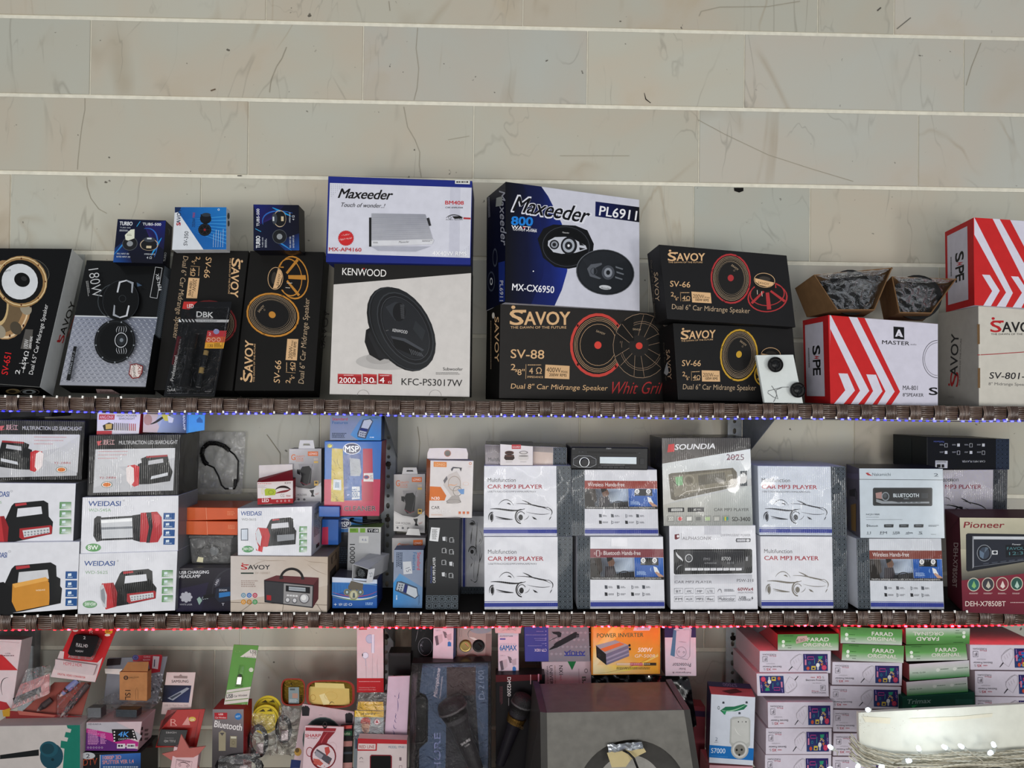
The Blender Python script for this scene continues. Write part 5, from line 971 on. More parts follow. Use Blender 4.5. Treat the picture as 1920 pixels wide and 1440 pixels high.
for i in range(n):
    u = i/(n-1)*(len(W3)-1); k = min(int(u), len(W3)-2); p = W3[k].lerp(W3[k+1], u-k); d = (W3[k+1]-W3[k]).normalized(); s_ = d.cross(Vector((0, 1, 0))); a = i*.95
    pp.append(p+s_*math.cos(a)*.0062+Vector((0, 1, 0))*math.sin(a)*.005)
t.tube(pp, .0015, '#121214', n=5); t.build('coiled_lead', M_PLAST, e, smooth=True)
for pth in ([(240, 355), (285, 375), (315, 430), (335, 490), (360, 515), (420, 515), (440, 460), (445, 330), (420, 290), (385, 262)],):
    t = MB(); t.tube([at(*XP(p), 2.297) for p in pth], .0024, '#121214', n=7); t.build('straight_lead', M_PLAST, e, smooth=True)
t = MB(); t.box(at(*XP((425, 475)), 2.297), .0045, .004, .011, '#18181a'); t.build('plug', M_PLAST, e, bevel=.001)
t = MB(); t.box(at(*XP((398, 510)), 2.297), .006, .003, .0035, '#b9bcc0'); t.build('metal_plug_tip', M_METAL, e)
t = MB(); A = [at(*XP(p), 2.312) for p in ((300, 125), (350, 122), (352, 160), (302, 160))]; t.hexa(A+[p+Vector((0, .0008, 0)) for p in A], '#c9c8c0'); t.build('adhesive_tape', M_CLEAR, e)
# disc cleaner, blue cartons, lamps
K(600, 770, 3.512)
def standard(b, q):
    b.fr(q, 335, 165); b.R(0, 0, 335, 165, '#7f8aa0', '#8691a6'); b.P([(215, 0), (335, 0), (335, 165), (190, 165), (135, 130)], ['#6c86a8', '#5b7ba3', '#3f7cb8', '#3a8ac8', '#5f93c0']); b.P([(215, 30), (265, 22), (282, 40), (235, 155), (182, 145), (180, 120)], '#3f4a5c'); b.P([(222, 34), (262, 27), (276, 42), (250, 90), (205, 82)], '#b9c0c9'); b.P([(203, 84), (248, 92), (242, 108), (196, 98)], '#26306a'); b.P([(195, 100), (241, 110), (230, 148), (186, 138)], '#a5acb6')
    for i in range(3):
        for j in range(2): b.E(203+i*14, 115+j*14+i*3, 5, 4, '#454c58', n=8)
    b.T('Standard', 14, 34, 100, 19, '#b8404c', 0, b=.02); b.T('Features', 14, 58, 102, 19, '#3f6a94', 0, b=.02); b.Q(14, 118, 95, 36, 4, '#2f3b50'); b.Q(258, 14, 66, 10, 2, '#3f5878'); b.Q(262, 142, 26, 10, 1, '#dfe6ee'); b.fr()
b = Box('cleaner_box', 'blue and crimson carton with a shiny window showing cleaning bottles', 'box', [(30, 201), (407, 201), (390, 693), (27, 693)], 2.05, depth=.09, col='#1f62ac', sides={'R': '#7a1838'}, m=M_GLOSS)
b.P([(28, 452), (398, 452), (390, 693), (27, 693)], '#b3254b'); b.P([(282, 250), (345, 250), (350, 590), (282, 600)], '#a8213f')
b.P([(78, 248), (150, 252), (158, 600), (72, 598)], '#bfa82a'); b.P([(150, 290), (270, 285), (276, 590), (160, 592)], '#254a8c'); b.P([(195, 310), (262, 320), (272, 400), (262, 430), (200, 432)], '#9fa4aa'); b.R(178, 430, 272, 590, '#2b5ba0'); b.P([(210, 500), (262, 500), (262, 580), (210, 585)], '#cfd3d8'); b.Q(200, 516, 60, 60, 5, '#3a5f92'); b.P([(88, 452), (140, 455), (140, 525), (86, 520)], '#c9cfd6'); b.P([(100, 470), (128, 472), (126, 510), (98, 508)], '#8fa3b6')
b.E(210, 250, 58, 38, '#e9ecef'); b.E(210, 250, 54, 34, '#131c4a'); b.T('MSP', 165, 272, 90, 40, '#f2f4f6', 0, b=.05)
for i in range(10): b.P([(65, 232), (65+26*math.cos(i*.63), 232+20*math.sin(i*.63)), (65+13*math.cos(i*.63+.3), 232+10*math.sin(i*.63+.3))], '#d8c832')
b.E(65, 232, 14, 11, '#e5d84a'); b.T('NEW', 52, 238, 26, 10, '#4a6a2a', 20, b=.02); b.P([(288, 412), (350, 410), (352, 468), (286, 466)], '#d4d2cf'); b.E(305, 438, 20, 14, '#a8323c'); b.E(305, 438, 14, 9, '#22326a'); b.Q(328, 425, 20, 30, 4, '#8a6f70')
b.T('CD CLEANER', 70, 660, 298, 32, '#dccfd6', 0, b=.075); b.T('CD CLEANER', 70, 660, 298, 32, '#120a0d', 0, b=.03)
e = b.done(); t = MB(); P = [on(b, *p, .001) for p in ((75, 245), (275, 245), (275, 600), (72, 600))]; V, F = crumple([Vector(p) for p in P], 8, 10, .0012, 5, b.n); t.raw(V, F, '#ffffff'); o = t.build('clear_window', M_CLEARW, e, smooth=True) if 'M_CLEARW' in globals() else t.build('clear_window', M_CLEAR, e, smooth=True)
b = Box('scale_box', 'small blue-grey carton printed with a pocket scale, lying on the disc cleaner carton', 'box', [(68, 30), (405, 30), (402, 196), (65, 193)], 2.052, depth=.06, col='#7884a0', sides={'R': '#4a5568', 'T': '#6a7690'}); standard(b, [(68, 30), (405, 30), (402, 196), (65, 193)]); b.done()
b = Box('cleaner_box', 'blue carton edge directly under the disc cleaner carton with the window', 'box', [(-8, 630), (128, 632), (128, 700), (-8, 698)], 2.035, depth=.012, col='#1c56a4', m=M_GLOSS); b.done()
b = Box('cleaner_box', 'blue and crimson carton corner left of the grey power bank box', 'box', [(14, 716), (122, 716), (120, 884), (10, 884)], 2.12, depth=.08, col='#1c56a4', m=M_GLOSS); b.P([(16, 768), (54, 765), (54, 882), (11, 882)], '#b3254b'); b.done()
b = Box('cleaner_box', 'dark blue carton with an oval emblem behind the grey power bank box', 'box', [(118, 700), (280, 700), (280, 1070), (112, 1070)], 2.16, depth=.08, col='#10131d', m=M_GLOSS)
b.P([(118, 700), (280, 700), (280, 800), (117, 800)], '#2668a8'); b.E(160, 745, 44, 34, '#d9dde2'); b.E(160, 745, 40, 30, '#131c4a'); b.T('MSP', 122, 765, 70, 34, '#e2e4e8', b=.05); b.Q(126, 900, 50, 110, 8, '#2c3646'); b.done()
b = Box('power_bank_box', 'tall light grey carton with a black cable lying on top', 'box', [(186, 768), (402, 768), (398, 1062), (178, 1062)], 2.12, depth=.07, col='#a9aaad', sides={'T': '#8fae5a', 'R': '#6a6b6e'})
b.P([(186, 768), (402, 768), (401, 800), (185, 800)], '#b5b8b2'); b.R(196, 774, 252, 803, '#6f9a3a'); b.R(264, 774, 298, 803, '#6f9a3a'); b.Q(200, 780, 46, 16, 2, '#3f5a20'); b.P([(312, 776), (386, 778), (386, 803), (312, 802)], '#22242a'); b.T('YT-08', 318, 799, 64, 17, '#d8d9dc', b=.02); b.P([(258, 826), (320, 826), (318, 872), (256, 870)], '#c6c7c6'); b.T('4.6', 274, 858, 32, 16, '#3c4a80', b=-.01)
b.T('10000', 196, 878, 128, 34, '#1b1c1f', -90, b=.0); e = b.done()
t = MB(); c0 = at(*XP((300, 735)), 2.15); t.tube([c0+Vector((math.cos(a)*.045, math.sin(a)*.02, .003*math.sin(a*2.3)+.004*a/6)) for a in [i*.3 for i in range(34)]], .0028, '#131316', n=7); o = single(t, 'charging_cable', 'black coiled cable lying on the tall light grey carton', 'cable', M_PLAST, smooth=True)
b = Box('led_lamp_box', 'blue carton with coloured stripes, under the open white carton', 'box', [(80, 1096), (376, 1112), (376, 1302), (80, 1302)], 's', depth=.1, col='#1f55a0', sides={'R': '#1a2f66', 'T': '#4f4d58'}, m=M_GLOSS)
b.P([(80, 1096), (376, 1112), (376, 1140), (80, 1130)], '#c3cde0')
for i in range(12): b.L([(82+i*10, 1130), (80+i*10, 1215-i*3)], 4, '#3f86c4')
b.S([(80, 1215), (180, 1235), (260, 1260), (376, 1218)], 9, '#d8dce2', 14); b.S([(80, 1195), (180, 1230), (280, 1240), (376, 1190)], 5, '#b5445a', 14); b.S([(80, 1225), (180, 1250), (280, 1256), (376, 1228)], 4, '#8fae3a', 14); b.S([(190, 1150), (270, 1130), (376, 1150)], 5, '#8fb8c9')
b.E(222, 1212, 34, 34, '#8d8a70'); b.E(222, 1212, 24, 26, '#b9b79a'); b.P([(218, 1200), (228, 1200), (232, 1232), (214, 1232)], '#4f5a60')
for x in (178, 266): b.E(x, 1195, 22, 22, '#7d7b62'); b.E(x, 1195, 15, 16, '#4f5a60'); b.E(x, 1195, 8, 9, '#a3b8bd')
b.P([(185, 1160), (205, 1120), (285, 1140), (280, 1180), (190, 1180)], '#5d564c')
for i, tx in enumerate(('+', 'NEW', 'LED', 'O')): b.T(tx, 92+i*32, 1284, 24 if i else 18, 16, '#dfe8f2', b=.01)
b.Q(300, 1264, 60, 20, 2, '#9fc0e6'); Yb = b.Y; b.done()
# open carton with a honeycomb reflector
e = thing('open_carton', 'open white carton end showing a honeycomb reflector, on the blue striped carton', 'box', at(*XP((300, 1130)), Yb+.02))
O = [at(*XP(p), y) for p, y in (((218, 1012), Yb-.005), ((318, 1046), Yb-.01), ((305, 1130), Yb-.01), ((212, 1118), Yb-.005))]; B_ = [at(*XP(p), Yb+.10) for p in ((352, 928), (456, 942), (442, 1048), (340, 1040))]
for i, j in ((0, 1), (1, 2), (2, 3), (3, 0)):
    t = MB(); n_ = (O[j]-O[i]).cross(B_[i]-O[i]).normalized()*.0012; A = [O[i], O[j], B_[j], B_[i]]; t.hexa(A+[p+n_ for p in A], '#b9babd'); t.build('carton_panel', M_CARD, e)
t = MB(); c = sum(O, Vector())/4; ax = (c-sum(B_, Vector())/4).normalized(); t.lathe(c-ax*.012, ax, [(0, 0), (0, .0135), (.008, .0142), (.008, .0125), (.004, .0122)], '#2a2c2e', n=20); t.build('lamp_rim', M_PLAST, e)
u = ax.orthogonal().normalized(); v = ax.cross(u)
for i in range(-3, 4):
    for j in range(-3, 4):
        x_, y_ = (i+(j % 2)*.5)*.0036, j*.0031
        if x_*x_+y_*y_ < .0115**2: t = MB(); t.lathe(c-ax*.009+u*x_+v*y_, ax, [(0, 0), (.0005, .0012), (.003, .0017), (.003, .0013)], ['#c9cdd0', '#8a8f94', '#60656a'], n=6); t.build('honeycomb_cell', M_METAL, e)
t = MB(); A = [O[1], at(*XP((362, 1038)), Yb-.02), at(*XP((345, 1128)), Yb-.02), at(*XP((305, 1138)), Yb-.01)]; t.hexa(A+[p+Vector((0, .001, 0)) for p in A], '#c6c8cc'); t.build('open_flap', M_CARD, e)
a2 = Art(); a2.start(A[0], (A[1]-A[0]).cross(A[3]-A[0])*-1); a2.an = a2.an if a2.an.y < 0 else -a2.an; a2.T('22', 328, 1095, 22, 26, '#5a6170', 10, b=-.01); a2.end(e, M_CARD)
# holders and boxes left of the players
holder('grey phone holder carton with a hanging tab, standing left of the white and orange one', [(487, 420), (692, 417), (690, 806), (485, 792)], [(548, 374), (636, 374), (644, 418), (540, 418)], 2.17, .06)
b = Box('holder_box', 'top of a grey phone holder carton with a white tab, behind the blue scale carton', 'box', [(474, 838), (696, 838), (694, 1000), (474, 1000)], 2.12, depth=.07, col='#a5a2a2', sides={'T': '#8f8a88'}, m=M_GLOSS); b.T('G', 510, 904, 22, 30, '#d2682c', b=.02); b.T('GRAVITY', 535, 888, 55, 12, '#d2682c'); b.T('LOCK', 535, 902, 44, 12, '#d2682c'); b.P([(614, 852), (676, 850), (676, 888), (614, 888)], '#d2682c'); b.T('LDNIO', 620, 880, 48, 15, '#f4ebe6')
e = b.done(); t = MB(); A = [at(*XP(p), 2.125) for p in ((582, 776), (652, 780), (662, 822), (566, 818))]; t.hexa(A+[p+Vector((0, .0012, 0)) for p in A], '#cfcecd'); t.build('hanging_tab', M_GLOSS, e)
q = [(487, 917), (682, 917), (672, 1300), (480, 1297)]
b = Box('scale_box', 'upright blue-grey carton printed with a pocket scale and a paper price tag', 'box', q, 's', depth=.06, col='#7884a0', sides={'R': '#4a5568', 'T': '#6a7690'}); standard(b, [q[1], q[2], q[3], q[0]]); b.P([(545, 995), (600, 992), (608, 1072), (550, 1078)], '#c3c6cc'); b.T('15', 562, 1040, 26, 30, '#4a5266', -70, b=-.01); b.done()
q = [(716, 713), (922, 713), (909, 1310), (692, 1310)]
b = Box('player_box', 'narrow black player carton with a barcode sticker, under the white and orange carton', 'box', q, 's', depth=.16, col='#17191d', sides={'R': '#25272b'}, m=M_GLOSS)
pattern(b, 697, 1215, 910, 1309, 5, 2); b.T('Multifunction', 738, 1134, 110, 13, '#3f4f8f', 90, b=0); b.T('CAR MP3 PLAYER', 760, 1134, 168, 17, '#d8d9dc', 90, b=.02)
for i in range(4):
    for j in range(2): x, y = 806+j*48-i*1.5, 860-8+i*78+j*8; b.L([(x, y-22), (x+22, y-24), (x+22, y+6), (x, y+6), (x, y-22)], 3, '#c6c8cc') if (i+j) % 3 else b.P([(x, y-20), (x+20, y-22), (x+20, y+6), (x+2, y+4)], '#c6c8cc'); b.Q(x+26, y+10, 30, 5, 1, '#c6c8cc', rot=90)
b.P([(732, 768), (790, 772), (778, 862), (720, 856)], '#d8d9dc'); b.Q(738, 780, 34, 70, 12, '#1a1a1c', gap=.5); Yp = b.Y; b.done()
b = Box('holder_box', 'white and orange phone holder carton with a hanging tab, on the narrow black carton', 'box', [(727, 328), (1012, 330), (1001, 706), (717, 706)], Yp+.004, depth=.07, col='#dcd6d4', side=('L', 697), sides={'L': '#b8602c', 'T': '#cfc6c2'}, m=M_GLOSS)
b.P([(724, 498), (795, 502), (832, 560), (820, 592), (720, 592)], '#d2702c'); b.T('N30', 735, 587, 52, 20, '#f4ece6', b=.03); b.P([(748, 336), (834, 338), (834, 372), (748, 370)], '#dd8a4a'); b.T('LDNIO', 758, 364, 66, 18, '#f0c9a0', b=.01); b.E(990, 348, 9, 9, '#d2702c', w=3); b.Q(978, 368, 24, 5, 1, '#d8b09a')
b.T('CAR', 734, 648, 54, 20, '#3c3b3d', 0, b=.01); b.T('HOLDER', 734, 674, 132, 22, '#a5a3a5', 0, b=.03); b.T('HOLDER', 734, 674, 132, 22, '#eeeaea', 0, b=.004); b.Q(732, 682, 96, 10, 2, '#d8b09a')
for i in range(3): b.P([(912+i*27, 664), (928+i*27, 664), (928+i*27, 680), (912+i*27, 680)], '#d0704a'); b.Q(910+i*27, 684, 20, 5, 1, '#d8b09a')
b.P([(850, 420), (900, 398), (925, 440), (930, 520), (905, 560), (870, 570), (835, 520), (812, 490), (830, 440)], '#c9c1bd'); b.P([(862, 385), (875, 370), (935, 376), (928, 402), (918, 380), (880, 380), (868, 400)], '#54535a'); b.P([(812, 460), (835, 430), (840, 450), (820, 480)], '#6d6a6e'); b.E(885, 480, 42, 50, '#a8988e', w=4); b.E(905, 530, 30, 34, '#8a8580', w=4); b.P([(870, 560), (912, 556), (930, 605), (832, 612), (840, 590)], '#aaa39f'); b.E(880, 598, 48, 14, '#6f6b6a', w=4); b.P([(905, 520), (950, 515), (948, 550), (928, 550)], '#6f97c9'); b.E(960, 482, 20, 12, '#e0b9a5', w=2); b.S([(840, 500), (860, 470), (880, 510), (905, 480)], 7, '#d8a888')
b.side('L'); b.T('CAR HOLDER', 702, 690, 90, 9, '#8a421c', 88); b.T('LDNIO', 706, 560, 90, 12, '#d98a55', 88, b=.02); e = b.done()
t = MB(); n = 12; A = [XP(p) for p in ((706, 318), (708, 262), (722, 246), (962, 246), (975, 262), (973, 318))]; V = [at(*p, Yp+.03) for p in A]; hc = at(*XP((840, 281)), Yp+.03); r = .0078; m_ = 24
o_ = []
for k in range(m_):
    a = 2*math.pi*k/m_; d = Vector((math.cos(a), 0, math.sin(a))); best = 9
    for i in range(len(V)):
        p, q2 = V[i], V[(i+1) % len(V)]; ex, ez = q2.x-p.x, q2.z-p.z; den = d.x*ez-d.z*ex
        if abs(den) > 1e-9:
            tt = ((p.x-hc.x)*ez-(p.z-hc.z)*ex)/den; uu = ((p.x-hc.x)*d.z-(p.z-hc.z)*d.x)/den
            if tt > 0 and -1e-6 <= uu <= 1+1e-6: best = min(best, tt)
    o_.append(hc+d*best)
i_ = [hc+Vector((math.cos(2*math.pi*k/m_), 0, math.sin(2*math.pi*k/m_)))*r for k in range(m_)]
t.raw(o_+i_, [(k, (k+1) % m_, m_+(k+1) % m_, m_+k) for k in range(m_)], '#dcd3d0'); o = t.build('hanging_tab', M_GLOSS, e); o.modifiers.new('thick', 'SOLIDIFY').thickness = .0014
t = MB(); t.raw([p*1.18-hc*.18+Vector((0, -.001, 0)) for p in i_]+[p*1.04-hc*.04+Vector((0, -.001, 0)) for p in i_], [(k, (k+1) % m_, m_+(k+1) % m_, m_+k) for k in range(m_)], '#b8602c'); t.build('hole_ring', M_GLOSS, e)
K(600, 770, 3.512)
q = [(932, 694), (1200, 694), (1200, 1256), (930, 1256)]
b = Box('player_box', 'player carton turned sideways, half hidden behind the first player stack', 'box', q, 2.215, depth=.08, col='#c9cad0', m=M_WRAP); mp3(b, [q[1], (1200, 1256), q[3], q[0]]); b.done()
# players: first stack
K(890, 780, 3.6)
q = [(64, 815), (660, 815), (662, 1305), (66, 1307)]
b = Box('player_box', 'white player carton with a car drawing, at the bottom of the first stack', 'box', q, 's', depth=.16, col=WH, m=M_WRAP); mp3(b, q); Y1 = b.Y; b.done()
q = [(64, 336), (650, 336), (658, 810), (60, 810)]
b = Box('player_box', 'white player carton with a car drawing, second from the bottom in the first stack', 'box', q, Y1+.004, depth=.16, col=WH, m=M_WRAP); mp3(b, q); b.done()
q = [(70, 192), (622, 212), (622, 333), (72, 333)]
b = Box('player_box', 'white player carton lying flat on the first stack, behind a tiny white carton', 'box', q, Y1+.03, depth=.14, col='#b3acaa', sides={'T': '#2a2a2c'}, m=M_WRAP); b.T('Multifunction', 92, 306, 160, 26, '#2e2e32'); pattern(b, 530, 212, 620, 332, 3, 4); b.P([(72, 196), (528, 212), (528, 332), (72, 332)], ['#6b6566', '#8f8681', '#b9b0a8', '#9a9294']); b.T('Multifunction', 92, 306, 160, 26, '#2e2e32'); b.P([(396, 240), (528, 248), (526, 330), (396, 330)], '#cbb8aa'); b.done()
b = Box('small_box', 'tiny white carton with two round jars printed on it, on the first player stack', 'box', [(172, 174), (394, 176), (393, 333), (172, 333)], Y1+.006, depth=.022, col='#dcd6d6', sides={'T': '#1b1a1b'}, m=M_GLOSS)
b.P([(172, 174), (394, 176), (394, 205), (172, 190)], '#1b1a1b'); b.P([(250, 193), (312, 193), (312, 222), (250, 222)], '#b8343a'); b.T('GOLDREX', 254, 215, 54, 12, '#f0e0e0', b=.01)
for x, c1, c2 in ((234, '#33201c', '#5a3a32'), (330, '#cfc9c6', '#8a8583')): b.P([(x-30, 262), (x+30, 262), (x+36, 285), (x+24, 298), (x-24, 298), (x-36, 285)], c1); b.E(x, 250, 30, 13, c1); b.E(x, 246, 30, 11, c2); b.E(x, 246, 22, 7, c1); b.E(x, 270, 32, 5, c2); b.Q(x-22, 308, 46, 6, 1, '#a09a98')
b.done()
# hands-free cartons and a bare car stereo
q = [(692, 815), (1272, 815), (1284, 1300), (694, 1303)]
b = Box('player_box', 'carton with a dark red title strip and steering wheel picture, under a similar one', 'box', q, 's', depth=.16, col=WH, m=M_WRAP); handsfree(b, q, 'Bluetooth Hands-free', '#7d3f46'); b.P([(922, 822), (1032, 822), (1032, 882), (922, 880)], '#e8e8ee'); Y2 = b.Y; b.done()
q = [(656, 362), (1230, 362), (1242, 808), (658, 808)]
b = Box('player_box', 'carton with a red-brown title strip and steering wheel picture, under the bare car stereo', 'box', q, Y2+.004, depth=.16, col='#d3d4dc', m=M_WRAP); handsfree(b, q, 'Wireless Hands-free', '#8f3b33'); b.done()
b = Box('car_stereo', 'black car stereo unit with a knob and a pale display, lying on a player carton', 'car stereo', [(652, 208), (1174, 214), (1170, 366), (648, 358)], Y2-.002, depth=.15, lean=0, col='#151517', sides={'T': '#3a3b3d', 'R': '#202123'}, m=M_PLAST, bevel=.003); e = b.e
def knob(b, x, y, r, h, col, name, m=M_PLAST, n=26, chrome=False):
    o = on(b, x, y, 0); rr = (on(b, x+r, y, 0)-o).length; t = MB(); t.lathe(o, b.n, [(0, rr*1.02), (h*.7, rr), (h, rr*.85), (h, 0)], col, n=n); t.build(name, m, e)
    if chrome: t = MB(); t.lathe(o, b.n, [(0, rr*1.22), (.0012, rr*1.2), (.0015, rr*1.05), (0, rr*1.04)], '#b9bcc0', n=n); t.build('chrome_ring', M_METAL, e)
def plate(b, pts, h, col, name, m=M_PLAST, bev=.0004, lab=None): t = MB(); A = [on(b, *p, h) for p in pts]; t.hexa(A+[on(b, *p, -.0005) for p in pts], col); return t.build(name, m, e, bevel=bev, label=lab)
plate(b, [(845, 276), (1092, 278), (1092, 325), (845, 320)], .0008, '#d6e0e4', 'display', M_GLOSS, lab='pale display window'); plate(b, [(760, 240), (1090, 246), (1090, 256), (760, 250)], .0012, '#08080a', 'disc_slot'); plate(b, [(660, 262), (822, 266), (822, 350), (658, 344)], .001, '#1d1d20', 'button_panel')
knob(b, 740, 312, 28, .009, '#232326', 'volume_knob', chrome=True)
for x0 in (668, 782): plate(b, [(x0, 292), (x0+36, 293), (x0+36, 328), (x0, 327)], .0025, '#2a2a2d', 'rocker_button')
for i in range(6): plate(b, [(828+i*37, 336+i*.7), (861+i*37, 337+i*.7), (861+i*37, 353+i*.7), (828+i*37, 352+i*.7)], .002, '#26272a', 'preset_button')
plate(b, [(1115, 284), (1145, 285), (1145, 330), (1115, 329)], .0015, '#202124', 'eject_button')
for x, y in ((700, 242), (1105, 250), (720, 242)): plate(b, [(x, y-4), (x+14, y-4), (x+14, y+5), (x, y+5)], .002, '#3a3b3e', 'small_button')
b.L([(668, 292), (700, 270), (780, 272), (818, 294), (818, 326), (780, 345), (700, 342), (668, 326), (668, 292)], 3, '#9a9da2'); b.lay = .0012; b.L([(668, 290), (702, 268), (780, 270), (820, 292), (820, 328), (780, 347), (700, 344), (666, 328), (668, 290)], 2.5, '#a3a6ab'); b.T('STEREO', 888, 224, 34, 8, '#b9b9bb'); b.T('CD', 660, 226, 16, 9, '#8a8a8c'); b.Q(852, 330, 160, 5, 1, '#8a8a8c'); b.done()
K(1220, 780, 3.6)
b = Box('player_box', 'white carton printed with a black radio front and rows of small icons', 'box', [(124, 740), (708, 738), (724, 1305), (134, 1308)], 's', depth=.16, col=WH, m=M_WRAP, sides={'L': '#77797f'})
b.P([(360, 740), (475, 740), (476, 800), (362, 802)], '#c6c7d0'); b.P([(162, 800), (192, 796), (194, 825), (170, 835), (162, 830)], '#6a2a30'); b.E(184, 812, 8, 9, '#e8e4e6'); b.L([(206, 790), (206, 836)], 2, '#8a8a90'); b.T('ALPHASONIK', 214, 836, 198, 22, '#7f7d82', 0, b=.0, sp=1.05); b.T('DSP/FM/USB/BT POWER', 474, 812, 200, 15, '#8a8a90', 0, b=-.005); b.P([(578, 826), (672, 826), (676, 832), (672, 850), (578, 852), (574, 840)], '#3f4046'); b.P([(583, 831), (640, 831), (640, 846), (583, 847)], '#b9bac2'); b.E(656, 839, 12, 9, '#d3d4da')
b.P([(155, 905), (165, 900), (678, 898), (685, 906), (686, 1055), (678, 1062), (165, 1070), (157, 1062)], '#1e1f22'); b.P([(230, 912), (630, 910), (632, 1040), (232, 1045)], '#46474b'); b.P([(234, 916), (626, 914), (628, 1018), (236, 1022)], '#2b2c30'); b.E(258, 960, 26, 28, '#b9babd', w=6); b.E(258, 960, 14, 15, '#55565a')
b.S([(172, 920), (176, 950), (210, 958), (216, 980)], 14, '#cfd0d4'); b.S([(176, 1040), (180, 1010), (215, 1005)], 5, '#9a9ba0'); b.T('8700', 478, 975, 62, 24, '#c9cacc', 0, b=.0); b.T('FM1', 358, 975, 42, 18, '#8d8e92', b=0); b.T('ALPHASONIK', 362, 998, 84, 10, '#9a9b9f', b=0); b.T('00:10', 516, 998, 46, 14, '#8d8e92', b=0); b.R(642, 950, 656, 978, '#8d8e92')
for i in range(9): b.P([(232+i*43, 1026), (270+i*43, 1026), (270+i*43, 1042), (232+i*43, 1043)], '#dcdde2'); b.P([(236+i*43, 1090), (268+i*43, 1089), (268+i*43, 1104), (236+i*43, 1105)], '#f0f0f6'); b.Q(240+i*43, 1032, 24, 5, 1, '#55565a')
b.P([(160, 1076), (684, 1070), (684, 1130), (160, 1136)], ['#b3b4bc', '#b3b4bc', '#d0d1d9', '#d0d1d9']); b.T('CAR MP3 PLAYER', 162, 1128, 250, 16, '#55555c', 0, b=.02, sh=.1); b.T('PSW-311', 582, 1120, 110, 20, '#4a4a50', b=.0); b.T('60Wx4', 588, 1180, 104, 22, '#8f4048', 0, b=.02); b.T('HIGH POWER', 590, 1198, 104, 12, '#a8a4ac')
for i in range(4):
    x = 160+i*71
    for j in range(2): b.L([(x, 1165+j*54), (x+58, 1163+j*54), (x+58, 1198+j*54), (x, 1200+j*54), (x, 1165+j*54)], 2, '#8a8b92')
    b.T(('▪', 'AMC', 'MP', 'LTE')[i] if i else 'BT', x+12, 1192, 34, 16, '#66676e', b=0); b.T(('FM', 'AUX', 'MP3', 'flac')[i], x+8, 1244, 44, 16, '#55565c', 0, b=.01)
b.S([(452, 1190), (460, 1160), (480, 1165), (478, 1195)], 5, '#77787f'); b.Q(498, 1170, 74, 18, 2, '#77787f'); b.L([(454, 1218), (574, 1214), (574, 1250), (454, 1254), (454, 1218)], 2, '#8a8b92'); b.T('Multicolor', 460, 1246, 108, 22, '#55565c', 0, b=-.005); b.T('USB', 600, 1234, 44, 16, '#45464c', b=.01); b.T('CHARGE', 592, 1248, 84, 14, '#66676e', b=0); b.P([(690, 1216), (680, 1232), (686, 1232), (680, 1246), (694, 1228), (687, 1228)], '#3a3b40'); Y3 = b.Y; b.done()
b = Box('player_box', 'large silvery carton with a slanted radio picture, taller than the other player cartons', 'box', [(76, 150), (672, 148), (690, 738), (88, 742)], Y3-.004, depth=.16, col='#bdbfc0', m=M_WRAP, sides={'L': '#1b1b1d', 'T': '#202022'})
b.P([(76, 150), (672, 148), (673, 222), (78, 322)], ['#5a5654', '#3d3b3b', '#2b2a2b', '#6b6561']); b.P([(78, 322), (673, 222), (680, 420), (84, 600)], ['#d3d6d6', '#dbe0e4', '#c5cacd', '#cac8c2']); b.P([(84, 600), (680, 470), (690, 738), (88, 742)], ['#bcbab2', '#c3c9c8', '#8f9493', '#8c8d8a'])
b.P([(120, 192), (160, 187), (160, 240), (112, 246)], '#c94a4a'); b.T('SOUNDIA', 162, 228, 272, 36, '#e4e4e6', 1.5, b=.05, sh=.2); b.T('2025', 510, 298, 120, 40, '#5a3048', 0, b=.0); b.L([(520, 292), (600, 262)], 4, '#a04a58')
b.P([(120, 395), (140, 386), (555, 350), (582, 380), (586, 450), (575, 478), (160, 570), (138, 560), (128, 480)], '#6a655a'); b.P([(150, 405), (545, 362), (560, 455), (160, 545)], '#857f70'); b.P([(165, 412), (215, 407), (218, 465), (172, 472)], '#7fae80'); b.E(260, 435, 38, 38, '#9c9686', 0, w=6); b.E(260, 435, 24, 24, '#736d60'); b.P([(320, 400), (500, 380), (510, 440), (325, 470)], '#6a665c'); b.T('SOUNDIA', 520, 406, 34, 10, '#cfcfc8', 5); b.L([(190, 545), (240, 510), (560, 465)], 3, '#ded9cf'); b.L([(152, 440), (180, 470)], 6, '#4b4740')
for i in range(3): b.E(515+i*22, 462-i*5, 8, 9, '#b5b1a5', w=2)
b.P([(604, 372), (650, 370), (652, 472), (606, 474)], '#3f464c'); b.T('BT', 612, 410, 28, 18, '#b9c4ca', b=0)
b.P([(116, 620), (226, 618), (226, 648), (118, 650)], '#2e2e30'); b.P([(140, 625), (215, 624), (215, 642), (138, 643)], '#c9c9c6'); b.T('Detachable', 148, 638, 60, 10, '#333333'); b.P([(250, 618), (360, 616), (360, 647), (250, 648)], '#3a3a3b'); b.T('6', 290, 640, 16, 16, '#d8d8d4', b=.03, sh=.2); b.Q(312, 628, 30, 8, 1, '#c9c9c6'); b.T('CAR MP3 PLAYER', 428, 642, 235, 20, '#5a5b58', 0, b=0, sh=.05); b.T('SD-3400', 550, 710, 122, 28, '#3c3d3c', 0, b=.02)
for i, c in enumerate(('#cfd0c9', '#cfc7c2', '#dcdcd6', '#6a6b68', '#a9bf8f', '#bcbcb6', '#3f8f8a')):
    x = 114+i*62; b.L([(x, 675), (x+44, 674), (x+44, 712), (x, 713), (x, 675)], 2, '#6f706c'); b.P([(x+6, 682), (x+38, 681), (x+38, 705), (x+6, 706)], c)
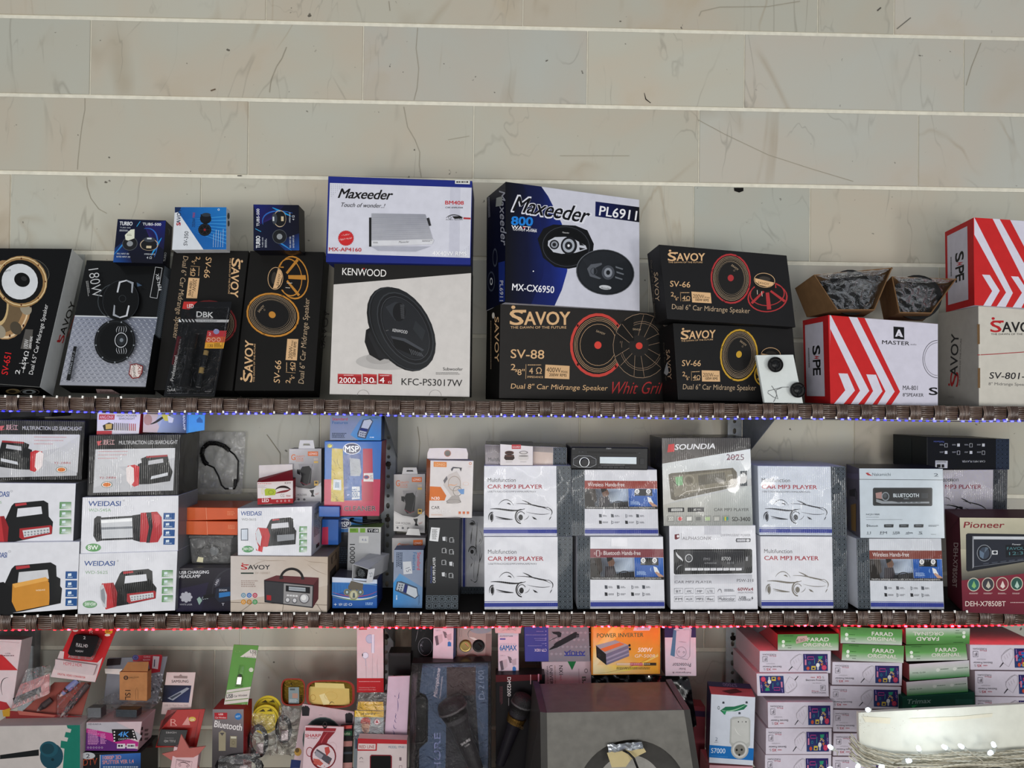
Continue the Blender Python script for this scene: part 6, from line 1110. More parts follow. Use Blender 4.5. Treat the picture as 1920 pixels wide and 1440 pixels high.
b.E(199, 694, 13, 13, '#c43c40'); b.T('DD', 120, 702, 30, 16, '#5a5a58', b=0); b.P([(498, 680), (510, 680), (510, 706), (498, 706)], '#c9b83a'); b.done()
q = [(740, 812), (1322, 815), (1333, 1300), (748, 1300)]
b = Box('player_box', 'white player carton with a pale car drawing, right of the radio icon carton', 'box', q, 's', depth=.16, col=WH, m=M_WRAP); mp3(b, q, k='#77726a', sub=False); Y4 = b.Y; b.done()
q = [(722, 336), (1314, 342), (1326, 808), (734, 804)]
b = Box('player_box', 'white player carton with a car drawing, upper one right of the tall silvery carton', 'box', q, Y4+.004, depth=.16, col='#ccd3de', m=M_WRAP); mp3(b, q, k='#34373f'); b.done()
K(1570, 780, 3.6)
q = [(128, 828), (702, 826), (722, 1306), (142, 1303)]
b = Box('player_box', 'carton with a red-brown title strip below the white radio carton, near the right edge', 'box', q, 's', depth=.16, col='#cdd1d9', m=M_WRAP); handsfree(b, q, 'Wireless Hands-free', '#7d4038'); Y5 = b.Y; b.done()
b = Box('player_box', 'plain white carton printed with a radio front, above a red-brown titled carton', 'box', [(147, 353), (713, 356), (726, 826), (155, 823)], Y5-.002, depth=.13, col='#bec9d2', side=('L', 62), sides={'L': '#5f5a66', 'T': '#2a2a2c'}, m=M_GLOSS)
b.P([(190, 385), (215, 380), (236, 404), (205, 400)], '#a33036'); b.P([(205, 382), (222, 384), (236, 404)], '#c9d0d6'); b.T('Nakamichi', 236, 404, 124, 20, '#4a5560', 0, b=.0); b.L([(148, 428), (714, 432)], 3, '#2f353c'); b.T('2', 652, 408, 30, 20, '#4a5560', b=.02)
b.P([(240, 492), (248, 484), (636, 484), (642, 492), (641, 602), (634, 608), (248, 606), (240, 600)], '#24292e'); b.P([(252, 492), (632, 492), (630, 598), (252, 597)], '#14171a'); b.P([(258, 520), (300, 512), (305, 560), (262, 555)], '#9c7a76'); b.P([(262, 560), (310, 575), (620, 575), (622, 590), (300, 592), (262, 580)], '#8a9096'); b.P([(310, 565), (622, 562), (622, 578), (400, 580)], '#1b1e22'); b.E(325, 543, 26, 30, '#7d858c'); b.E(325, 543, 20, 23, '#1f2327'); b.E(322, 538, 12, 14, '#42484e')
b.P([(372, 518), (560, 518), (558, 556), (372, 556)], '#23282d'); b.T('BLUETOOTH', 378, 548, 172, 24, '#d3dde4', 0, b=.02); b.T('dbEu', 448, 562, 34, 9, '#8d979f'); b.P([(566, 520), (612, 520), (612, 556), (566, 556)], '#2b3035')
for i in range(5): b.P([(402+i*34, 580), (428+i*34, 580), (424+i*34, 586), (406+i*34, 586)], '#5b6268')
b.T('NQ519BR', 195, 672, 92, 13, '#3f4850', 0, b=.01); b.Q(195, 682, 96, 5, 1, '#7d858d'); b.Q(195, 698, 256, 5, 1, '#7d858d'); b.E(203, 740, 5, 9, '#2a3036', w=2.5); b.T('Bluetooth', 212, 748, 62, 13, '#3f4850')
for i, x in enumerate((316, 418, 518)): b.P([(x, 732), (x+64, 731), (x+62, 752), (x, 752)], '#1d2328'); b.Q(x+10, 739, 42, 6, 1, '#8d979f')
b.Q(616, 736, 68, 14, 2, '#6a737b')
for i, tx in enumerate(('11', 'FM', 'USB', 'ohm', 'S', '')):
    if tx: b.T(tx, 204+i*87, 796, 22 if i in (0, 4) else 44, 16, '#3f4850', b=.01)
    b.Q(198+i*87, 798, 36, 5, 1, '#7d858d')
b.side('L'); b.P([(66, 385), (145, 390), (145, 428), (68, 420)], '#6a6478'); b.P([(80, 500), (122, 490), (122, 545), (82, 540)], '#2a2a30'); b.P([(118, 510), (130, 508), (132, 570), (120, 560)], '#4a4a52'); b.P([(90, 600), (125, 590), (125, 780), (95, 770)], '#8a6a3a'); b.done()
q = [(570, 364), (1150, 362), (1146, 662), (570, 660)]
b = Box('player_box', 'player carton half hidden behind the plain white and the maroon carton', 'box', q, 2.16, depth=.12, col='#b5b1b8', m=M_WRAP)
b.fr([(570, 362), (1150, 362), (1146, 840), (570, 840)], src=MP3SRC); pattern(b, 560, 815, 658, 1118, 3, 9, bg='#15171b', fg='#5a6068'); b.T('Multifunction', 90, 930-32, 192, 28, '#3a3a3f', 0, b=-.004); b.T('Multifunction', 120, 896, 200, 28, '#4a4a50', b=-.004); b.T('CAR MP3 PLAYER', 120, 947, 360, 28, '#7f2f42', 0, b=.035, sp=.97)
b.fr(); b.S([(722, 600), (800, 602), (850, 625), (870, 650)], 10, '#1d1d20'); b.S([(835, 555), (870, 570), (905, 595)], 9, '#1d1d20'); b.S([(722, 552), (750, 545), (765, 575)], 5, '#1d1d20'); b.S([(850, 575), (930, 590), (990, 600), (1010, 640)], 8, '#1d1d20'); b.S([(860, 620), (920, 645), (1000, 640)], 4, '#1d1d20'); b.E(828, 655, 42, 44, '#1d1d20', w=8, a0=180, a1=300); b.P([(802, 640), (840, 640), (842, 656), (798, 656)], '#1d1d20'); b.E(770, 605, 30, 12, '#1d1d20', w=3, a0=180, a1=330); Y6 = 2.16; b.done()
b = Box('player_box', 'glossy black player carton lying upside down, with a barcode sticker, highest at the right', 'box', [(605, 141), (1162, 156), (1160, 362), (605, 354)], 2.13, depth=.14, col='#101116', side=('L', 375), sides={'L': '#1c1f20', 'T': '#202224'}, m=M_GLOSS)
pattern(b, 1070, 154, 1160, 361, 3, 7, bg='#141a26', fg='#46536b')
for i in range(4):
    for j in range(2): x, y = 725+i*84, 186+j*50; (b.R(x, y, x+18, y+20, '#c9ccd2') if (i+j) % 2 else b.L([(x, y), (x+18, y), (x+18, y+24), (x, y+24), (x, y)], 2.5, '#c9ccd2')); b.Q(x-34, y+4, 28, 10, 2, '#9a9da4')
b.T('CAR MP3 PLAYER', 998, 300, 156, 13, '#b5b8be', 180, b=.01); b.T('Multifunction', 720, 168, 70, 12, '#5a67b0', 180); b.P([(662, 300), (745, 302), (743, 352), (660, 350)], '#c6c8cc'); b.Q(668, 306, 70, 10, 2, '#444444'); b.Q(672, 326, 66, 22, 1, '#222222', gap=0); b.side('L'); b.P([(380, 145), (500, 150), (500, 345), (382, 350)], '#1e2324'); b.done()
b = Box('player_box', 'maroon and cream carton printed with a large black car stereo, at the right edge', 'box', [(826, 686), (1420, 690), (1440, 1345), (846, 1326)], 2.0, depth=.16, col='#6b1f30', side=('L', 735), sides={'L': '#581a29', 'T': '#4a1c26'})
b.P([(826, 686), (1420, 690), (1428, 1045), (840, 1112)], ['#c2bda6', '#b8b39c', '#77776a', '#6f6e63']); b.P([(832, 900), (1425, 900), (1428, 1045), (840, 1112)], ['#b5b09a', '#a5a08c', '#4a4843', '#454240']); b.P([(838, 1110), (1428, 1045), (1440, 1345), (846, 1326)], ['#7a2436', '#7a2436', '#641b2c', '#5c192a'])
b.T('Pioneer', 852, 755, 276, 40, '#7d1f2c', 0, b=.04, sh=.12); b.P([(868, 800), (880, 792), (1400, 800), (1412, 960), (880, 1050), (870, 1040)], '#1b1e26'); b.P([(915, 812), (1400, 815), (1404, 835), (918, 832)], '#c2c6cc'); b.P([(912, 810), (920, 812), (922, 1020), (912, 1030)], '#8d9098'); b.P([(922, 836), (1400, 840), (1405, 950), (925, 1018)], '#242833')
b.E(992, 925, 50, 56, '#8f949c'); b.E(992, 925, 46, 52, '#1d2029'); b.E(992, 925, 34, 40, '#3a4352'); b.P([(960, 905), (992, 925), (985, 965), (962, 950)], '#5f7186'); b.P([(1022, 890), (992, 925), (1000, 885)], '#5a6878'); b.R(1045, 908, 1082, 935, '#d3d6da'); b.E(1064, 921, 13, 9, '#2a2e38'); b.P([(1135, 870), (1400, 866), (1402, 940), (1138, 955)], '#15181f'); b.T('FAVOURITE', 1145, 905, 200, 20, '#4f7d84', 1, b=.0); b.T('12:34', 1160, 940, 130, 22, '#4f7d84', 3, b=.0); b.T('Pioneer', 1180, 872, 60, 11, '#c9ccd2', 0, sh=.1); b.L([(925, 1018), (1400, 955)], 3, '#6d727c')
for i in range(7): b.P([(985+i*58, 994-i*7), (1025+i*58, 989-i*7), (1022+i*58, 998-i*7), (984+i*58, 1003-i*7)], '#3f4450')
for i, c in enumerate(('#2b5f5f', '#3b3a40', '#7d2f3c', '#2b5148', '#35506a', '#5a4a3a')):
    x = 920+i*97; b.E(x, 1138-i*2, 42, 46, '#c9bfae', 0, w=5); b.E(x, 1138-i*2, 37, 40, c); b.P([(x-14, 1150), (x+2, 1112), (x+18, 1150), (x+4, 1165)], ('#7fae6a', '#b9b3a4', '#d8c9c2', '#a8c2b6', '#a8b6c2', '#c2b6a8')[i]); b.Q(x-30, 1194, 62, 10, 2, '#d8b9b9')
b.T('DEH-X7850BT', 864, 1284, 272, 34, '#d9c6c0', 0, b=.02); b.Q(1168, 1256, 150, 10, 1, '#c9a8a8'); b.side('L'); b.T('DEH-X7850BT', 786, 856, 300, 30, '#c9b3ae', -92, b=.02); b.L([(760, 770), (820, 690)], 3, '#3d121e'); b.done()
# ------------------------------------------------------------------ small goods below the lower shelf, whites pinked to paint in red strip light
def bx(name, label, cat, q, Y, depth, col, **k): return Box(name, label, cat, q, Y, depth=depth, col=col, **k)
def blister(b, e, pts, h, name='clear_blister'):
    t = MB(); n = len(pts); c = (sum(p[0] for p in pts)/n, sum(p[1] for p in pts)/n)
    lo = [on(b, *p, .0003) for p in pts]; hi = [on(b, p[0]+(c[0]-p[0])*.1, p[1]+(c[1]-p[1])*.1, h) for p in pts]
    t.raw(hi+lo, [tuple(range(n))]+[(i, (i+1) % n, n+(i+1) % n, n+i) for i in range(n)], '#ffffff'); return t.build(name, M_CLEAR, e)
def solid(b, e, pts, h0, h1, col, name, m=M_PLAST, bev=.001, lab=None):
    n = len(pts); t = MB(); t.raw([on(b, *p, h1) for p in pts]+[on(b, *p, h0) for p in pts], [tuple(range(n)), tuple(range(2*n-1, n-1, -1))]+[(i, n+i, n+(i+1) % n, (i+1) % n) for i in range(n)], col); return t.build(name, m, e, bevel=bev, label=lab)
K(0, 1150, 4.966)
b = bx('carton', 'white and red carton cut off by the left edge, below the lower shelf', 'box', [(-200, 240), (202, 246), (110, 900), (-260, 900)], 2.06, .05, '#cdbcc0', lean=8, m=M_GLOSS)
b.P([(-120, 380), (20, 385), (165, 530), (-150, 530)], '#b5262a'); b.P([(-170, 780), (60, 830), (108, 900), (-200, 898)], '#a3262a'); b.S([(78, 600), (20, 590), (-10, 660), (22, 760)], 7, '#1b1a1c'); b.T('USB', 48, 380, 50, 12, '#7a5a60'); b.Q(6, 390, 140, 14, 1, '#5a3a40'); b.L([(0, 262), (180, 275)], 2, '#8a6a70'); b.done()
b = bx('circuit_pack', 'clear bag with a dark strip module on a pink card, at the far left', 'pack', [(190, 660), (460, 560), (458, 745), (92, 900)], 2.03, .002, '#a86a6a', lean=20)
b.P([(118, 790), (380, 680), (385, 735), (135, 850)], '#2b2426')
for i in range(6): x = 145+i*40; b.P([(x, 832-i*16), (x+24, 822-i*16), (x+28, 850-i*16), (x+4, 860-i*16)], '#5a4346'); b.E(x+14, 850-i*15, 9, 12, '#b09a9a', w=2)
e = b.done(); pts = [on(b, *p, .006) for p in ((250, 520), (475, 478), (468, 750), (90, 905))]; bag('clear_bag', pts, 8, 8, .003, 2, b.n, e)
b = bx('media_adapter_pack', 'red and white hang card holding a black square adapter, under the lower shelf at left', 'pack', [(672, 150), (1085, 150), (885, 640), (470, 592)], 2.06, .002, '#b5262a', lean=25, m=M_GLOSS)
b.P([(560, 350), (955, 412), (885, 640), (470, 592)], '#cdbcbd'); b.P([(598, 352), (960, 405), (905, 460), (590, 425)], '#b5262a'); b.E(1012, 170, 36, 24, '#d8a82a'); b.T('8K', 985, 182, 52, 22, '#b5262a', b=.04); b.E(1000, 202, 26, 12, '#e8d8c8'); b.E(702, 158, 26, 14, '#d9c4c0'); b.T('R', 832, 188, 36, 32, '#e0b8b4', -8, b=-.01)
b.T('DIGITAL VIDEO CONVERTER', 536, 572, 260, 18, '#b5262a', -8, b=.02)
e = b.done(); solid(b, e, [(515, 425), (900, 482), (868, 578), (510, 522)], 0, .008, '#c3b6b8', 'white_base', M_CARD)
solid(b, e, [(632, 415), (700, 195), (930, 225), (950, 250), (872, 425), (850, 440)], 0, .008, '#b8a9ad', 'clear_tray', M_FROST); bd = solid(b, e, [(630, 372), (690, 205), (712, 195), (905, 210), (925, 228), (862, 395), (845, 408), (650, 392)], .008, .024, '#0f0f11', 'adapter')
b2 = Art(); b2.start(on(b, 632, 372, .0243), b.n); b2.T('FULL HD', 708, 304, 108, 28, '#c9c6c8', -8, b=.02); b2.T('VGA2AV', 700, 358, 76, 17, '#c9c6c8', -4, b=.01); b2.T('2', 775, 240, 22, 26, '#c9c6c8', b=0); b2.Q(708, 305, 96, 10, 1, '#8a8688', rot=-8); b2.T('HDMI 2 HDR', 590, 480, 172, 30, '#b5384a', -6, b=.0); b2.end(e, M_PLAST)
b = bx('tool_pack', 'reddish hang card with two tapered soldering tools under clear covers, at the left', 'pack', [(505, 640), (850, 640), (735, 1040), (165, 950)], 2.03, .002, '#8a4a42', lean=35)
e = b.done()
for (x0, y0, x1, y1, c1, c2, nm) in ((720, 625, 555, 775, '#7a7fae', '#c9a9a8', 'soldering_tool'), (820, 660, 560, 970, '#4a3f40', '#8a7a78', 'soldering_tool'), (480, 800, 345, 910, '#3a2f30', '#7d6a68', 'soldering_tool')):
    t = MB(); a, c = on(b, x0, y0, .012), on(b, x1, y1, .012); ln = (c-a).length; t.lathe(a, c-a, [(0, 0), (0, .008), (ln*.55, .0095), (ln*.7, .007), (ln*.85, .005), (ln, .0015), (ln, 0)], [c1, c1, '#2b2325', c1, c2, c2], n=14); t.build(nm, M_PLAST, e, smooth=False)
blister(b, e, [(730, 600), (830, 640), (620, 990), (520, 985), (520, 760)], .022)
b = bx('red_pack', 'dull red hang card lying below the soldering tools at the far left', 'pack', [(30, 900), (760, 960), (735, 1055), (90, 1100)], 2.0, .002, '#7d2b2b', lean=30); b.P([(160, 905), (520, 950), (500, 965), (180, 945)], '#a35a50'); b.P([(20, 905), (95, 880), (90, 960), (30, 962)], '#b0862a'); b.done()
b = bx('tool_box_carton', 'white and green carton with a teal disc, at the bottom left corner', 'box', [(-80, 1052), (745, 1040), (745, 2000), (-80, 2000)], 1.97, .06, '#b3aca9', lean=0)
b.P([(620, 1042), (745, 1040), (745, 1600), (560, 1600), (585, 1440), (600, 1260), (562, 1250), (568, 1185), (625, 1195), (635, 1160), (600, 1150), (612, 1105), (655, 1112), (665, 1080), (630, 1070)], '#156a5a'); b.E(480, 1330, 108, 120, '#173f4d'); b.E(455, 1265, 85, 74, '#1b4a58'); b.E(445, 1262, 60, 50, '#153843'); b.E(490, 1362, 14, 13, '#0d262e'); b.P([(0, 1320), (360, 1268), (362, 1325), (0, 1358)], '#121517'); b.done()
b = bx('memory_pack', 'grey and red hang card half hidden behind the small kraft box', 'pack', [(1010, 415), (1560, 400), (1455, 850), (960, 850)], 2.12, .003, '#7d7f88', lean=10)
for i in range(40): x, y = random.uniform(1390, 1510), random.uniform(560, 820); b.P([(x, y), (x+random.uniform(8, 30), y+5), (x+10, y+random.uniform(10, 30))], random.choice(['#a9adb5', '#4a4c52', '#5a5c63', '#c9ccd2']))
b.P([(1240, 392), (1500, 384), (1512, 400), (1490, 545), (1400, 560), (1385, 450), (1238, 448)], '#a32834'); b.P([(1425, 398), (1485, 402), (1470, 520), (1415, 512)], '#c9bcc4'); b.L([(1440, 430), (1436, 498)], 9, '#3a3f55'); b.E(1262, 412, 30, 26, '#3b3a70'); b.E(1262, 412, 20, 16, '#7a7ab0', w=3); b.T('CARD', 1338, 412, 62, 14, '#e0b9bd'); b.T('READER', 1332, 440, 66, 14, '#e0b9bd'); b.P([(1000, 425), (1130, 415), (1120, 480), (990, 490)], '#2a2224'); b.P([(975, 515), (1140, 518), (1120, 570), (980, 560)], '#e9e2de'); b.done()
b = bx('kraft_box', 'small brown kraft box with a dark round emblem, standing upright', 'box', [(1112, 545), (1372, 548), (1368, 818), (1112, 808)], 2.05, .025, '#a8744a', m=M_KRAFT, sides={'T': '#8a5e3c'})
b.E(1172, 600, 22, 20, '#3b2a22'); b.E(1172, 600, 9, 11, '#a8744a', w=4); b.T('EARLDOM', 1200, 606, 92, 14, '#5a3d28', 2, b=0); b.T('1SL', 1165, 715, 90, 50, '#33241c', -90, b=.02); b.L([(1262, 800), (1262, 720), (1272, 690), (1284, 720), (1284, 800)], 2.5, '#6a4a30'); e = b.done()
t = MB(); A = [at(*XP(p), 2.055) for p in ((1190, 455), (1385, 450), (1375, 549), (1130, 548))]; t.hexa(A+[p+Vector((0, .0012, 0)) for p in A], '#96663f'); t.build('hanging_tab', M_KRAFT, e)
for lab, q, g in (('small clear plastic box with a foil wrapped part, left of the other one', [(800, 885), (935, 885), (935, 985), (800, 985)], '#7f8288'), ('small clear plastic box with a mirror-like front, below the kraft box', [(1058, 900), (1275, 905), (1272, 980), (1058, 975)], '#4a5058')):
    e = thing('clear_box', lab, 'box', at(*XP(((q[2][0]+q[3][0])/2, q[2][1])), 2.02)); P = [at(*XP(p), 1.995) for p in q]; t = MB(); t.hexa(P+[p+Vector((.02, .09, .004)) for p in P], '#d9c0c0'); t.build('clear_shell', M_CLEAR, e, bevel=.001)
    t = MB(); F2 = [p+Vector((0, .006, 0)) for p in P]; c = sum(F2, Vector())/4; F2 = [c.lerp(p, .9) for p in F2]; t.hexa(F2+[p+Vector((.004, .02, .001)) for p in F2], g); t.build('metal_part', M_METAL, e)
b = bx('video_adapter_box', 'white, pink and purple carton with a film strip emblem, above the black carton', 'box', [(805, 1015), (1322, 1008), (1280, 1282), (795, 1278)], 1.99, .08, '#c0aab0', sides={'R': '#a88a92', 'T': '#b59a9c'}, m=M_GLOSS)
b.P([(805, 1020), (1080, 1012), (1280, 1110), (1318, 1140), (1300, 1180), (803, 1080)], '#a9a4ac'); b.P([(805, 1070), (1060, 1120), (1200, 1170), (1290, 1200), (1284, 1240), (800, 1200)], '#a82a78'); b.P([(803, 1110), (960, 1160), (1150, 1240), (1282, 1265), (1280, 1282), (795, 1278)], '#57226a'); b.P([(1040, 1080), (1245, 1078), (1280, 1180), (1230, 1165), (1060, 1200)], '#151417'); b.T('4K', 1100, 1150, 100, 48, '#4a8fd8', 0, b=.03, sh=.2); b.T('DIGITAL', 1104, 1180, 110, 14, '#b9bcc2', 4)
for i in range(4): b.P([(1058, 1098+i*28), (1072, 1097+i*28), (1072, 1110+i*28), (1058, 1111+i*28)], '#d8cfd2'); b.P([(1230+i*6, 1092+i*25), (1243+i*6, 1092+i*25), (1246+i*6, 1104+i*25), (1233+i*6, 1104+i*25)], '#d8cfd2')
b.Q(818, 1085, 110, 140, 12, '#c78ab8'); b.Q(935, 1120, 50, 100, 8, '#c78ab8')
for x in (1090, 1182): b.P([(x, 1215), (x+76, 1214), (x+75, 1258), (x-2, 1258)], '#c9c3c8'); b.Q(x+8, 1225, 58, 18, 1, '#2a2430', gap=0)
b.T('HD-KA01A', 822, 1040, 120, 16, '#55505a', b=.01)
for i in range(6): b.E(820+i*26, 1250, 8, 8, '#cdb8d0', w=2)
b.side('R'); 
for i in range(3): b.P([(1318-i*4, 1060+i*50), (1332-i*4, 1058+i*50), (1330-i*4, 1085+i*50), (1314-i*4, 1088+i*50)], '#2a2226'); b.P([(1350, 1080+i*40), (1385, 1075+i*40), (1375, 1098+i*40), (1345, 1100+i*40)], '#5a464c')
b.done()
b = bx('splitter_box', 'black carton with orange lettering and a blue panel, under the film strip carton', 'box', [(690, 1300), (1312, 1296), (1312, 1950), (690, 1950)], 1.985, .1, '#141316', m=M_GLOSS)
b.P([(930, 1318), (1310, 1300), (1310, 1460), (930, 1460)], ['#3a66a8', '#2a5aa0', '#1a2a4a', '#23406f']); b.T('1080P 3D', 958, 1362, 170, 34, '#d8dce6', 2, b=.05); b.T('1080P 3D', 958, 1362, 170, 34, '#b5423a', 2, b=.01); b.T('SPLITTER VER 1.4', 955, 1404, 290, 34, '#d8dce6', 2, b=.04); b.T('SPLITTER VER 1.4', 955, 1404, 290, 34, '#b5423a', 2, b=.005); b.E(818, 1326, 68, 32, '#a9abb0'); b.T('2', 800, 1348, 36, 40, '#3a3a40', b=.02); b.T('HDTV', 728, 1424, 184, 56, '#c95a3a', 6, b=.02, sh=.15); b.T('HDTV', 732, 1422, 178, 50, '#141316', 6, b=-.012, sh=.15); b.L([(932, 1318), (930, 1460)], 6, '#b9bcc2'); b.Q(960, 1425, 340, 20, 1, '#9aa3b0'); b.done()
K(290, 1150, 4.965)
b = bx('memory_pack', 'white hang card with a picture of a slim drive on a dark blue field', 'pack', [(110, 549), (381, 549), (330, 950), (58, 940)], 2.10, .002, '#cdb9b8', lean=8)
b.P([(85, 668), (342, 672), (318, 832), (66, 828)], ['#15131c', '#20243f', '#2a3560', '#121018']); b.P([(120, 790), (300, 690), (325, 700), (170, 812)], '#8a8f9c'); b.P([(140, 785), (240, 735), (250, 745), (160, 800)], '#3a3f4c'); b.T('SAMSUNG', 158, 645, 156, 24, '#33282e', 0, b=.02); b.P([(176, 582), (225, 582), (242, 566), (258, 582), (306, 584), (304, 606), (178, 604)], '#8d7a78'); b.T('USB 3.1 Flash Drive 256G', 92, 866, 220, 18, '#8d7a7a', b=-.005); b.done()
b = bx('media_adapter_pack', 'red hang card with an upside-down black adapter, beside the dark blue drive card', 'pack', [(120, 900), (470, 890), (390, 1245), (5, 1250)], 2.06, .002, '#a32420', lean=15, m=M_GLOSS)
b.P([(120, 900), (215, 895), (60, 1000), (40, 1100)], '#7a3030'); b.E(350, 985, 34, 22, '#c9a83a'); b.T('2K', 330, 1002, 44, 22, '#e0c8c0', 0, b=.02); b.T('R', 148, 1045, 62, 60, '#d89a92', b=-.015); b.P([(255, 1040), (310, 960), (330, 1040)], '#c98a84'); b.Q(145, 1046, 66, 8, 1, '#d89a92'); b.L([(420, 920), (360, 1230)], 3, '#6a1a18')
e = b.done(); solid(b, e, [(60, 1078), (308, 1085), (270, 1235), (18, 1235)], 0, .018, '#131214', 'adapter'); b2 = Art(); b2.start(on(b, 60, 1078, .0183), b.n); b2.T('FULL HD', 192, 1178, 104, 22, '#a9a4a4', 180, b=.02); b2.T('HDMI2', 202, 1102, 98, 16, '#a9a4a4', 180); b2.Q(95, 1160, 86, 6, 1, '#8a8688'); b2.end(e, M_PLAST)
t = MB(); c = at(*XP((280, 1340)), 2.0); V = []
for i in range(10): a = R_(90+i*36+10); r = .062 if i % 2 == 0 else .028; V.append(c+Vector((math.cos(a)*r, -.003*(i % 2), math.sin(a)*r)))
t.raw(V+[p+Vector((0, .004, 0)) for p in V], [tuple(range(10))]+[(i, 10+i, 10+(i+1) % 10, (i+1) % 10) for i in range(10)], '#a8605a'); single(t, 'star_card', 'pink star-shaped card behind the small pale box at the bottom', 'card', M_CARD, bevel=.001)
b = bx('small_box', 'pale pink box with a framed car logo, leaning at the bottom edge', 'box', [(180, 1240), (412, 1290), (372, 1600), (120, 1600)], 1.985, .02, '#c9a8ac', lean=10); b.T('ASM', 255, 1312, 76, 16, '#5a3a44', -6, b=.01); b.L([(205, 1358), (350, 1382), (335, 1460), (192, 1440), (205, 1358)], 3, '#4a3238'); b.S([(215, 1410), (250, 1370), (300, 1385), (330, 1425)], 7, '#4a3238'); b.E(235, 1415, 10, 10, '#4a3238', w=3); b.E(305, 1425, 10, 10, '#4a3238', w=3); b.T('PASSENGER', 212, 1374, 120, 10, '#4a3238', -8); b.done()
b = bx('bluetooth_pack', 'tall green and white hang card with a tiny receiver under a clear cover', 'pack', [(735, 290), (968, 300), (862, 860), (645, 850)], 2.03, .002, '#4d8a32', lean=14, m=M_GLOSS)
b.P([(672, 715), (895, 683), (865, 855), (645, 850)], '#c6c0ba'); b.P([(668, 740), (892, 706), (891, 712), (667, 747)], '#5d7a3c'); b.P([(655, 812), (872, 788), (871, 796), (654, 820)], '#5d7a3c'); b.P([(645, 850), (868, 822), (862, 860)], '#5a8a3c'); b.P([(795, 405), (895, 335), (955, 345), (945, 418)], '#c6c9c2'); b.T('USB', 888, 370, 58, 28, '#22301c', -4, b=.03, sh=.15); b.T('2.0', 905, 392, 40, 18, '#22301c', b=.02); b.T('BLUETOOTH', 832, 412, 104, 13, '#33402c', -3); b.E(772, 354, 22, 10, '#8aae6a', w=2); b.E(898, 526, 20, 20, '#c6cfc0'); b.E(898, 526, 13, 11, '#7a9a6a', w=2)
b.T('USB', 668, 792, 62, 38, '#26242a', 5, b=.03, sh=.2); b.T('Car Wireless', 738, 782, 124, 20, '#3a363c', 6, b=.02, sh=.15); b.T('NEW', 810, 852, 34, 12, '#a9c29a'); e = b.done()
solid(b, e, [(768, 590), (812, 592), (802, 665), (757, 662)], .001, .006, '#d8d0c2', 'receiver_plug', M_METAL); solid(b, e, [(780, 570), (808, 572), (806, 592), (777, 590)], .001, .005, '#1b1f1a', 'receiver_cap'); blister(b, e, [(790, 480), (835, 485), (815, 690), (745, 685)], .01)
q = [(540, 893), (828, 893), (822, 1700), (530, 1700)]
b = bx('bluetooth_box', 'grey and red carton printed with two metal receivers, below the green card', 'box', q, 2.0, .07, '#4a4648', sides={'R': '#8a2226', 'T': '#8f2226'})
b.P([(540, 893), (828, 893), (826, 1200), (536, 1200)], ['#7a7274', '#857c7e', '#565053', '#4a4547']); b.P([(536, 1200), (826, 1200), (822, 1700), (530, 1700)], ['#4a4547', '#565053', '#1d1b1d', '#1a181a']); b.P([(556, 925), (676, 925), (674, 985), (558, 985)], '#a3262e'); b.T('USB', 595, 948, 42, 16, '#e0c9c9', b=.03); b.T('Car Wireless', 565, 978, 100, 16, '#e0c9c9', b=.01); b.E(778, 960, 32, 32, '#2f6aa8'); b.T('NEW', 758, 972, 40, 18, '#b9d2e8', 10, b=.01); b.T('Bluetooth', 553, 1058, 258, 62, '#d9d2d2', -8, b=.03)
b.P([(596, 1110), (628, 1088), (662, 1110), (660, 1280), (596, 1280)], '#8f8670'); b.P([(606, 1112), (650, 1112), (628, 1140)], '#4a4547'); b.P([(702, 1140), (766, 1142), (762, 1250), (700, 1245)], '#7d7460'); b.P([(708, 1146), (760, 1148), (760, 1166), (708, 1164)], '#b9b4a2'); b.E(732, 1205, 14, 18, '#5a523f', w=3); b.side('R'); b.Q(850, 1150, 40, 200, 18, '#b05a5a'); b.done()
for cx, cy, Y, lab in ((1052, 900, 2.10, 'yellow disc label card standing behind another'), (1030, 985, 2.07, 'yellow disc label card with dark printing, front one')):
    t = MB(); r = (at(*XP((cx+130, cy)), Y)-at(*XP((cx, cy)), Y)).length; t.lathe(at(*XP((cx, cy)), Y), (0, -1, .15), [(0, 0), (0, r), (.0015, r), (.0015, 0)], '#cdb832', n=36); o = single(t, 'disc_card', lab, 'card', M_CARD)
    a2 = Art(); a2.start(at(*XP((cx, cy)), Y-.0022)+Vector((0, 0, .0)), Vector((0, -1, .15))); a2.E(cx, cy, 112, 112, '#5a5028', w=3); a2.T('EARTH', cx+8, cy-28, 60, 18, '#3a351c', b=.01); a2.P([(cx-60, cy-70), (cx-20, cy-95), (cx, cy-70)], '#4a431f'); a2.P([(cx+10, cy-75), (cx+50, cy-95), (cx+70, cy-70)], '#4a431f')
    for u in a2.picu+a2.letu: u.v = [tuple(Vector(p)) for p in u.v]
    a2.end(o, M_CARD)
def cable_bag(label, cx, cy, rx, ry, Y, seed, loops, quad):
    rnd = random.Random(seed); e = thing('cable_bag', label, 'bag', at(*XP((cx, cy+ry)), Y)); pts = []
    for i in range(loops*16):
        a = 2*math.pi*i/16; k = 1+.16*math.sin(a*.37+seed); pts.append(at(*XP((cx+rx*k*math.cos(a), cy+ry*k*math.sin(a))), Y+.006*math.sin(a*.6+seed)+.004))
    t = MB(); t.tube(pts, .0026, '#121113', n=6); t.build('looped_cable', M_PLAST, e, smooth=True)
    t = MB(); t.box(at(*XP((cx+rx*.2, cy+ry*.5)), Y-.004), .009, .003, .013, '#b8a9aa'); t.build('paper_band', M_CARD, e, bevel=.0005)
    A = [at(*XP(p), Y-.014) for p in quad]; bag('clear_bag', A, 10, 14, .005, seed, Vector((0, -1, 0)), e)
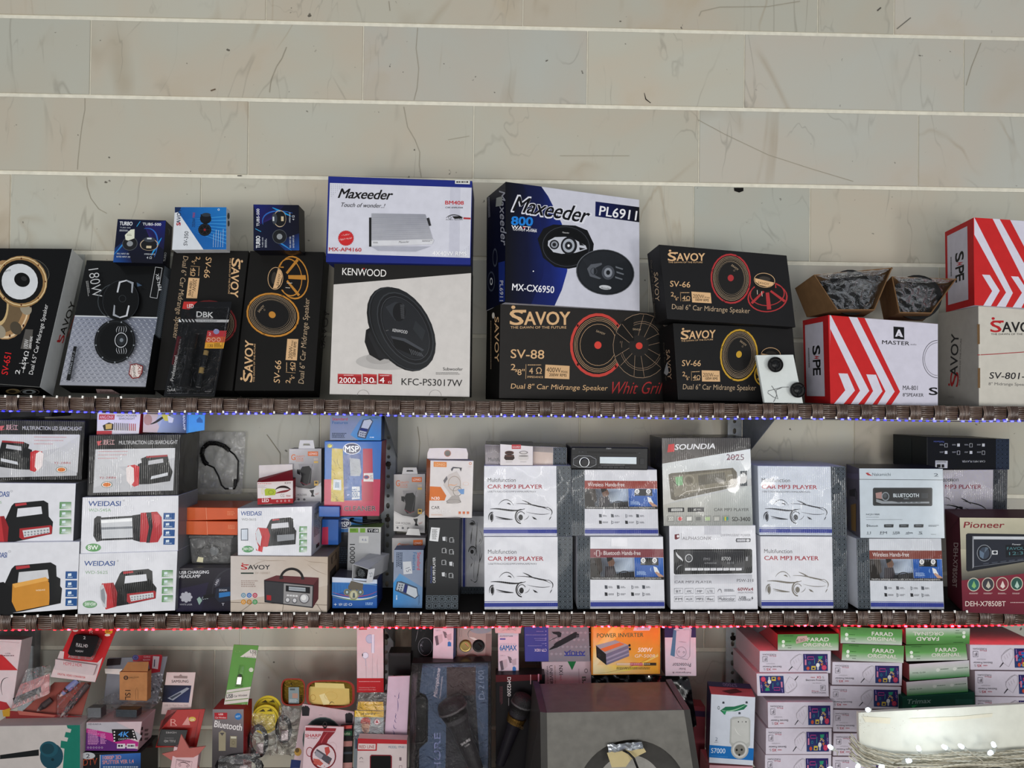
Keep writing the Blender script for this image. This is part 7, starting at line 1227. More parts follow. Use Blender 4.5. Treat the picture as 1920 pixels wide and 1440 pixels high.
cable_bag('clear bag with a looped black cable, in front of the yellow discs', 965, 1190, 78, 130, 2.03, 4, 5, [(905, 930), (1120, 940), (1140, 1320), (870, 1320)])
cable_bag('clear bag with a looped black cable, right of the yellow discs', 1200, 1080, 62, 110, 2.04, 8, 5, [(1160, 850), (1360, 900), (1300, 1330), (1110, 1300)])
cable_bag('dusky crumpled bag of cable at the bottom edge, below the grey and red carton', 790, 1420, 190, 90, 1.99, 13, 5, [(600, 1330), (980, 1300), (1020, 1640), (560, 1640)])
K(540, 1150, 4.965)
def tin(label, x0, x1, y0, y1, Y, art):
    t = MB(); cx, cy = (x0+x1)/2, (y0+y1)/2; e = thing('gold_tin', label, 'tin', at(*XP((cx, y1)), Y)); n = 32
    def rr(k): 
        o = []
        for i in range(n): a = 2*math.pi*i/n; c, s_ = math.cos(a), math.sin(a); p = .5; o.append((cx+(x1-x0)/2*k*abs(c)**p*(1 if c > 0 else -1), cy+(y1-y0)/2*k*abs(s_)**p*(1 if s_ > 0 else -1)))
        return o
    A, B2 = rr(1), rr(.9); F = [at(*XP(p), Y) for p in A]; G = [at(*XP(p), Y) for p in B2]; D = [at(*XP(p), Y+.012) for p in B2]; Kk = [at(*XP(p), Y+.02) for p in A]
    q = lambda a, b_: [(a*n+i, a*n+(i+1) % n, b_*n+(i+1) % n, b_*n+i) for i in range(n)]
    t.raw(F+G+D+Kk, q(0, 1)+q(3, 0), '#8a2f26'); t.build('red_rim', M_GLOSS, e); t = MB(); t.raw(G+D, q(0, 1)+[tuple(range(n, 2*n))], '#8f7430'); t.build('gold_lining', M_GOLD, e, smooth=False)
    b = Art(); b.start(at(*XP((cx, cy)), Y+.011), Vector((0, -1, 0))); art(b); b.end(e, M_GLOSS); return e
M_GOLD = mat('gold_foil', .22, 0, metal=.95, grain=.2, bump=.5)
def a1(b): b.P([(5, 690), (102, 688), (104, 840), (5, 842)], '#7f8f94'); b.R(18, 700, 64, 716, '#4a5558'); b.R(40, 745, 90, 790, '#a9887a'); b.Q(14, 800, 80, 32, 3, '#c0c8ca'); b.T('TUBE', 112, 760, 60, 18, '#2a2416', -90, b=.03); b.P([(20, 660), (30, 650), (40, 672)], '#2b2216')
e = tin('gold tin with a red rim and a small grey leaflet inside', -65, 160, 605, 862, 2.09, a1)
def a2_(b): b.P([(195, 700), (205, 680), (570, 700), (575, 860), (190, 845)], '#c9b068'); b.P([(250, 645), (520, 655), (530, 700), (250, 690)], '#d8c27d'); b.E(232, 785, 26, 30, '#a8823a', w=4); b.P([(290, 760), (340, 745), (395, 840), (330, 855)], '#dccf9a'); b.S([(380, 860), (400, 800), (430, 840)], 6, '#2a2418'); b.E(400, 770, 60, 40, '#b8984a', w=3)
tin('wide gold tin with a red rim holding gold wrappers', 168, 622, 622, 880, 2.08, a2_)
b = bx('disc_pack', 'pale card with a large dark disc and small black figures', 'pack', [(135, 842), (618, 916), (560, 1700), (0, 1700)], 2.05, .004, '#b9a2a8', lean=6, m=M_GLOSS)
b.E(325, 1180, 190, 215, '#1f2a2c'); b.E(325, 1180, 190, 215, '#4a5a58', w=8); b.E(325, 1130, 120, 120, '#2c3836'); b.E(325, 1175, 40, 44, '#7a7478')
for x, y, s_ in ((165, 905, 1), (570, 970, 1)): b.P([(x-38, y-30), (x-20, y-44), (x-8, y-20), (x+18, y-44), (x+38, y-18), (x+30, y+50), (x-34, y+50)], '#17131a'); b.E(x, y-30, 15, 16, '#17131a')
b.Q(290, 945, 30, 6, 1, '#5a4a50'); b.P([(30, 1360), (120, 1370), (110, 1440), (20, 1440)], '#1b2a5a'); b.E(92, 1290, 34, 38, '#a8823a'); b.E(85, 1275, 20, 22, '#5a4420'); b.done()
b = bx('striped_pack', 'narrow dark pack with coloured bands, left of the yellow pack', 'pack', [(490, 1042), (600, 1036), (592, 1700), (500, 1700)], 2.03, .01, '#1a1719', lean=5)
for y0, y1, c in ((1042, 1075, '#8f2a2a'), (1095, 1140, '#1f4a32'), (1190, 1240, '#a3706c'), (1290, 1310, '#3a3f48'), (1390, 1440, '#a87a76')): b.P([(492, y0+2), (598, y0-2), (596, y1-2), (494, y1+2)], c)
b.T('auto', 512, 1132, 66, 24, '#a9b59a', 0, b=.0); b.P([(540, 1050), (592, 1045), (590, 1070), (540, 1075)], '#b54a44'); b.done()
b = bx('phone_part_pack', 'white and dark red pack with a round picture of a phone', 'pack', [(158, 1045), (520, 1058), (498, 1700), (120, 1700)], 2.015, .006, '#cbb2b8', lean=4, m=M_GLOSS)
b.P([(165, 1062), (450, 1070), (440, 1100), (162, 1092)], '#8a1f2a'); b.P([(330, 1100), (440, 1104), (372, 1180), (360, 1215), (230, 1260), (290, 1180)], '#7d1a24'); b.S([(300, 1250), (310, 1170), (370, 1110)], 8, '#b04a50'); b.T('SHARP', 160, 1152, 144, 28, '#a3242e', 0, b=.04); b.T('Be Original', 182, 1170, 90, 14, '#7a4a52', b=0)
b.E(412, 1245, 42, 46, '#c3a6ac', w=5); b.E(202, 1290, 34, 46, '#8a3a42', w=6); b.E(328, 1330, 120, 125, '#6a1620'); b.E(332, 1332, 104, 108, '#c9b8bc'); b.P([(245, 1300), (270, 1262), (410, 1352), (385, 1410), (340, 1380)], '#4a464e'); b.P([(262, 1275), (330, 1320), (305, 1360), (250, 1320)], '#8d8a93'); b.P([(340, 1250), (380, 1240), (392, 1290), (360, 1330), (345, 1290)], '#b0463f'); b.P([(235, 1350), (290, 1360), (330, 1400), (300, 1420), (240, 1400)], '#b5564c')
for i in range(14): x, y = random.uniform(235, 400), random.uniform(1380, 1430); b.E(x, y, 6, 5, '#a8463f', n=7)
e = b.done(); t = MB(); t.tube([on(b, 342+18*math.cos(a), 1042+(20 if i < 9 else 30)*math.sin(a), .004) for i, a in enumerate([j*.5 for j in range(18)])], .0012, '#151316', n=5); t.build('cable_tie', M_PLAST, e)
b = bx('earphone_box', 'tall white carton printed with earphones above a red base', 'box', [(640, 120), (888, 120), (891, 735), (642, 737)], 2.08, .03, '#cdb9c0', sides={'R': '#33292c'}, m=M_GLOSS)
b.P([(642, 604), (890, 604), (891, 735), (642, 737)], '#ab2027'); b.P([(660, 140), (735, 140), (735, 152), (660, 154)], '#ab2027'); b.E(762, 238, 38, 42, '#aeb9d2'); b.E(762, 238, 38, 42, '#7f94bd', w=3); b.P([(778, 205), (786, 195), (800, 195), (804, 205), (802, 365), (795, 372), (782, 370), (778, 360)], '#d3d8e8'); b.L([(779, 205), (779, 365)], 3, '#7f94bd'); b.L([(803, 205), (802, 365)], 3, '#7f94bd'); b.E(720, 392, 30, 30, '#d3d8e8'); b.E(720, 392, 30, 30, '#8a8fa8', w=3); b.E(694, 388, 5, 14, '#3a3a44'); b.L([(718, 420), (724, 440), (724, 490)], 6, '#a9a8bb'); b.L([(726, 490), (728, 602)], 2, '#9a8a95'); b.L([(788, 375), (784, 602)], 3, '#b5a4ae'); b.S([(835, 420), (820, 490), (838, 520), (832, 602)], 3, '#9a8a95'); b.Q(660, 632, 200, 10, 1, '#e0a5a8'); b.T('Commemorating To Music', 660, 698, 154, 12, '#e0a5a8', b=0); b.T('Immersed in Every Beat', 660, 718, 158, 12, '#e0a5a8', b=0); b.done()
b = bx('earphone_pack', 'yellow pack with a man in a red cap printed on it, in a clear bag', 'pack', [(622, 905), (892, 910), (880, 1700), (600, 1700)], 2.03, .008, '#7a8288', m=M_GLOSS)
b.P([(622, 905), (892, 910), (890, 968), (620, 964)], '#d6ad2a'); b.T('awei', 680, 944, 134, 20, '#2a1d12', 0, b=.035, sh=.1); b.P([(620, 966), (890, 968), (886, 1060), (618, 1080)], '#8f9698'); b.E(828, 1010, 29, 29, '#d0c2c6'); b.E(828, 1010, 29, 29, '#8f2a3a', w=4); b.P([(828, 990), (845, 1022), (812, 1022)], '#a32a3a')
b.P([(625, 1150), (650, 1110), (690, 1095), (740, 1090), (790, 1120), (820, 1160), (840, 1260), (625, 1260)], '#3f4a58'); b.P([(690, 1040), (752, 1040), (755, 1100), (722, 1125), (692, 1095)], '#a87860'); b.E(722, 1050, 38, 52, '#b58a70'); b.P([(676, 1005), (690, 975), (740, 968), (768, 990), (764, 1045), (745, 1020), (700, 1012), (676, 1030)], '#a83a30'); b.P([(680, 1020), (745, 1015), (760, 1030), (700, 1032)], '#7a241e'); b.P([(700, 1070), (745, 1070), (740, 1100), (722, 1110), (704, 1098)], '#6d4434'); b.L([(704, 1046), (714, 1045)], 3, '#2a1a14'); b.L([(730, 1045), (742, 1046)], 3, '#2a1a14'); b.S([(712, 1078), (724, 1084), (738, 1078)], 4, '#8a3f34'); b.L([(722, 1050), (720, 1066)], 2.5, '#94684f')
e = b.done(); t = MB(); A = [at(*XP(p), 2.034) for p in ((655, 822), (885, 825), (892, 912), (640, 908))]; t.hexa(A+[p+Vector((0, .002, 0)) for p in A], '#cda12a'); t.build('hanging_tab', M_GLOSS, e); bag('clear_bag', [at(*XP(p), 2.022) for p in ((655, 738), (922, 738), (890, 1170), (600, 1170))], 8, 14, .003, 31, Vector((0, -1, 0)), e)
b = bx('phone_box', 'pale carton with a red top edge and a black phone picture, at the bottom edge', 'box', [(650, 1164), (1108, 1180), (1100, 1720), (632, 1720)], 1.99, .03, '#c3b4b4', m=M_GLOSS)
b.P([(650, 1164), (1108, 1180), (1107, 1218), (830, 1212), (826, 1280), (646, 1280)], '#a5242c'); b.P([(656, 1212), (816, 1216), (814, 1268), (652, 1266)], '#cbbab8'); b.T('RED LINE', 664, 1256, 140, 28, '#8f2a30', 0, b=.02); b.T('MODEL: YM-811', 936, 1256, 158, 22, '#3f6a80', 0, b=.0); b.P([(762, 1330), (775, 1316), (955, 1318), (968, 1332), (966, 1700), (760, 1700)], '#7a2430'); b.P([(770, 1335), (780, 1325), (950, 1326), (958, 1338), (956, 1700), (768, 1700)], '#0b0b0d'); b.E(682, 1358, 16, 18, '#55484c', w=4, a0=180, a1=360); b.Q(662, 1382, 44, 5, 1, '#8a7a7c'); b.R(1036, 1340, 1056, 1372, '#6a5a60'); b.L([(1036, 1418), (1060, 1418), (1060, 1445), (1036, 1445), (1036, 1418)], 3, '#6a5a60'); b.done()
b = bx('black_box', 'plain black box above the card with blue handwriting', 'box', [(935, 368), (1146, 368), (1142, 578), (935, 576)], 2.1, .05, '#161417', m=M_PLAST); b.P([(940, 372), (1140, 372), (1130, 400), (960, 398)], '#232024'); b.done()
b = bx('note_card', 'tall pinkish white card with blue handwriting', 'card', [(932, 588), (1136, 582), (1106, 1175), (895, 1175)], 2.04, .003, '#c8aec0')  # white card, pink tone paints in the red strip's light
for pts in ([(1040, 735), (1020, 760), (1045, 800), (1015, 795)], [(1018, 800), (1030, 850), (1020, 915)], [(1000, 930), (1015, 950), (985, 960), (1010, 985)], [(1000, 985), (985, 1005), (1010, 1020)], [(985, 1035), (975, 1060), (1000, 1085), (1010, 1070)], [(970, 1090), (1000, 1100), (975, 1125), (1000, 1160)], [(992, 765), (1000, 778)]): b.S(pts, 5, '#33356e')
b.done()
# packs under the shelf in the middle
K(760, 1150, 4.964)
b = bx('speaker_pack', 'black pack with a round dark speaker picture, left of the adapter boxes', 'pack', [(58, 112), (258, 112), (252, 470), (52, 470)], 2.12, .05, '#101013', m=M_GLOSS); b.E(185, 310, 66, 84, '#7d8088', w=3); b.E(185, 310, 56, 72, '#1a1c22'); b.S([(120, 140), (110, 200), (95, 260)], 3, '#8a8a90')
for a in range(-60, 61, 15): b.L([(185-48*math.cos(R_(a)), 310+60*math.sin(R_(a))), (185-36*math.cos(R_(a)), 310+45*math.sin(R_(a)))], 3, '#6a6f7c')
b.E(145, 158, 8, 8, '#4a4a50', w=2); b.T('K', 140, 305, 22, 16, '#9a9daa'); b.done()
def amax(b, x, y):
    b.T('6AMAX', x+18, y+98, 155, 50, '#2f66a0', 0, b=.04, sp=.95); b.T('CHARGER PLUG', x+14, y+45, 150, 15, '#a3a0b5', b=0); b.Q(x+20, y+106, 130, 8, 1, '#a89aa8'); b.T('USB 2.4', x+24, y+150, 44, 10, '#8a7f8c')
    b.P([(x+15, y+200), (x+42, y+190), (x+55, y+275), (x+30, y+285)], '#5d5560'); b.P([(x+42, y+190), (x+85, y+178), (x+90, y+245), (x+55, y+275)], '#b9a9b4'); b.P([(x+90, y+150), (x+120, y+160), (x+142, y+210), (x+110, y+215)], '#6f6670'); b.P([(x+120, y+190), (x+170, y+170), (x+172, y+230), (x+140, y+240)], '#b0a0ac'); b.P([(x+136, y+255), (x+150, y+245), (x+168, y+258), (x+168, y+292), (x+136, y+292)], '#3a6fb0')
b = bx('charger_box', 'small white charger box with a blue side, high under the lower shelf', 'box', [(262, 108), (450, 108), (445, 432), (254, 430)], 2.06, .03, '#cbbcca', sides={'R': '#44628a'}, side=('R', 472)); amax(b, 258, 10+5); b.P([(262, 108), (450, 108), (450, 118), (262, 118)], '#cbbcca'); b.done()
b = bx('charger_box', 'small white charger box with a star emblem row, hanging lower than its twin', 'box', [(862, 180), (1055, 180), (1056, 567), (865, 565)], 2.06, .03, '#cbbcca'); amax(b, 862, 248); b.T('AVEISTAR', 878, 220, 124, 15, '#55505e', 0, b=.0); b.P([(880, 232), (932, 232), (932, 246), (880, 246)], '#5a5aa0'); b.done()
b = bx('ring_holder_pack', 'grey pack showing a gold and a black round holder side by side', 'pack', [(482, 108), (806, 108), (800, 436), (478, 436)], 2.09, .012, '#a3928f', m=M_GLOSS)
b.P([(750, 190), (805, 190), (800, 436), (742, 436)], '#8a7573'); b.E(700, 150, 100, 40, '#8a8d98'); b.S([(600, 235), (560, 190), (590, 130), (680, 140)], 8, '#6f6a6c'); b.L([(505, 140), (505, 215), (525, 215), (525, 155)], 3, '#7a7072'); b.E(615, 415, 62, 40, '#6d5c57'); b.P([(590, 220), (640, 225), (670, 245), (640, 250)], '#cfc6c4'); e = b.done()
def puck(x, y, c, nm, lab):
    t = MB(); o = on(b, x, y, 0); r = (on(b, x+57, y, 0)-o).length; t.lathe(o, b.n, [(0, r), (.003, r), (.0045, r*.9), (.004, r*.75), (.004, 0)], c, n=28); t.build(nm, M_METAL if c != '#0e0e10' else M_PLAST, e, label=lab); k = MB(); k.tube([on(b, x-4, y-22, .005), on(b, x+28, y+12, .005)], .0014, '#d8cfb0' if c != '#0e0e10' else '#2f3032', n=6); k.build('ring_bar', M_METAL, e)
puck(560, 300, '#9a8452', 'round_holder', 'gold round holder'); puck(682, 300, '#0e0e10', 'round_holder', 'black round holder')
b = bx('foil_pack', 'silver patterned pack just under the lower shelf, above the second charger box', 'pack', [(828, 108), (1085, 108), (1072, 188), (838, 186)], 2.04, .01, '#b9a9ad', m=M_GLOSS); b.E(856, 122, 13, 12, '#2a2a2e'); [b.S([(random.uniform(890, 1050), random.uniform(115, 175)) for _ in range(3)], 3, '#7d6d72') for _ in range(9)]; b.done()
def mic(b, e, x0, y0, x1, y1, r, ring, rc, nm='microphone'):
    """microphone seen under its clear cover: mesh head at (x0, y0), tail at (x1, y1)"""
    a, c = on(b, x0, y0, r+.006), on(b, x1, y1, r+.006); d = (c-a).normalized(); ln = (c-a).length
    m_ = MB(); m_.lathe(a, d, [(0, 0), (.001, r*.5), (.006, r*.86), (.014, r*.98), (.026, r), (.0265, r*1.03), (.031, r*1.03), (.0315, r*.99), (.048, r*.86)], ['#2e2c2e']*4+['#5d5a5c']*3+['#2a282a'], n=30); m_.build('mesh_head', M_MESH, e, smooth=True)
    m_ = MB(); m_.lathe(a, d, [(.048, r*.86), (.052, r*.84), (.06, r*.82), (.075, r*.72), (.1, r*.62), (ln, r*.45), (ln, 0)], [ring, ring]+[rc]*4, n=28); m_.build('microphone_body', M_PLAST, e, smooth=False)
    return a, d
def mesh_mat():
    m = mat('wire_mesh', .45, 0, metal=.5, grain=.1); nt = m.node_tree; tc = nt.nodes.new('ShaderNodeTexCoord'); v = nt.nodes.new('ShaderNodeTexVoronoi'); v.inputs['Scale'].default_value = 520
    bu = nt.nodes.new('ShaderNodeBump'); bu.inputs['Strength'].default_value = 1; bu.inputs['Distance'].default_value = .0012; nt.links.new(tc.outputs['Object'], v.inputs['Vector']); nt.links.new(v.outputs['Distance'], bu.inputs['Height']); nt.links.new(bu.outputs[0], nt.nodes['Principled BSDF'].inputs['Normal']); return m
M_MESH = mesh_mat()
b = bx('microphone_pack', 'large black-framed pack with a blue-grey card and a dark microphone', 'pack', [(60, 462), (800, 446), (800, 1950), (20, 1950)], 2.0, .05, '#141114', m=M_GLOSS, lean=3)
b.P([(160, 470), (770, 462), (770, 1600), (125, 1600), (130, 1260), (210, 1190), (212, 810), (190, 760), (132, 735)], '#3d4c66'); b.P([(385, 500), (655, 500), (655, 760), (385, 780)], '#3a2a2c'); b.P([(385, 780), (655, 760), (700, 1500), (370, 1600)], '#26242b')
b.T('Microphone', 305, 785, 275, 46, '#c9b9c2', 83, b=.01, sh=.35); b.T('Professional Dynamic', 330, 792, 205, 15, '#c9b9c2', 84); b.T('D-2100', 738, 800, 270, 54, '#74819c', 92, b=-.01); b.T('SHURE', 325, 1540, 425, 56, '#8a8fc0', 90, b=.02); b.T('SHURE', 320, 1532, 410, 44, '#3d4c66', 90, b=-.012)
e = b.done(); a_, d_ = mic(b, e, 405, 795, 690, 1520, .0385, '#3c3a3d', '#2c2a2d'); b2 = Art(); b2.start(on(b, 570, 1200, .086), b.n); b2.T('SHURE', 525, 1236, 100, 24, '#b5b0b2', 33, b=.02); b2.T('C-616A', 558, 1248, 52, 15, '#b5b0b2', 33); b2.end(e, M_PLAST)
solid(b, e, [(80, 790), (180, 770), (205, 820), (200, 1160), (170, 1200), (80, 1210)], 0, .012, '#121013', 'side_clip', bev=.004)
t = MB(); A = [on(b, *p, .001) for p in ((60, 470), (795, 455), (798, 1600), (30, 1600))]; H_ = [on(b, *p, .088) for p in ((110, 500), (775, 490), (775, 1600), (80, 1600))]; t.hexa(H_+A, '#ffffff'); t.build('clear_cover', M_CLEAR, e, bevel=.006)
b = bx('microphone_pack', 'black carton pack with a microphone wearing a gold band, right of the blue-grey one', 'pack', [(842, 575), (1300, 568), (1290, 1950), (842, 1950)], 2.03, .05, '#141216', m=M_GLOSS)
b.L([(962, 785), (962, 860)], 5, '#8a8488'); b.Q(905, 680, 200, 30, 3, '#5a3038', rot=-90); b.P([(842, 575), (1270, 570), (1270, 620), (842, 640)], '#4a1018'); b.T('DM2200', 950, 594, 178, 32, '#d8d2d4', -90, b=.03); b.L([(1166, 570), (1166, 660)], 5, '#c9a0a4'); b.L([(1240, 565), (1240, 640)], 12, '#c98aa0')
e = b.done(); a_, d_ = mic(b, e, 1115, 752, 880, 1400, .0290, '#2a282c', '#19171d'); c = a_+d_*.071
t = MB(); t.lathe(a_, d_, [(.062, .022), (.063, .0262), (.080, .0240), (.081, .021)], '#b08a4a', n=28); t.build('gold_band', M_GOLD, e, label='gold band with dark lettering'); b2 = Art(); b2.start(c-Vector((0, .027, 0)), b.n); b2.T('KENWOOD', 956, 1016, 152, 26, '#4a3415', -27, b=.01); b2.end(e, M_PLAST)
K(980, 1150, 4.965)
b = bx('microphone_box', 'blue and grey carton printed with a clip microphone, turned upside down', 'box', [(14, 100), (612, 100), (628, 447), (22, 450)], 2.05, .05, '#3a3f88', m=M_GLOSS)
b.P([(238, 100), (612, 100), (628, 447), (242, 449)], '#77757f')
for i in range(9):
    for j in range(5): x, y = 270+i*42+(j % 2)*20, 130+j*66; b.P([(x, y-30), (x+16, y-16), (x, y-2), (x-16, y-16)] if i < 8 else [(x, y-20), (x+6, y-16), (x, y-12), (x-6, y-16)], '#8a8892')
b.P([(270, 172), (340, 170), (362, 185), (355, 220), (330, 225), (320, 200), (285, 190)], '#1c1d24'); b.P([(290, 290), (310, 272), (480, 178), (500, 172), (525, 195), (522, 220), (500, 225), (340, 310), (315, 322), (300, 312)], '#1b1c22'); b.L([(505, 185), (560, 180)], 6, '#8d8f98'); b.E(512, 212, 14, 14, '#3a3c45'); b.S([(335, 215), (280, 240), (244, 260)], 5, '#1b1c22'); b.P([(242, 340), (300, 292), (315, 320), (262, 338)], '#15161b')
b.T('AHUJA', 580, 342, 192, 44, '#2f3688', 180, b=.05); b.P([(388, 386), (582, 386), (582, 396), (388, 396)], '#2f3688'); b.T('CTP-10DX', 222, 330, 112, 26, '#c0bcd6', 180, b=.03)
for y, l in ((166, 90), (198, 190), (232, 110), (248, 100), (280, 40), (300, 170)): b.Q(218-l, y, l, 8, 1, '#8a8ac0'); b.E(216, y, 4, 4, '#a9a9d8', n=8)
b.done()
b = bx('microphone_box', 'pinkish white carton with sideways wireless lettering and a green triangle', 'box', [(178, 452), (636, 446), (640, 700), (186, 700)], 2.07, .05, '#c9aeb8')
b.P([(418, 448), (498, 447), (460, 530)], '#1f6a3a'); b.T('UNIVERSAL', 248, 486, 260, 30, '#2a2228', -88, b=.01); b.T('WIRELESS MIC', 222, 488, 215, 15, '#3a3038', -88, b=.0); b.T('NX1', 338, 488, 82, 34, '#2a2228', -88, b=.03); b.T('PRO', 344, 576, 48, 16, '#b02a3a', -88, b=.01); b.T('PROFESSIONAL', 292, 488, 200, 13, '#8a6a5a', -88, b=0); b.T('BAI', 552, 590, 130, 36, '#3a4a3c', -88, b=.02); b.E(590, 535, 16, 20, '#4a3a42', w=4); b.L([(522, 515), (528, 690)], 3, '#8a6a72'); b.done()
b = bx('inverter_box', 'orange and yellow carton printed with a grey power inverter', 'box', [(640, 100), (1282, 100), (1280, 566), (640, 576)], 2.04, .08, '#c9822a', sides={'L': '#a86420', 'R': '#5a2a14'}, m=M_GLOSS)
b.P([(655, 100), (1265, 100), (1262, 560), (655, 568)], ['#cf8a3a', '#c96f2a', '#d49a32', '#d8cfa0']); b.P([(655, 330), (860, 100), (1000, 100), (840, 260), (760, 400), (655, 520)], ['#d9b45a', '#d8a850', '#cf8a3a', '#dcae58', '#d8cf90', '#ddd6b0']); b.P([(655, 568), (655, 480), (900, 480), (1150, 440), (1262, 370), (1262, 400), (1000, 530), (800, 562)], ['#dcd2a8', '#dcd2a8', '#d8b83a', '#d8a83a', '#d89a3a', '#cfc27a', '#d8c83a', '#d8cf90']); b.S([(655, 560), (900, 555), (1100, 470), (1262, 372)], 3, '#8a5a2a', 12); b.L([(640, 100), (655, 100), (652, 575)], 3, '#8a5a1a')
b.T('POWER INVERTER', 692, 226, 432, 38, '#3f5a3a', 1, b=.035); b.T('DC to AC', 908, 148, 110, 18, '#6a5a2a'); b.P([(1045, 118), (1205, 112), (1180, 160), (1028, 162)], '#d0bcc4'); b.Q(1062, 120, 120, 34, 3, '#6f6f9a'); b.T('500W', 1072, 360, 136, 40, '#e9dcd0', 0, b=.04, sh=.2); b.T('GP-500R', 1042, 414, 196, 34, '#b98a62', 0, b=.04, sh=.1); b.T('GP-500R', 1044, 412, 192, 30, '#e6d2bd', 0, b=-.002, sh=.1)
b.P([(682, 298), (862, 250), (985, 295), (775, 378)], '#93929a'); b.P([(720, 332), (905, 270), (950, 288), (765, 358)], '#c96a3a'); b.P([(682, 298), (775, 378), (780, 482), (688, 408)], '#1b1a1c'); b.P([(775, 378), (985, 295), (992, 398), (780, 482)], '#6d6a82'); b.P([(777, 410), (988, 325), (989, 340), (778, 428)], '#8d8aa0'); b.P([(779, 450), (991, 365), (991, 378), (780, 464)], '#8d8aa0'); b.E(995, 298, 10, 13, '#1b1a1c'); b.E(998, 332, 10, 13, '#1b1a1c'); b.E(712, 390, 10, 14, '#3a393d', w=3)
b.R(872, 462, 1000, 486, '#c2a98a'); b.R(1000, 460, 1118, 486, '#a32a58'); b.R(1128, 460, 1244, 486, '#33281e'); b.Q(880, 468, 350, 12, 1, '#ead8c0'); b.Q(874, 500, 360, 26, 2, '#6a5a20'); b.done()
b = bx('socket_box', 'white and purple carton printed with a plug-in protector, turned upside down', 'box', [(1320, 100), (1612, 100), (1618, 584), (1328, 584)], 2.05, .05, '#c8b9c6', side=('L', 1285), sides={'L': '#5a3f48'}, m=M_GLOSS)
b.P([(1320, 100), (1612, 100), (1613, 225), (1322, 225)], '#2d2350'); b.P([(1405, 150), (1440, 130), (1555, 132), (1572, 150), (1558, 380), (1530, 432), (1480, 425), (1415, 405), (1375, 390)], '#c0b4c4'); b.P([(1405, 150), (1432, 160), (1415, 405), (1375, 390)], '#4a6f8f'); b.L([(1432, 160), (1560, 150), (1556, 400), (1535, 432), (1420, 410)], 3, '#3a2f3c'); b.E(1478, 360, 46, 50, '#4a3f4c', w=3); b.E(1455, 357, 9, 9, '#4a3f4c', w=3); b.E(1500, 362, 9, 9, '#4a3f4c', w=3); b.S([(1450, 262), (1490, 268), (1525, 270)], 4, '#6a5a6a'); b.E(1472, 122, 52, 38, '#bdb4c4'); b.E(1472, 120, 36, 26, '#33294a'); b.E(1472, 120, 15, 14, '#bdb4c4', w=5)
b.T('Protector', 1566, 462, 172, 36, '#3f3440', 180, b=.0); b.T('Boiler', 1516, 508, 62, 20, '#5a4a58', 180, b=0); b.T('Refrigerator &', 1566, 540, 172, 20, '#5a4a58', 180, b=0); b.done()
# black bag, grey horn cabinet
e = thing('black_bag', 'shiny black plastic bag behind the grey cabinet', 'bag', at(*XP((1300, 1050)), 2.1)); V, F = crumple([at(*XP((600, 560)), 2.12), at(*XP((1545, 588)), 2.12), at(*XP((1625, 1060)), 2.08), at(*XP((600, 1100)), 2.08)], 18, 10, .008, 77, Vector((0, -1, 0)))
t = MB(); t.raw(V, F, '#0e0e10'); o = t.build('crumpled_sheet', mat('black_film', .18, .6, grain=.1), e); o.modifiers.new('sub', 'SUBSURF').render_levels = 2; o.modifiers.new('thick', 'SOLIDIFY').thickness = .002
e = thing('horn_cabinet', 'large grey metal cabinet with a sloped top and a round opening', 'cabinet', (.27, 1.86, -1.17))
A = [at(*XP(p), y) for p, y in (((150, 655), 1.98), ((1332, 637), 1.98), ((1500, 900), 1.80), ((225, 925), 1.80), ((1700, 1480), 1.79), ((295, 1480), 1.79))]
lo = lambda p: Vector((p.x+(.012 if p.x > .3 else -.01), p.y-.004, -1.165))
F0, F1 = lo(A[5]), lo(A[4]); th = Vector((0, .006, 0))
t = MB(); t.hexa([A[0], A[1], A[2], A[3]]+[p+Vector((0, .004, -.006)) for p in (A[0], A[1], A[2], A[3])], '#5b5a56'); t.build('sloped_top', M_STEEL, e, bevel=.002)
t = MB(); cen = on_plane(*XP((1020, 1640)), A[2], (A[3]-A[2]).cross(F1-A[2]).normalized()); FR = [A[3], A[2], F1, F0]; fn = (A[2]-A[3]).cross(F0-A[3]).normalized(); fn = fn if fn.y < 0 else -fn; rad = .136; n = 48
u = (A[2]-A[3]).normalized(); v = fn.cross(u); v = v if v.z > 0 else -v; ring = []; outr = []
cen = on_plane(*XP((1020, 1710)), A[3], fn)
def edge_hit(d):
    best = 9
    for i in range(4):
        p, q2 = FR[i]-cen, FR[(i+1) % 4]-cen; px_, py_, qx, qy = p.dot(u), p.dot(v), q2.dot(u), q2.dot(v); ex, ey = qx-px_, qy-py_; den = d[0]*ey-d[1]*ex
        if abs(den) > 1e-9:
            tt = (px_*ey-py_*ex)/den; uu = (px_*d[1]-py_*d[0])/den
            if tt > 0 and -1e-5 <= uu <= 1.00001: best = min(best, tt)
    return best
angs = sorted([2*math.pi*i/n for i in range(n)]+[math.atan2((p-cen).dot(v), (p-cen).dot(u)) % (2*math.pi) for p in FR])
for a in angs:
    d = (math.cos(a), math.sin(a)); hit = edge_hit(d); ring.append(cen+(u*d[0]+v*d[1])*min(rad, hit*.98)); outr.append(cen+(u*d[0]+v*d[1])*hit)
m_ = len(angs); t.raw(outr+ring, [(i, (i+1) % m_, m_+(i+1) % m_, m_+i) for i in range(m_)], '#66645f'); t.build('front_panel', M_STEEL, e)
t = MB(); t.raw(ring+[p-fn*.02 for p in ring], [(i, (i+1) % m_, m_+(i+1) % m_, m_+i) for i in range(m_)], '#4a4946'); i2 = [cen+(p-cen)*.62-fn*.035 for p in ring]; t.raw([p-fn*.02 for p in ring]+i2, [(i, (i+1) % m_, m_+(i+1) % m_, m_+i) for i in range(m_)], '#3c3b39'); t.build('opening_funnel', M_STEEL, e)
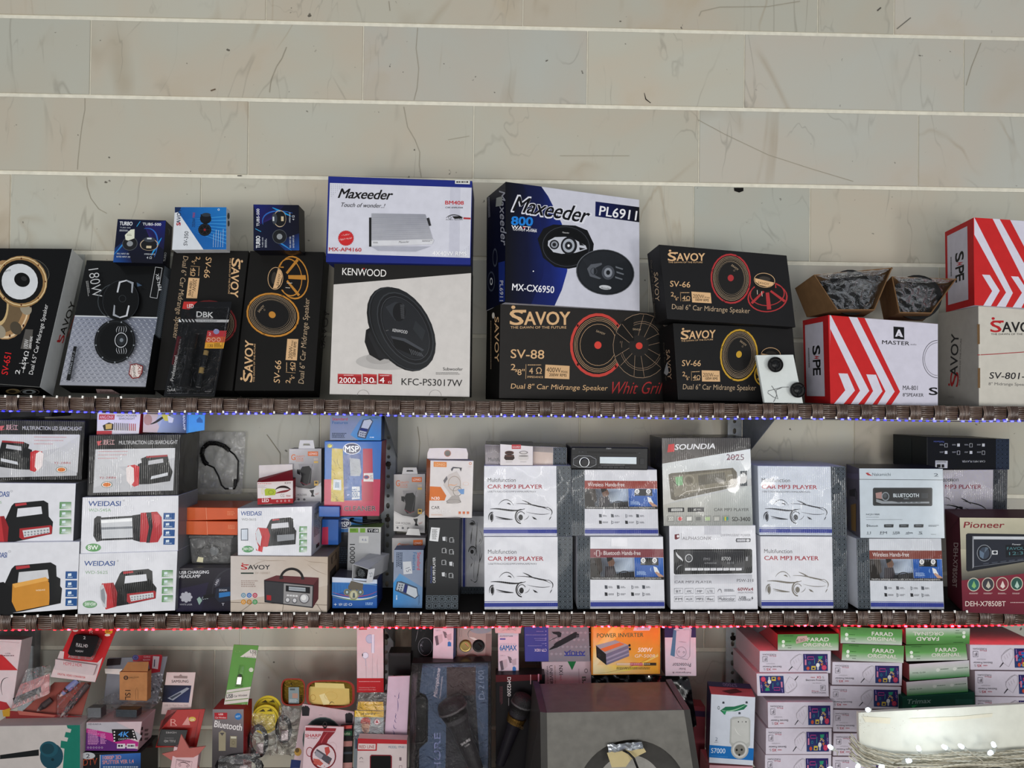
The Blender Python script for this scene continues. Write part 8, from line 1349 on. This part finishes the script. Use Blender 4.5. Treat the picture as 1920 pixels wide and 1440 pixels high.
t = MB(); t.raw(i2, [tuple(range(m_))], '#8d8b86'); t.build('inner_plate', M_STEEL, e, label='pale inner disc')
for (a, b_, c_, nm) in ((A[0], A[3], F0, 'side_flange'), (A[1], A[2], F1, 'side_flange')):
    s_ = -1 if a is A[0] else 1; t = MB(); bk = Vector((a.x+s_*.03, 1.99, -1.165)); o_ = Vector((s_*.016, .004, 0)); P = [a+Vector((0, 0, .006)), b_, c_, bk]; t.raw(P+[p+o_ for p in P], [(0, 1, 2, 3), (7, 6, 5, 4), (0, 4, 5, 1), (1, 5, 6, 2), (2, 6, 7, 3), (3, 7, 4, 0)], '#302e2c'); t.build(nm, M_STEEL, e)
b2 = Art(); b2.start(A[3]+fn*.001, fn); b2.lay = 0
t = MB(); T_ = [on_plane(*XP(p), cen+fn*.004, fn) for p in ((785, 1300), (1000, 1215), (1100, 1210), (1150, 1290), (1010, 1360), (960, 1430), (830, 1435))]; t.raw(T_+[p-fn*.0015 for p in T_], [tuple(range(7))]+[(i, 7+i, 7+(i+1) % 7, (i+1) % 7) for i in range(7)], '#b9aa80'); t.build('masking_tape', M_CARD, e)
V, F = crumple([on_plane(*XP(p), cen+fn*.012, fn) for p in ((790, 1225), (1110, 1190), (1125, 1255), (800, 1295))], 12, 5, .006, 41, fn); t = MB(); t.raw(V, F, '#c9ccd0'); t.build('crumpled_foil', M_METAL, e)
t = MB(); t.tube([on_plane(*XP(p), cen+fn*h, fn) for p, h in (((925, 1270), .01), ((985, 1300), .02), ((1035, 1350), .022), ((1070, 1440), .02), ((1085, 1560), .018))], .0028, '#0e0e10', n=8); t.build('cable', M_PLAST, e, smooth=True)
# protector cartons
K(1300, 1150, 4.965)
b = bx('socket_box', 'white and blue carton printed with a plug-in socket, standing left of the stacked cartons', 'box', [(165, 752), (578, 780), (556, 1418), (145, 1392)], 1.985, .09, '#c6ccd8', lean=0, side=('L', 120), sides={'L': '#1f2a55', 'T': '#a85a62'}, m=M_GLOSS)
b.P([(150, 1225), (563, 1258), (558, 1370), (146, 1340)], '#1668b0'); b.T('S7000', 165, 1300, 132, 46, '#d8e4f0', -2, b=.0); b.L([(165, 1325), (320, 1338)], 2, '#5a9ad0')
b.P([(250, 905), (300, 870), (380, 868), (470, 845), (505, 858), (470, 895), (390, 912), (300, 912), (290, 945)], '#1f6a4a'); b.S([(262, 900), (350, 935), (490, 850)], 12, '#8ab89a'); b.P([(268, 915), (310, 905), (296, 945)], '#2a8a5a')
for x, y in ((280, 830), (430, 928), (496, 828)): b.E(x, y, 11, 9, '#3a3f48'); b.L([(x-12, y+10), (x+12, y+10)], 3, '#3a3f48')
b.E(236, 880, 10, 16, '#3a4a44', w=3); b.P([(345, 985), (370, 965), (460, 960), (520, 975), (532, 1000), (528, 1230), (500, 1260), (360, 1240), (338, 1205)], '#a9aba8'); b.P([(360, 990), (455, 972), (515, 985), (518, 1200), (440, 1240), (352, 1200)], '#bcbdba'); b.E(432, 1272, 82, 84, '#a5a6a3'); b.E(432, 1272, 68, 70, '#c4c4c2'); b.E(432, 1272, 52, 54, '#8f8f8c'); b.E(432, 1272, 46, 48, '#77756f')
for x, y in ((404, 1272), (450, 1270), (428, 1318)): b.E(x, y, 10, 11, '#17171a')
for x in (420, 456, 490): b.E(x, 1010, 5, 7, '#2a2a2c' if x != 456 else '#8a8a88')
b.S([(385, 1060), (400, 1120), (445, 1140)], 5, '#dcdcd8'); b.T('2', 205, 1188, 22, 32, '#4a5568', b=-.02); b.Q(196, 1198, 40, 6, 1, '#7a8494'); b.side('T'); b.fr(b.pq('T'), 400, 90); b.R(0, 0, 400, 34, '#26305c'); b.T('S7000', 270, 6, 130, 22, '#7d86ae', 180, b=0); b.P([(110, 62), (250, 40), (300, 60), (180, 78)], '#4a1f24'); b.fr(); b.done()
b = bx('socket_box', 'pinkish carton top under the white and blue socket carton', 'box', [(150, 1412), (556, 1428), (550, 1760), (140, 1760)], 1.99, .09, '#b98a92', sides={'T': '#b07078'}); b.done()
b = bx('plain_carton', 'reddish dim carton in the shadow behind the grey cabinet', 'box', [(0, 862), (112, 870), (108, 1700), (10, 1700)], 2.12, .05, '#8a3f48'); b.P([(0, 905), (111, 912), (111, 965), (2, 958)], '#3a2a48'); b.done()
PSRC = [(618, 350), (1282, 350), (1280, 558), (616, 556)]
def protector(b, q, pic=0):
    b.fr(q, src=PSRC); b.P([(1022, 378), (1250, 378), (1254, 536), (1026, 536)], ['#2a2458', '#26205a', '#2b3568', '#2a3f70'])
    rnd = random.Random(5)
    if pic:
        for i in range(26): b.E(rnd.uniform(1040, 1238), rnd.uniform(390, 525), rnd.uniform(8, 20), rnd.uniform(8, 16), rnd.choice(['#1b74b8', '#2060a8', '#a32a48', '#b03a3a', '#1f8a9a', '#2a3f90']), n=9)
    b.L([(1065, 405), (1120, 405), (1120, 430), (1065, 430), (1065, 405)], 6, '#a83a78'); b.L([(1040, 385), (1045, 420)], 6, '#8a7ab8'); b.P([(1038, 430), (1052, 430), (1054, 482), (1038, 482)], '#c97a98'); b.P([(1160, 400), (1205, 398), (1198, 425), (1168, 428)], '#2a8a6a'); b.L([(1160, 455), (1180, 430), (1205, 452)], 6, '#c9b04a'); b.L([(1165, 430), (1200, 460)], 5, '#c9a8a0'); b.E(1218, 505, 23, 24, '#c03a5a'); b.E(1218, 505, 12, 12, '#d86a80', w=3); b.E(1068, 512, 14, 16, '#c0503a'); b.P([(1100, 490), (1140, 490), (1138, 526), (1098, 526)], '#c9b04a'); b.P([(1108, 505), (1130, 505), (1130, 520), (1108, 520)], '#2a2458'); b.E(1160, 482, 17, 20, '#d9d9dc'); b.P([(1152, 500), (1170, 500), (1168, 526), (1154, 526)], '#b9bcc4'); b.P([(1182, 470), (1212, 462), (1198, 492)], '#b0683a'); b.E(1082, 462, 10, 12, '#2a8a9a', w=3); b.L([(1230, 395), (1240, 480)], 4, '#b04a8a'); b.E(1238, 440, 8, 14, '#7a8ab8', w=3); b.L([(1130, 420), (1128, 470)], 4, '#3a9a9a')
    b.S([(905, 470), (908, 400), (1000, 360), (1018, 400)], 3, '#a09aa0'); b.L([(905, 440), (990, 378), (1015, 385), (1015, 455), (970, 530), (925, 500), (905, 470), (905, 440)], 2, '#8d868c'); b.L([(888, 534), (922, 496)], [5, 9], '#26242a')
    for i in range(3): b.L([(930+i*22, 440-i*12), (944+i*22, 470-i*12)], 2, '#b0a8ae')
    b.T('FORZOGAN', 770, 378, 124, 13, '#4a464e', 180, b=-.005); b.T('Plus', 770, 394, 60, 10, '#b0485a', 180, b=0); b.L([(646, 404), (690, 404), (690, 450), (646, 450), (646, 404)], 3, '#4a464e'); b.T('F', 680, 414, 22, 26, '#4a464e', 180, b=0); b.T('SX5 SOCKETS', 760, 466, 82, 8, '#9a949a', 180, b=0); b.T('Electronic Protector', 820, 490, 175, 15, '#2a282e', 180, b=.005); b.T('X5', 722, 512, 40, 20, '#b0303a', 180, b=.02); b.T('S', 672, 512, 18, 18, '#8a8488', 180, b=-.01); b.T('new', 774, 516, 38, 9, '#b0303a', 180); b.fr()
def prot_box(label, q, Y, d, **k):
    pic = k.pop('pic', 0); rot = k.pop('rot', 0); b = bx('protector_box', label, 'box', q, Y, d, '#ccc5d2', sides={'L': '#b9a8b0', 'T': '#bda6ae', 'R': '#b9b2ba'}, group='white protector cartons stacked at the right', **k)  # pink in these whites is the red strip's light, painted in
    protector(b, [q[2], q[3], q[0], q[1]] if rot else q, pic); b.done(); return b
b = prot_box('protector carton, topmost of the left column, under a green and white carton', [(618, 350), (1282, 350), (1279, 558), (616, 556)], 2.0, .2)
prot_box('protector carton turned the other way up, its coloured panel at the left', [(588, 560), (1256, 560), (1263, 776), (596, 770)], 1.99, .2, rot=1)
prot_box('protector carton, third from the top in the left column', [(692, 826), (1305, 826), (1298, 1064), (696, 1066)], 1.975, .2)
prot_box('protector carton, fourth from the top in the left column', [(676, 1070), (1290, 1070), (1286, 1312), (674, 1314)], 1.975, .2)
prot_box('protector carton, lowest in the left column, cut by the bottom edge', [(668, 1318), (1286, 1316), (1284, 1562), (666, 1564)], 1.975, .2)
K()
for lab, q in (('protector carton directly under the second green pair', [(1561, 1241), (1692, 1243), (1691, 1286), (1560, 1284)]), ('protector carton, second in the middle column below the green pair', [(1557, 1286), (1690, 1288), (1689, 1330), (1556, 1328)]),
               ('protector carton, third in the middle column, beside the white board corner', [(1561, 1331), (1692, 1333), (1692, 1374), (1562, 1372)]), ('protector carton, fourth in the middle column, behind the cable coil', [(1563, 1375), (1694, 1376), (1693, 1418), (1562, 1417)]), ('protector carton, lowest in the middle column, cut by the bottom edge', [(1561, 1419), (1694, 1420), (1694, 1464), (1561, 1463)])): prot_box(lab, q, 2.0, .2)
K(1600, 1150, 4.966)
for lab, q in (('protector carton, topmost of the right column, with a blue and red panel', [(1086, 292), (1760, 296), (1760, 532), (1090, 526)]), ('protector carton, second in the right column', [(1132, 536), (1800, 542), (1800, 778), (1134, 768)]), ('protector carton, third in the right column, just above the white board', [(1136, 776), (1800, 782), (1800, 1020), (1138, 1010)])): prot_box(lab, q, 1.99, .2, pic=1)
def farad(label, q, Y, ref=0, plain=0, price=0):
    b = bx('relay_box', label, 'box', q, Y, .16, '#b9c4b4', sides={'L': '#8a3f44', 'T': '#2a1a1c', 'R': '#a87a7a'}, group='flat green and white cartons')  # reddened sides carry the strip's light in their colour
    b.fr([q[2], q[3], q[0], q[1]] if ref else q, 570, 150)
    b.P([(0, 0), (570, 0), (570, 70), (0, 70)], ['#c9bcc6', '#c3bcc6', '#b9c2b8', '#b5beb4'] if plain else ['#44753a', '#4f8342', '#5f9455', '#5c9450']); b.P([(0, 70), (570, 70), (570, 150), (0, 150)], ['#b9c4b9', '#b9c2b8', '#3f8a4a', '#3a8444'] if plain else ['#5a9a4c', '#5d9a50', '#c0c4bc', '#b9beb8'])
    if plain: b.T('MODEL: GL-004', 30, 90, 120, 14, '#2a332c', 0, b=.0); [(b.E(270+i*160, 70, 18, 16, '#d0d3cc'), b.Q(295+i*160, 62, 100, 12, 1, '#3a5a40')) for i in range(2)]
    else:
        b.T('FARAD', 285, 68, 196, 34, '#d9d2cc', 0, b=.05, sp=1.05); b.T('ORGINAL', 245, 118, 270, 34, '#8a9a84', 0, b=.05); b.T('ORGINAL', 243, 116, 270, 34, '#d9d2cc', 0, b=.02)
        for y in (70, 108): b.E(55, y, 15, 16, '#dadfd4'); b.Q(76, y-5, 74, 9, 1, '#2a4a26')
        b.Q(100, 126, 38, 9, 1, '#2a4a26'); b.Q(60, 12, 100, 9, 1, '#1f3a1c')
    if price: b.P([(195, 20), (280, 15), (292, 60), (180, 90), (175, 60)], '#c0a09a'); b.T('€30', 182, 74, 80, 26, '#3a2a2a', 8, b=-.01)
    b.fr(); b.done()
K(1300, 1150, 4.965)
farad('green and white carton with a handwritten price tag, leftmost', [(786, 196), (1355, 190), (1352, 345), (786, 342)], 2.0, price=1)
K()
farad('green and white carton, upper one of the middle pair', [(1576, 1175), (1692, 1180), (1691, 1210), (1576, 1206)], 1.99)
farad('green and white carton, lower one of the middle pair', [(1580, 1207), (1695, 1211), (1694, 1243), (1578, 1238)], 1.985)
K(1600, 1150, 4.966)
farad('green and white carton with upside-down lettering, top of the right green stack', [(488, 136), (1085, 140), (1082, 284), (492, 290)], 1.99, ref=1)
farad('green and white carton, second of the right green stack', [(482, 298), (1046, 284), (1064, 434), (492, 446)], 1.99)
farad('white and green carton side, third of the right green stack', [(520, 474), (1078, 438), (1082, 588), (523, 626)], 1.99, plain=1)
farad('white and green carton side, fourth of the right green stack', [(492, 640), (1060, 594), (1068, 730), (500, 768)], 1.985, plain=1)
b = bx('green_box', 'dark green carton at the foot of the green and white stack', 'box', [(456, 778), (1130, 736), (1134, 960), (460, 990)], 1.98, .15, '#0f4436', m=M_GLOSS); b.T('Trimax', 505, 845, 220, 42, '#7f9a92', 3, b=.04, sh=.2); b.P([(540, 860), (600, 850), (555, 885)], '#1f8a4a'); b.R(950, 800, 1110, 845, '#1f564a'); b.done()
# white board wound with a string of lights
K(1600, 1150, 4.966)
b = bx('white_board', 'thick white board with rusty specks, wound with a light string', 'board', [(48, 926), (1720, 838), (1740, 1370), (60, 1420)], 1.80, .012, '#d6d7cc', m=M_CARD)
for i in range(50): x = random.choice([random.gauss(110, 40), random.uniform(60, 600)]); b.E(max(60, x), random.gauss(1010, 50), random.uniform(1, 3.5), random.uniform(1, 3), '#8a6a4a', n=6)
b.P([(85, 960), (350, 975), (340, 1030), (110, 1010)], '#dbd6c2'); b.P([(520, 980), (1000, 960), (1300, 930), (1290, 965), (900, 1000), (560, 1020)], '#dad6c4'); b.done()
e = thing('light_string', 'coil of pale twisted wire with small white bulbs, wound round the white board', 'light string', at(*XP((700, 1560)), 1.76))
rnd = random.Random(3)
for k in range(13):
    pts = []; oy = k*17+rnd.uniform(-6, 6)
    for i in range(26):
        u = i/25; x = -25+u*1750; y = 1175+oy*.9+150*min(1, u*4.2)**.7-70*max(0, u-.3)+8*math.sin(u*19+k*1.7)
        if u < .06: y += (0.06-u)*-900*(1 if k < 9 else .3)
        pts.append(at(*XP((x+rnd.uniform(-3, 3)-(k % 3)*8, y)), 1.785-.006*(k % 4)))
    t = MB()
    for ph in (0, math.pi):
        fine = []
        for i in range(120): w_ = i/119*(len(pts)-1); a = min(int(w_), len(pts)-2); p = pts[a].lerp(pts[a+1], w_-a); fine.append(p+Vector((0, math.cos(i*.9+ph), math.sin(i*.9+ph)))*.0012)
        t.tube(fine, .0013, rnd.choice(['#b9b3a0', '#a8a28f', '#c4bfae']), n=5)
    t.build('twisted_wire', M_CARD, e, smooth=True)
M_BULB = led_mat('#cfe6ff', 5.0)
for (x, y, dx, dy) in ((125, 900, 20, -4), (600, 1240, 30, 70), (830, 1235, 150, 80), (985, 1225, 190, 130), (1260, 1310, 60, -40), (1300, 1205, 20, 60), (50, 1410, -20, 50), (280, 1420, -40, 30), (540, 1370, -60, 5), (-230, 1235+0, 60, 40), (-200, 1440, -40, 20), (-60, 1450, 20, 30)):
    a = at(*XP((x, y)), 1.755); c = at(*XP((x+dx, y+dy)), 1.765); d = (c-a).normalized()
    t = MB(); t.lathe(a, d, [(-.001, 0), (0, .0032), (.004, .0048), (.011, .005), (.012, .0045)], '#cfe6ff', n=14); t.build('bulb', M_BULB, e, smooth=True)
    t = MB(); t.tube([a+d*.011, a+d*.022], [.0052, .0044], '#b9bcb4', n=10); t.tube([a+d*.022, c+d*.01, c+d*.02+Vector((0, .012, -.01))], .0013, '#b5b0a0', n=5); t.build('bulb_socket', M_CARD, e)
l = bpy.data.lights.new('bulb_glow', 'POINT'); l.energy = .35; l.color = (.85, .93, 1); l.shadow_soft_size = .03; o = bpy.data.objects.new('bulb_glow', l); COL.objects.link(o); o.location = at(*XP((900, 1180)), 1.69); o.parent = None
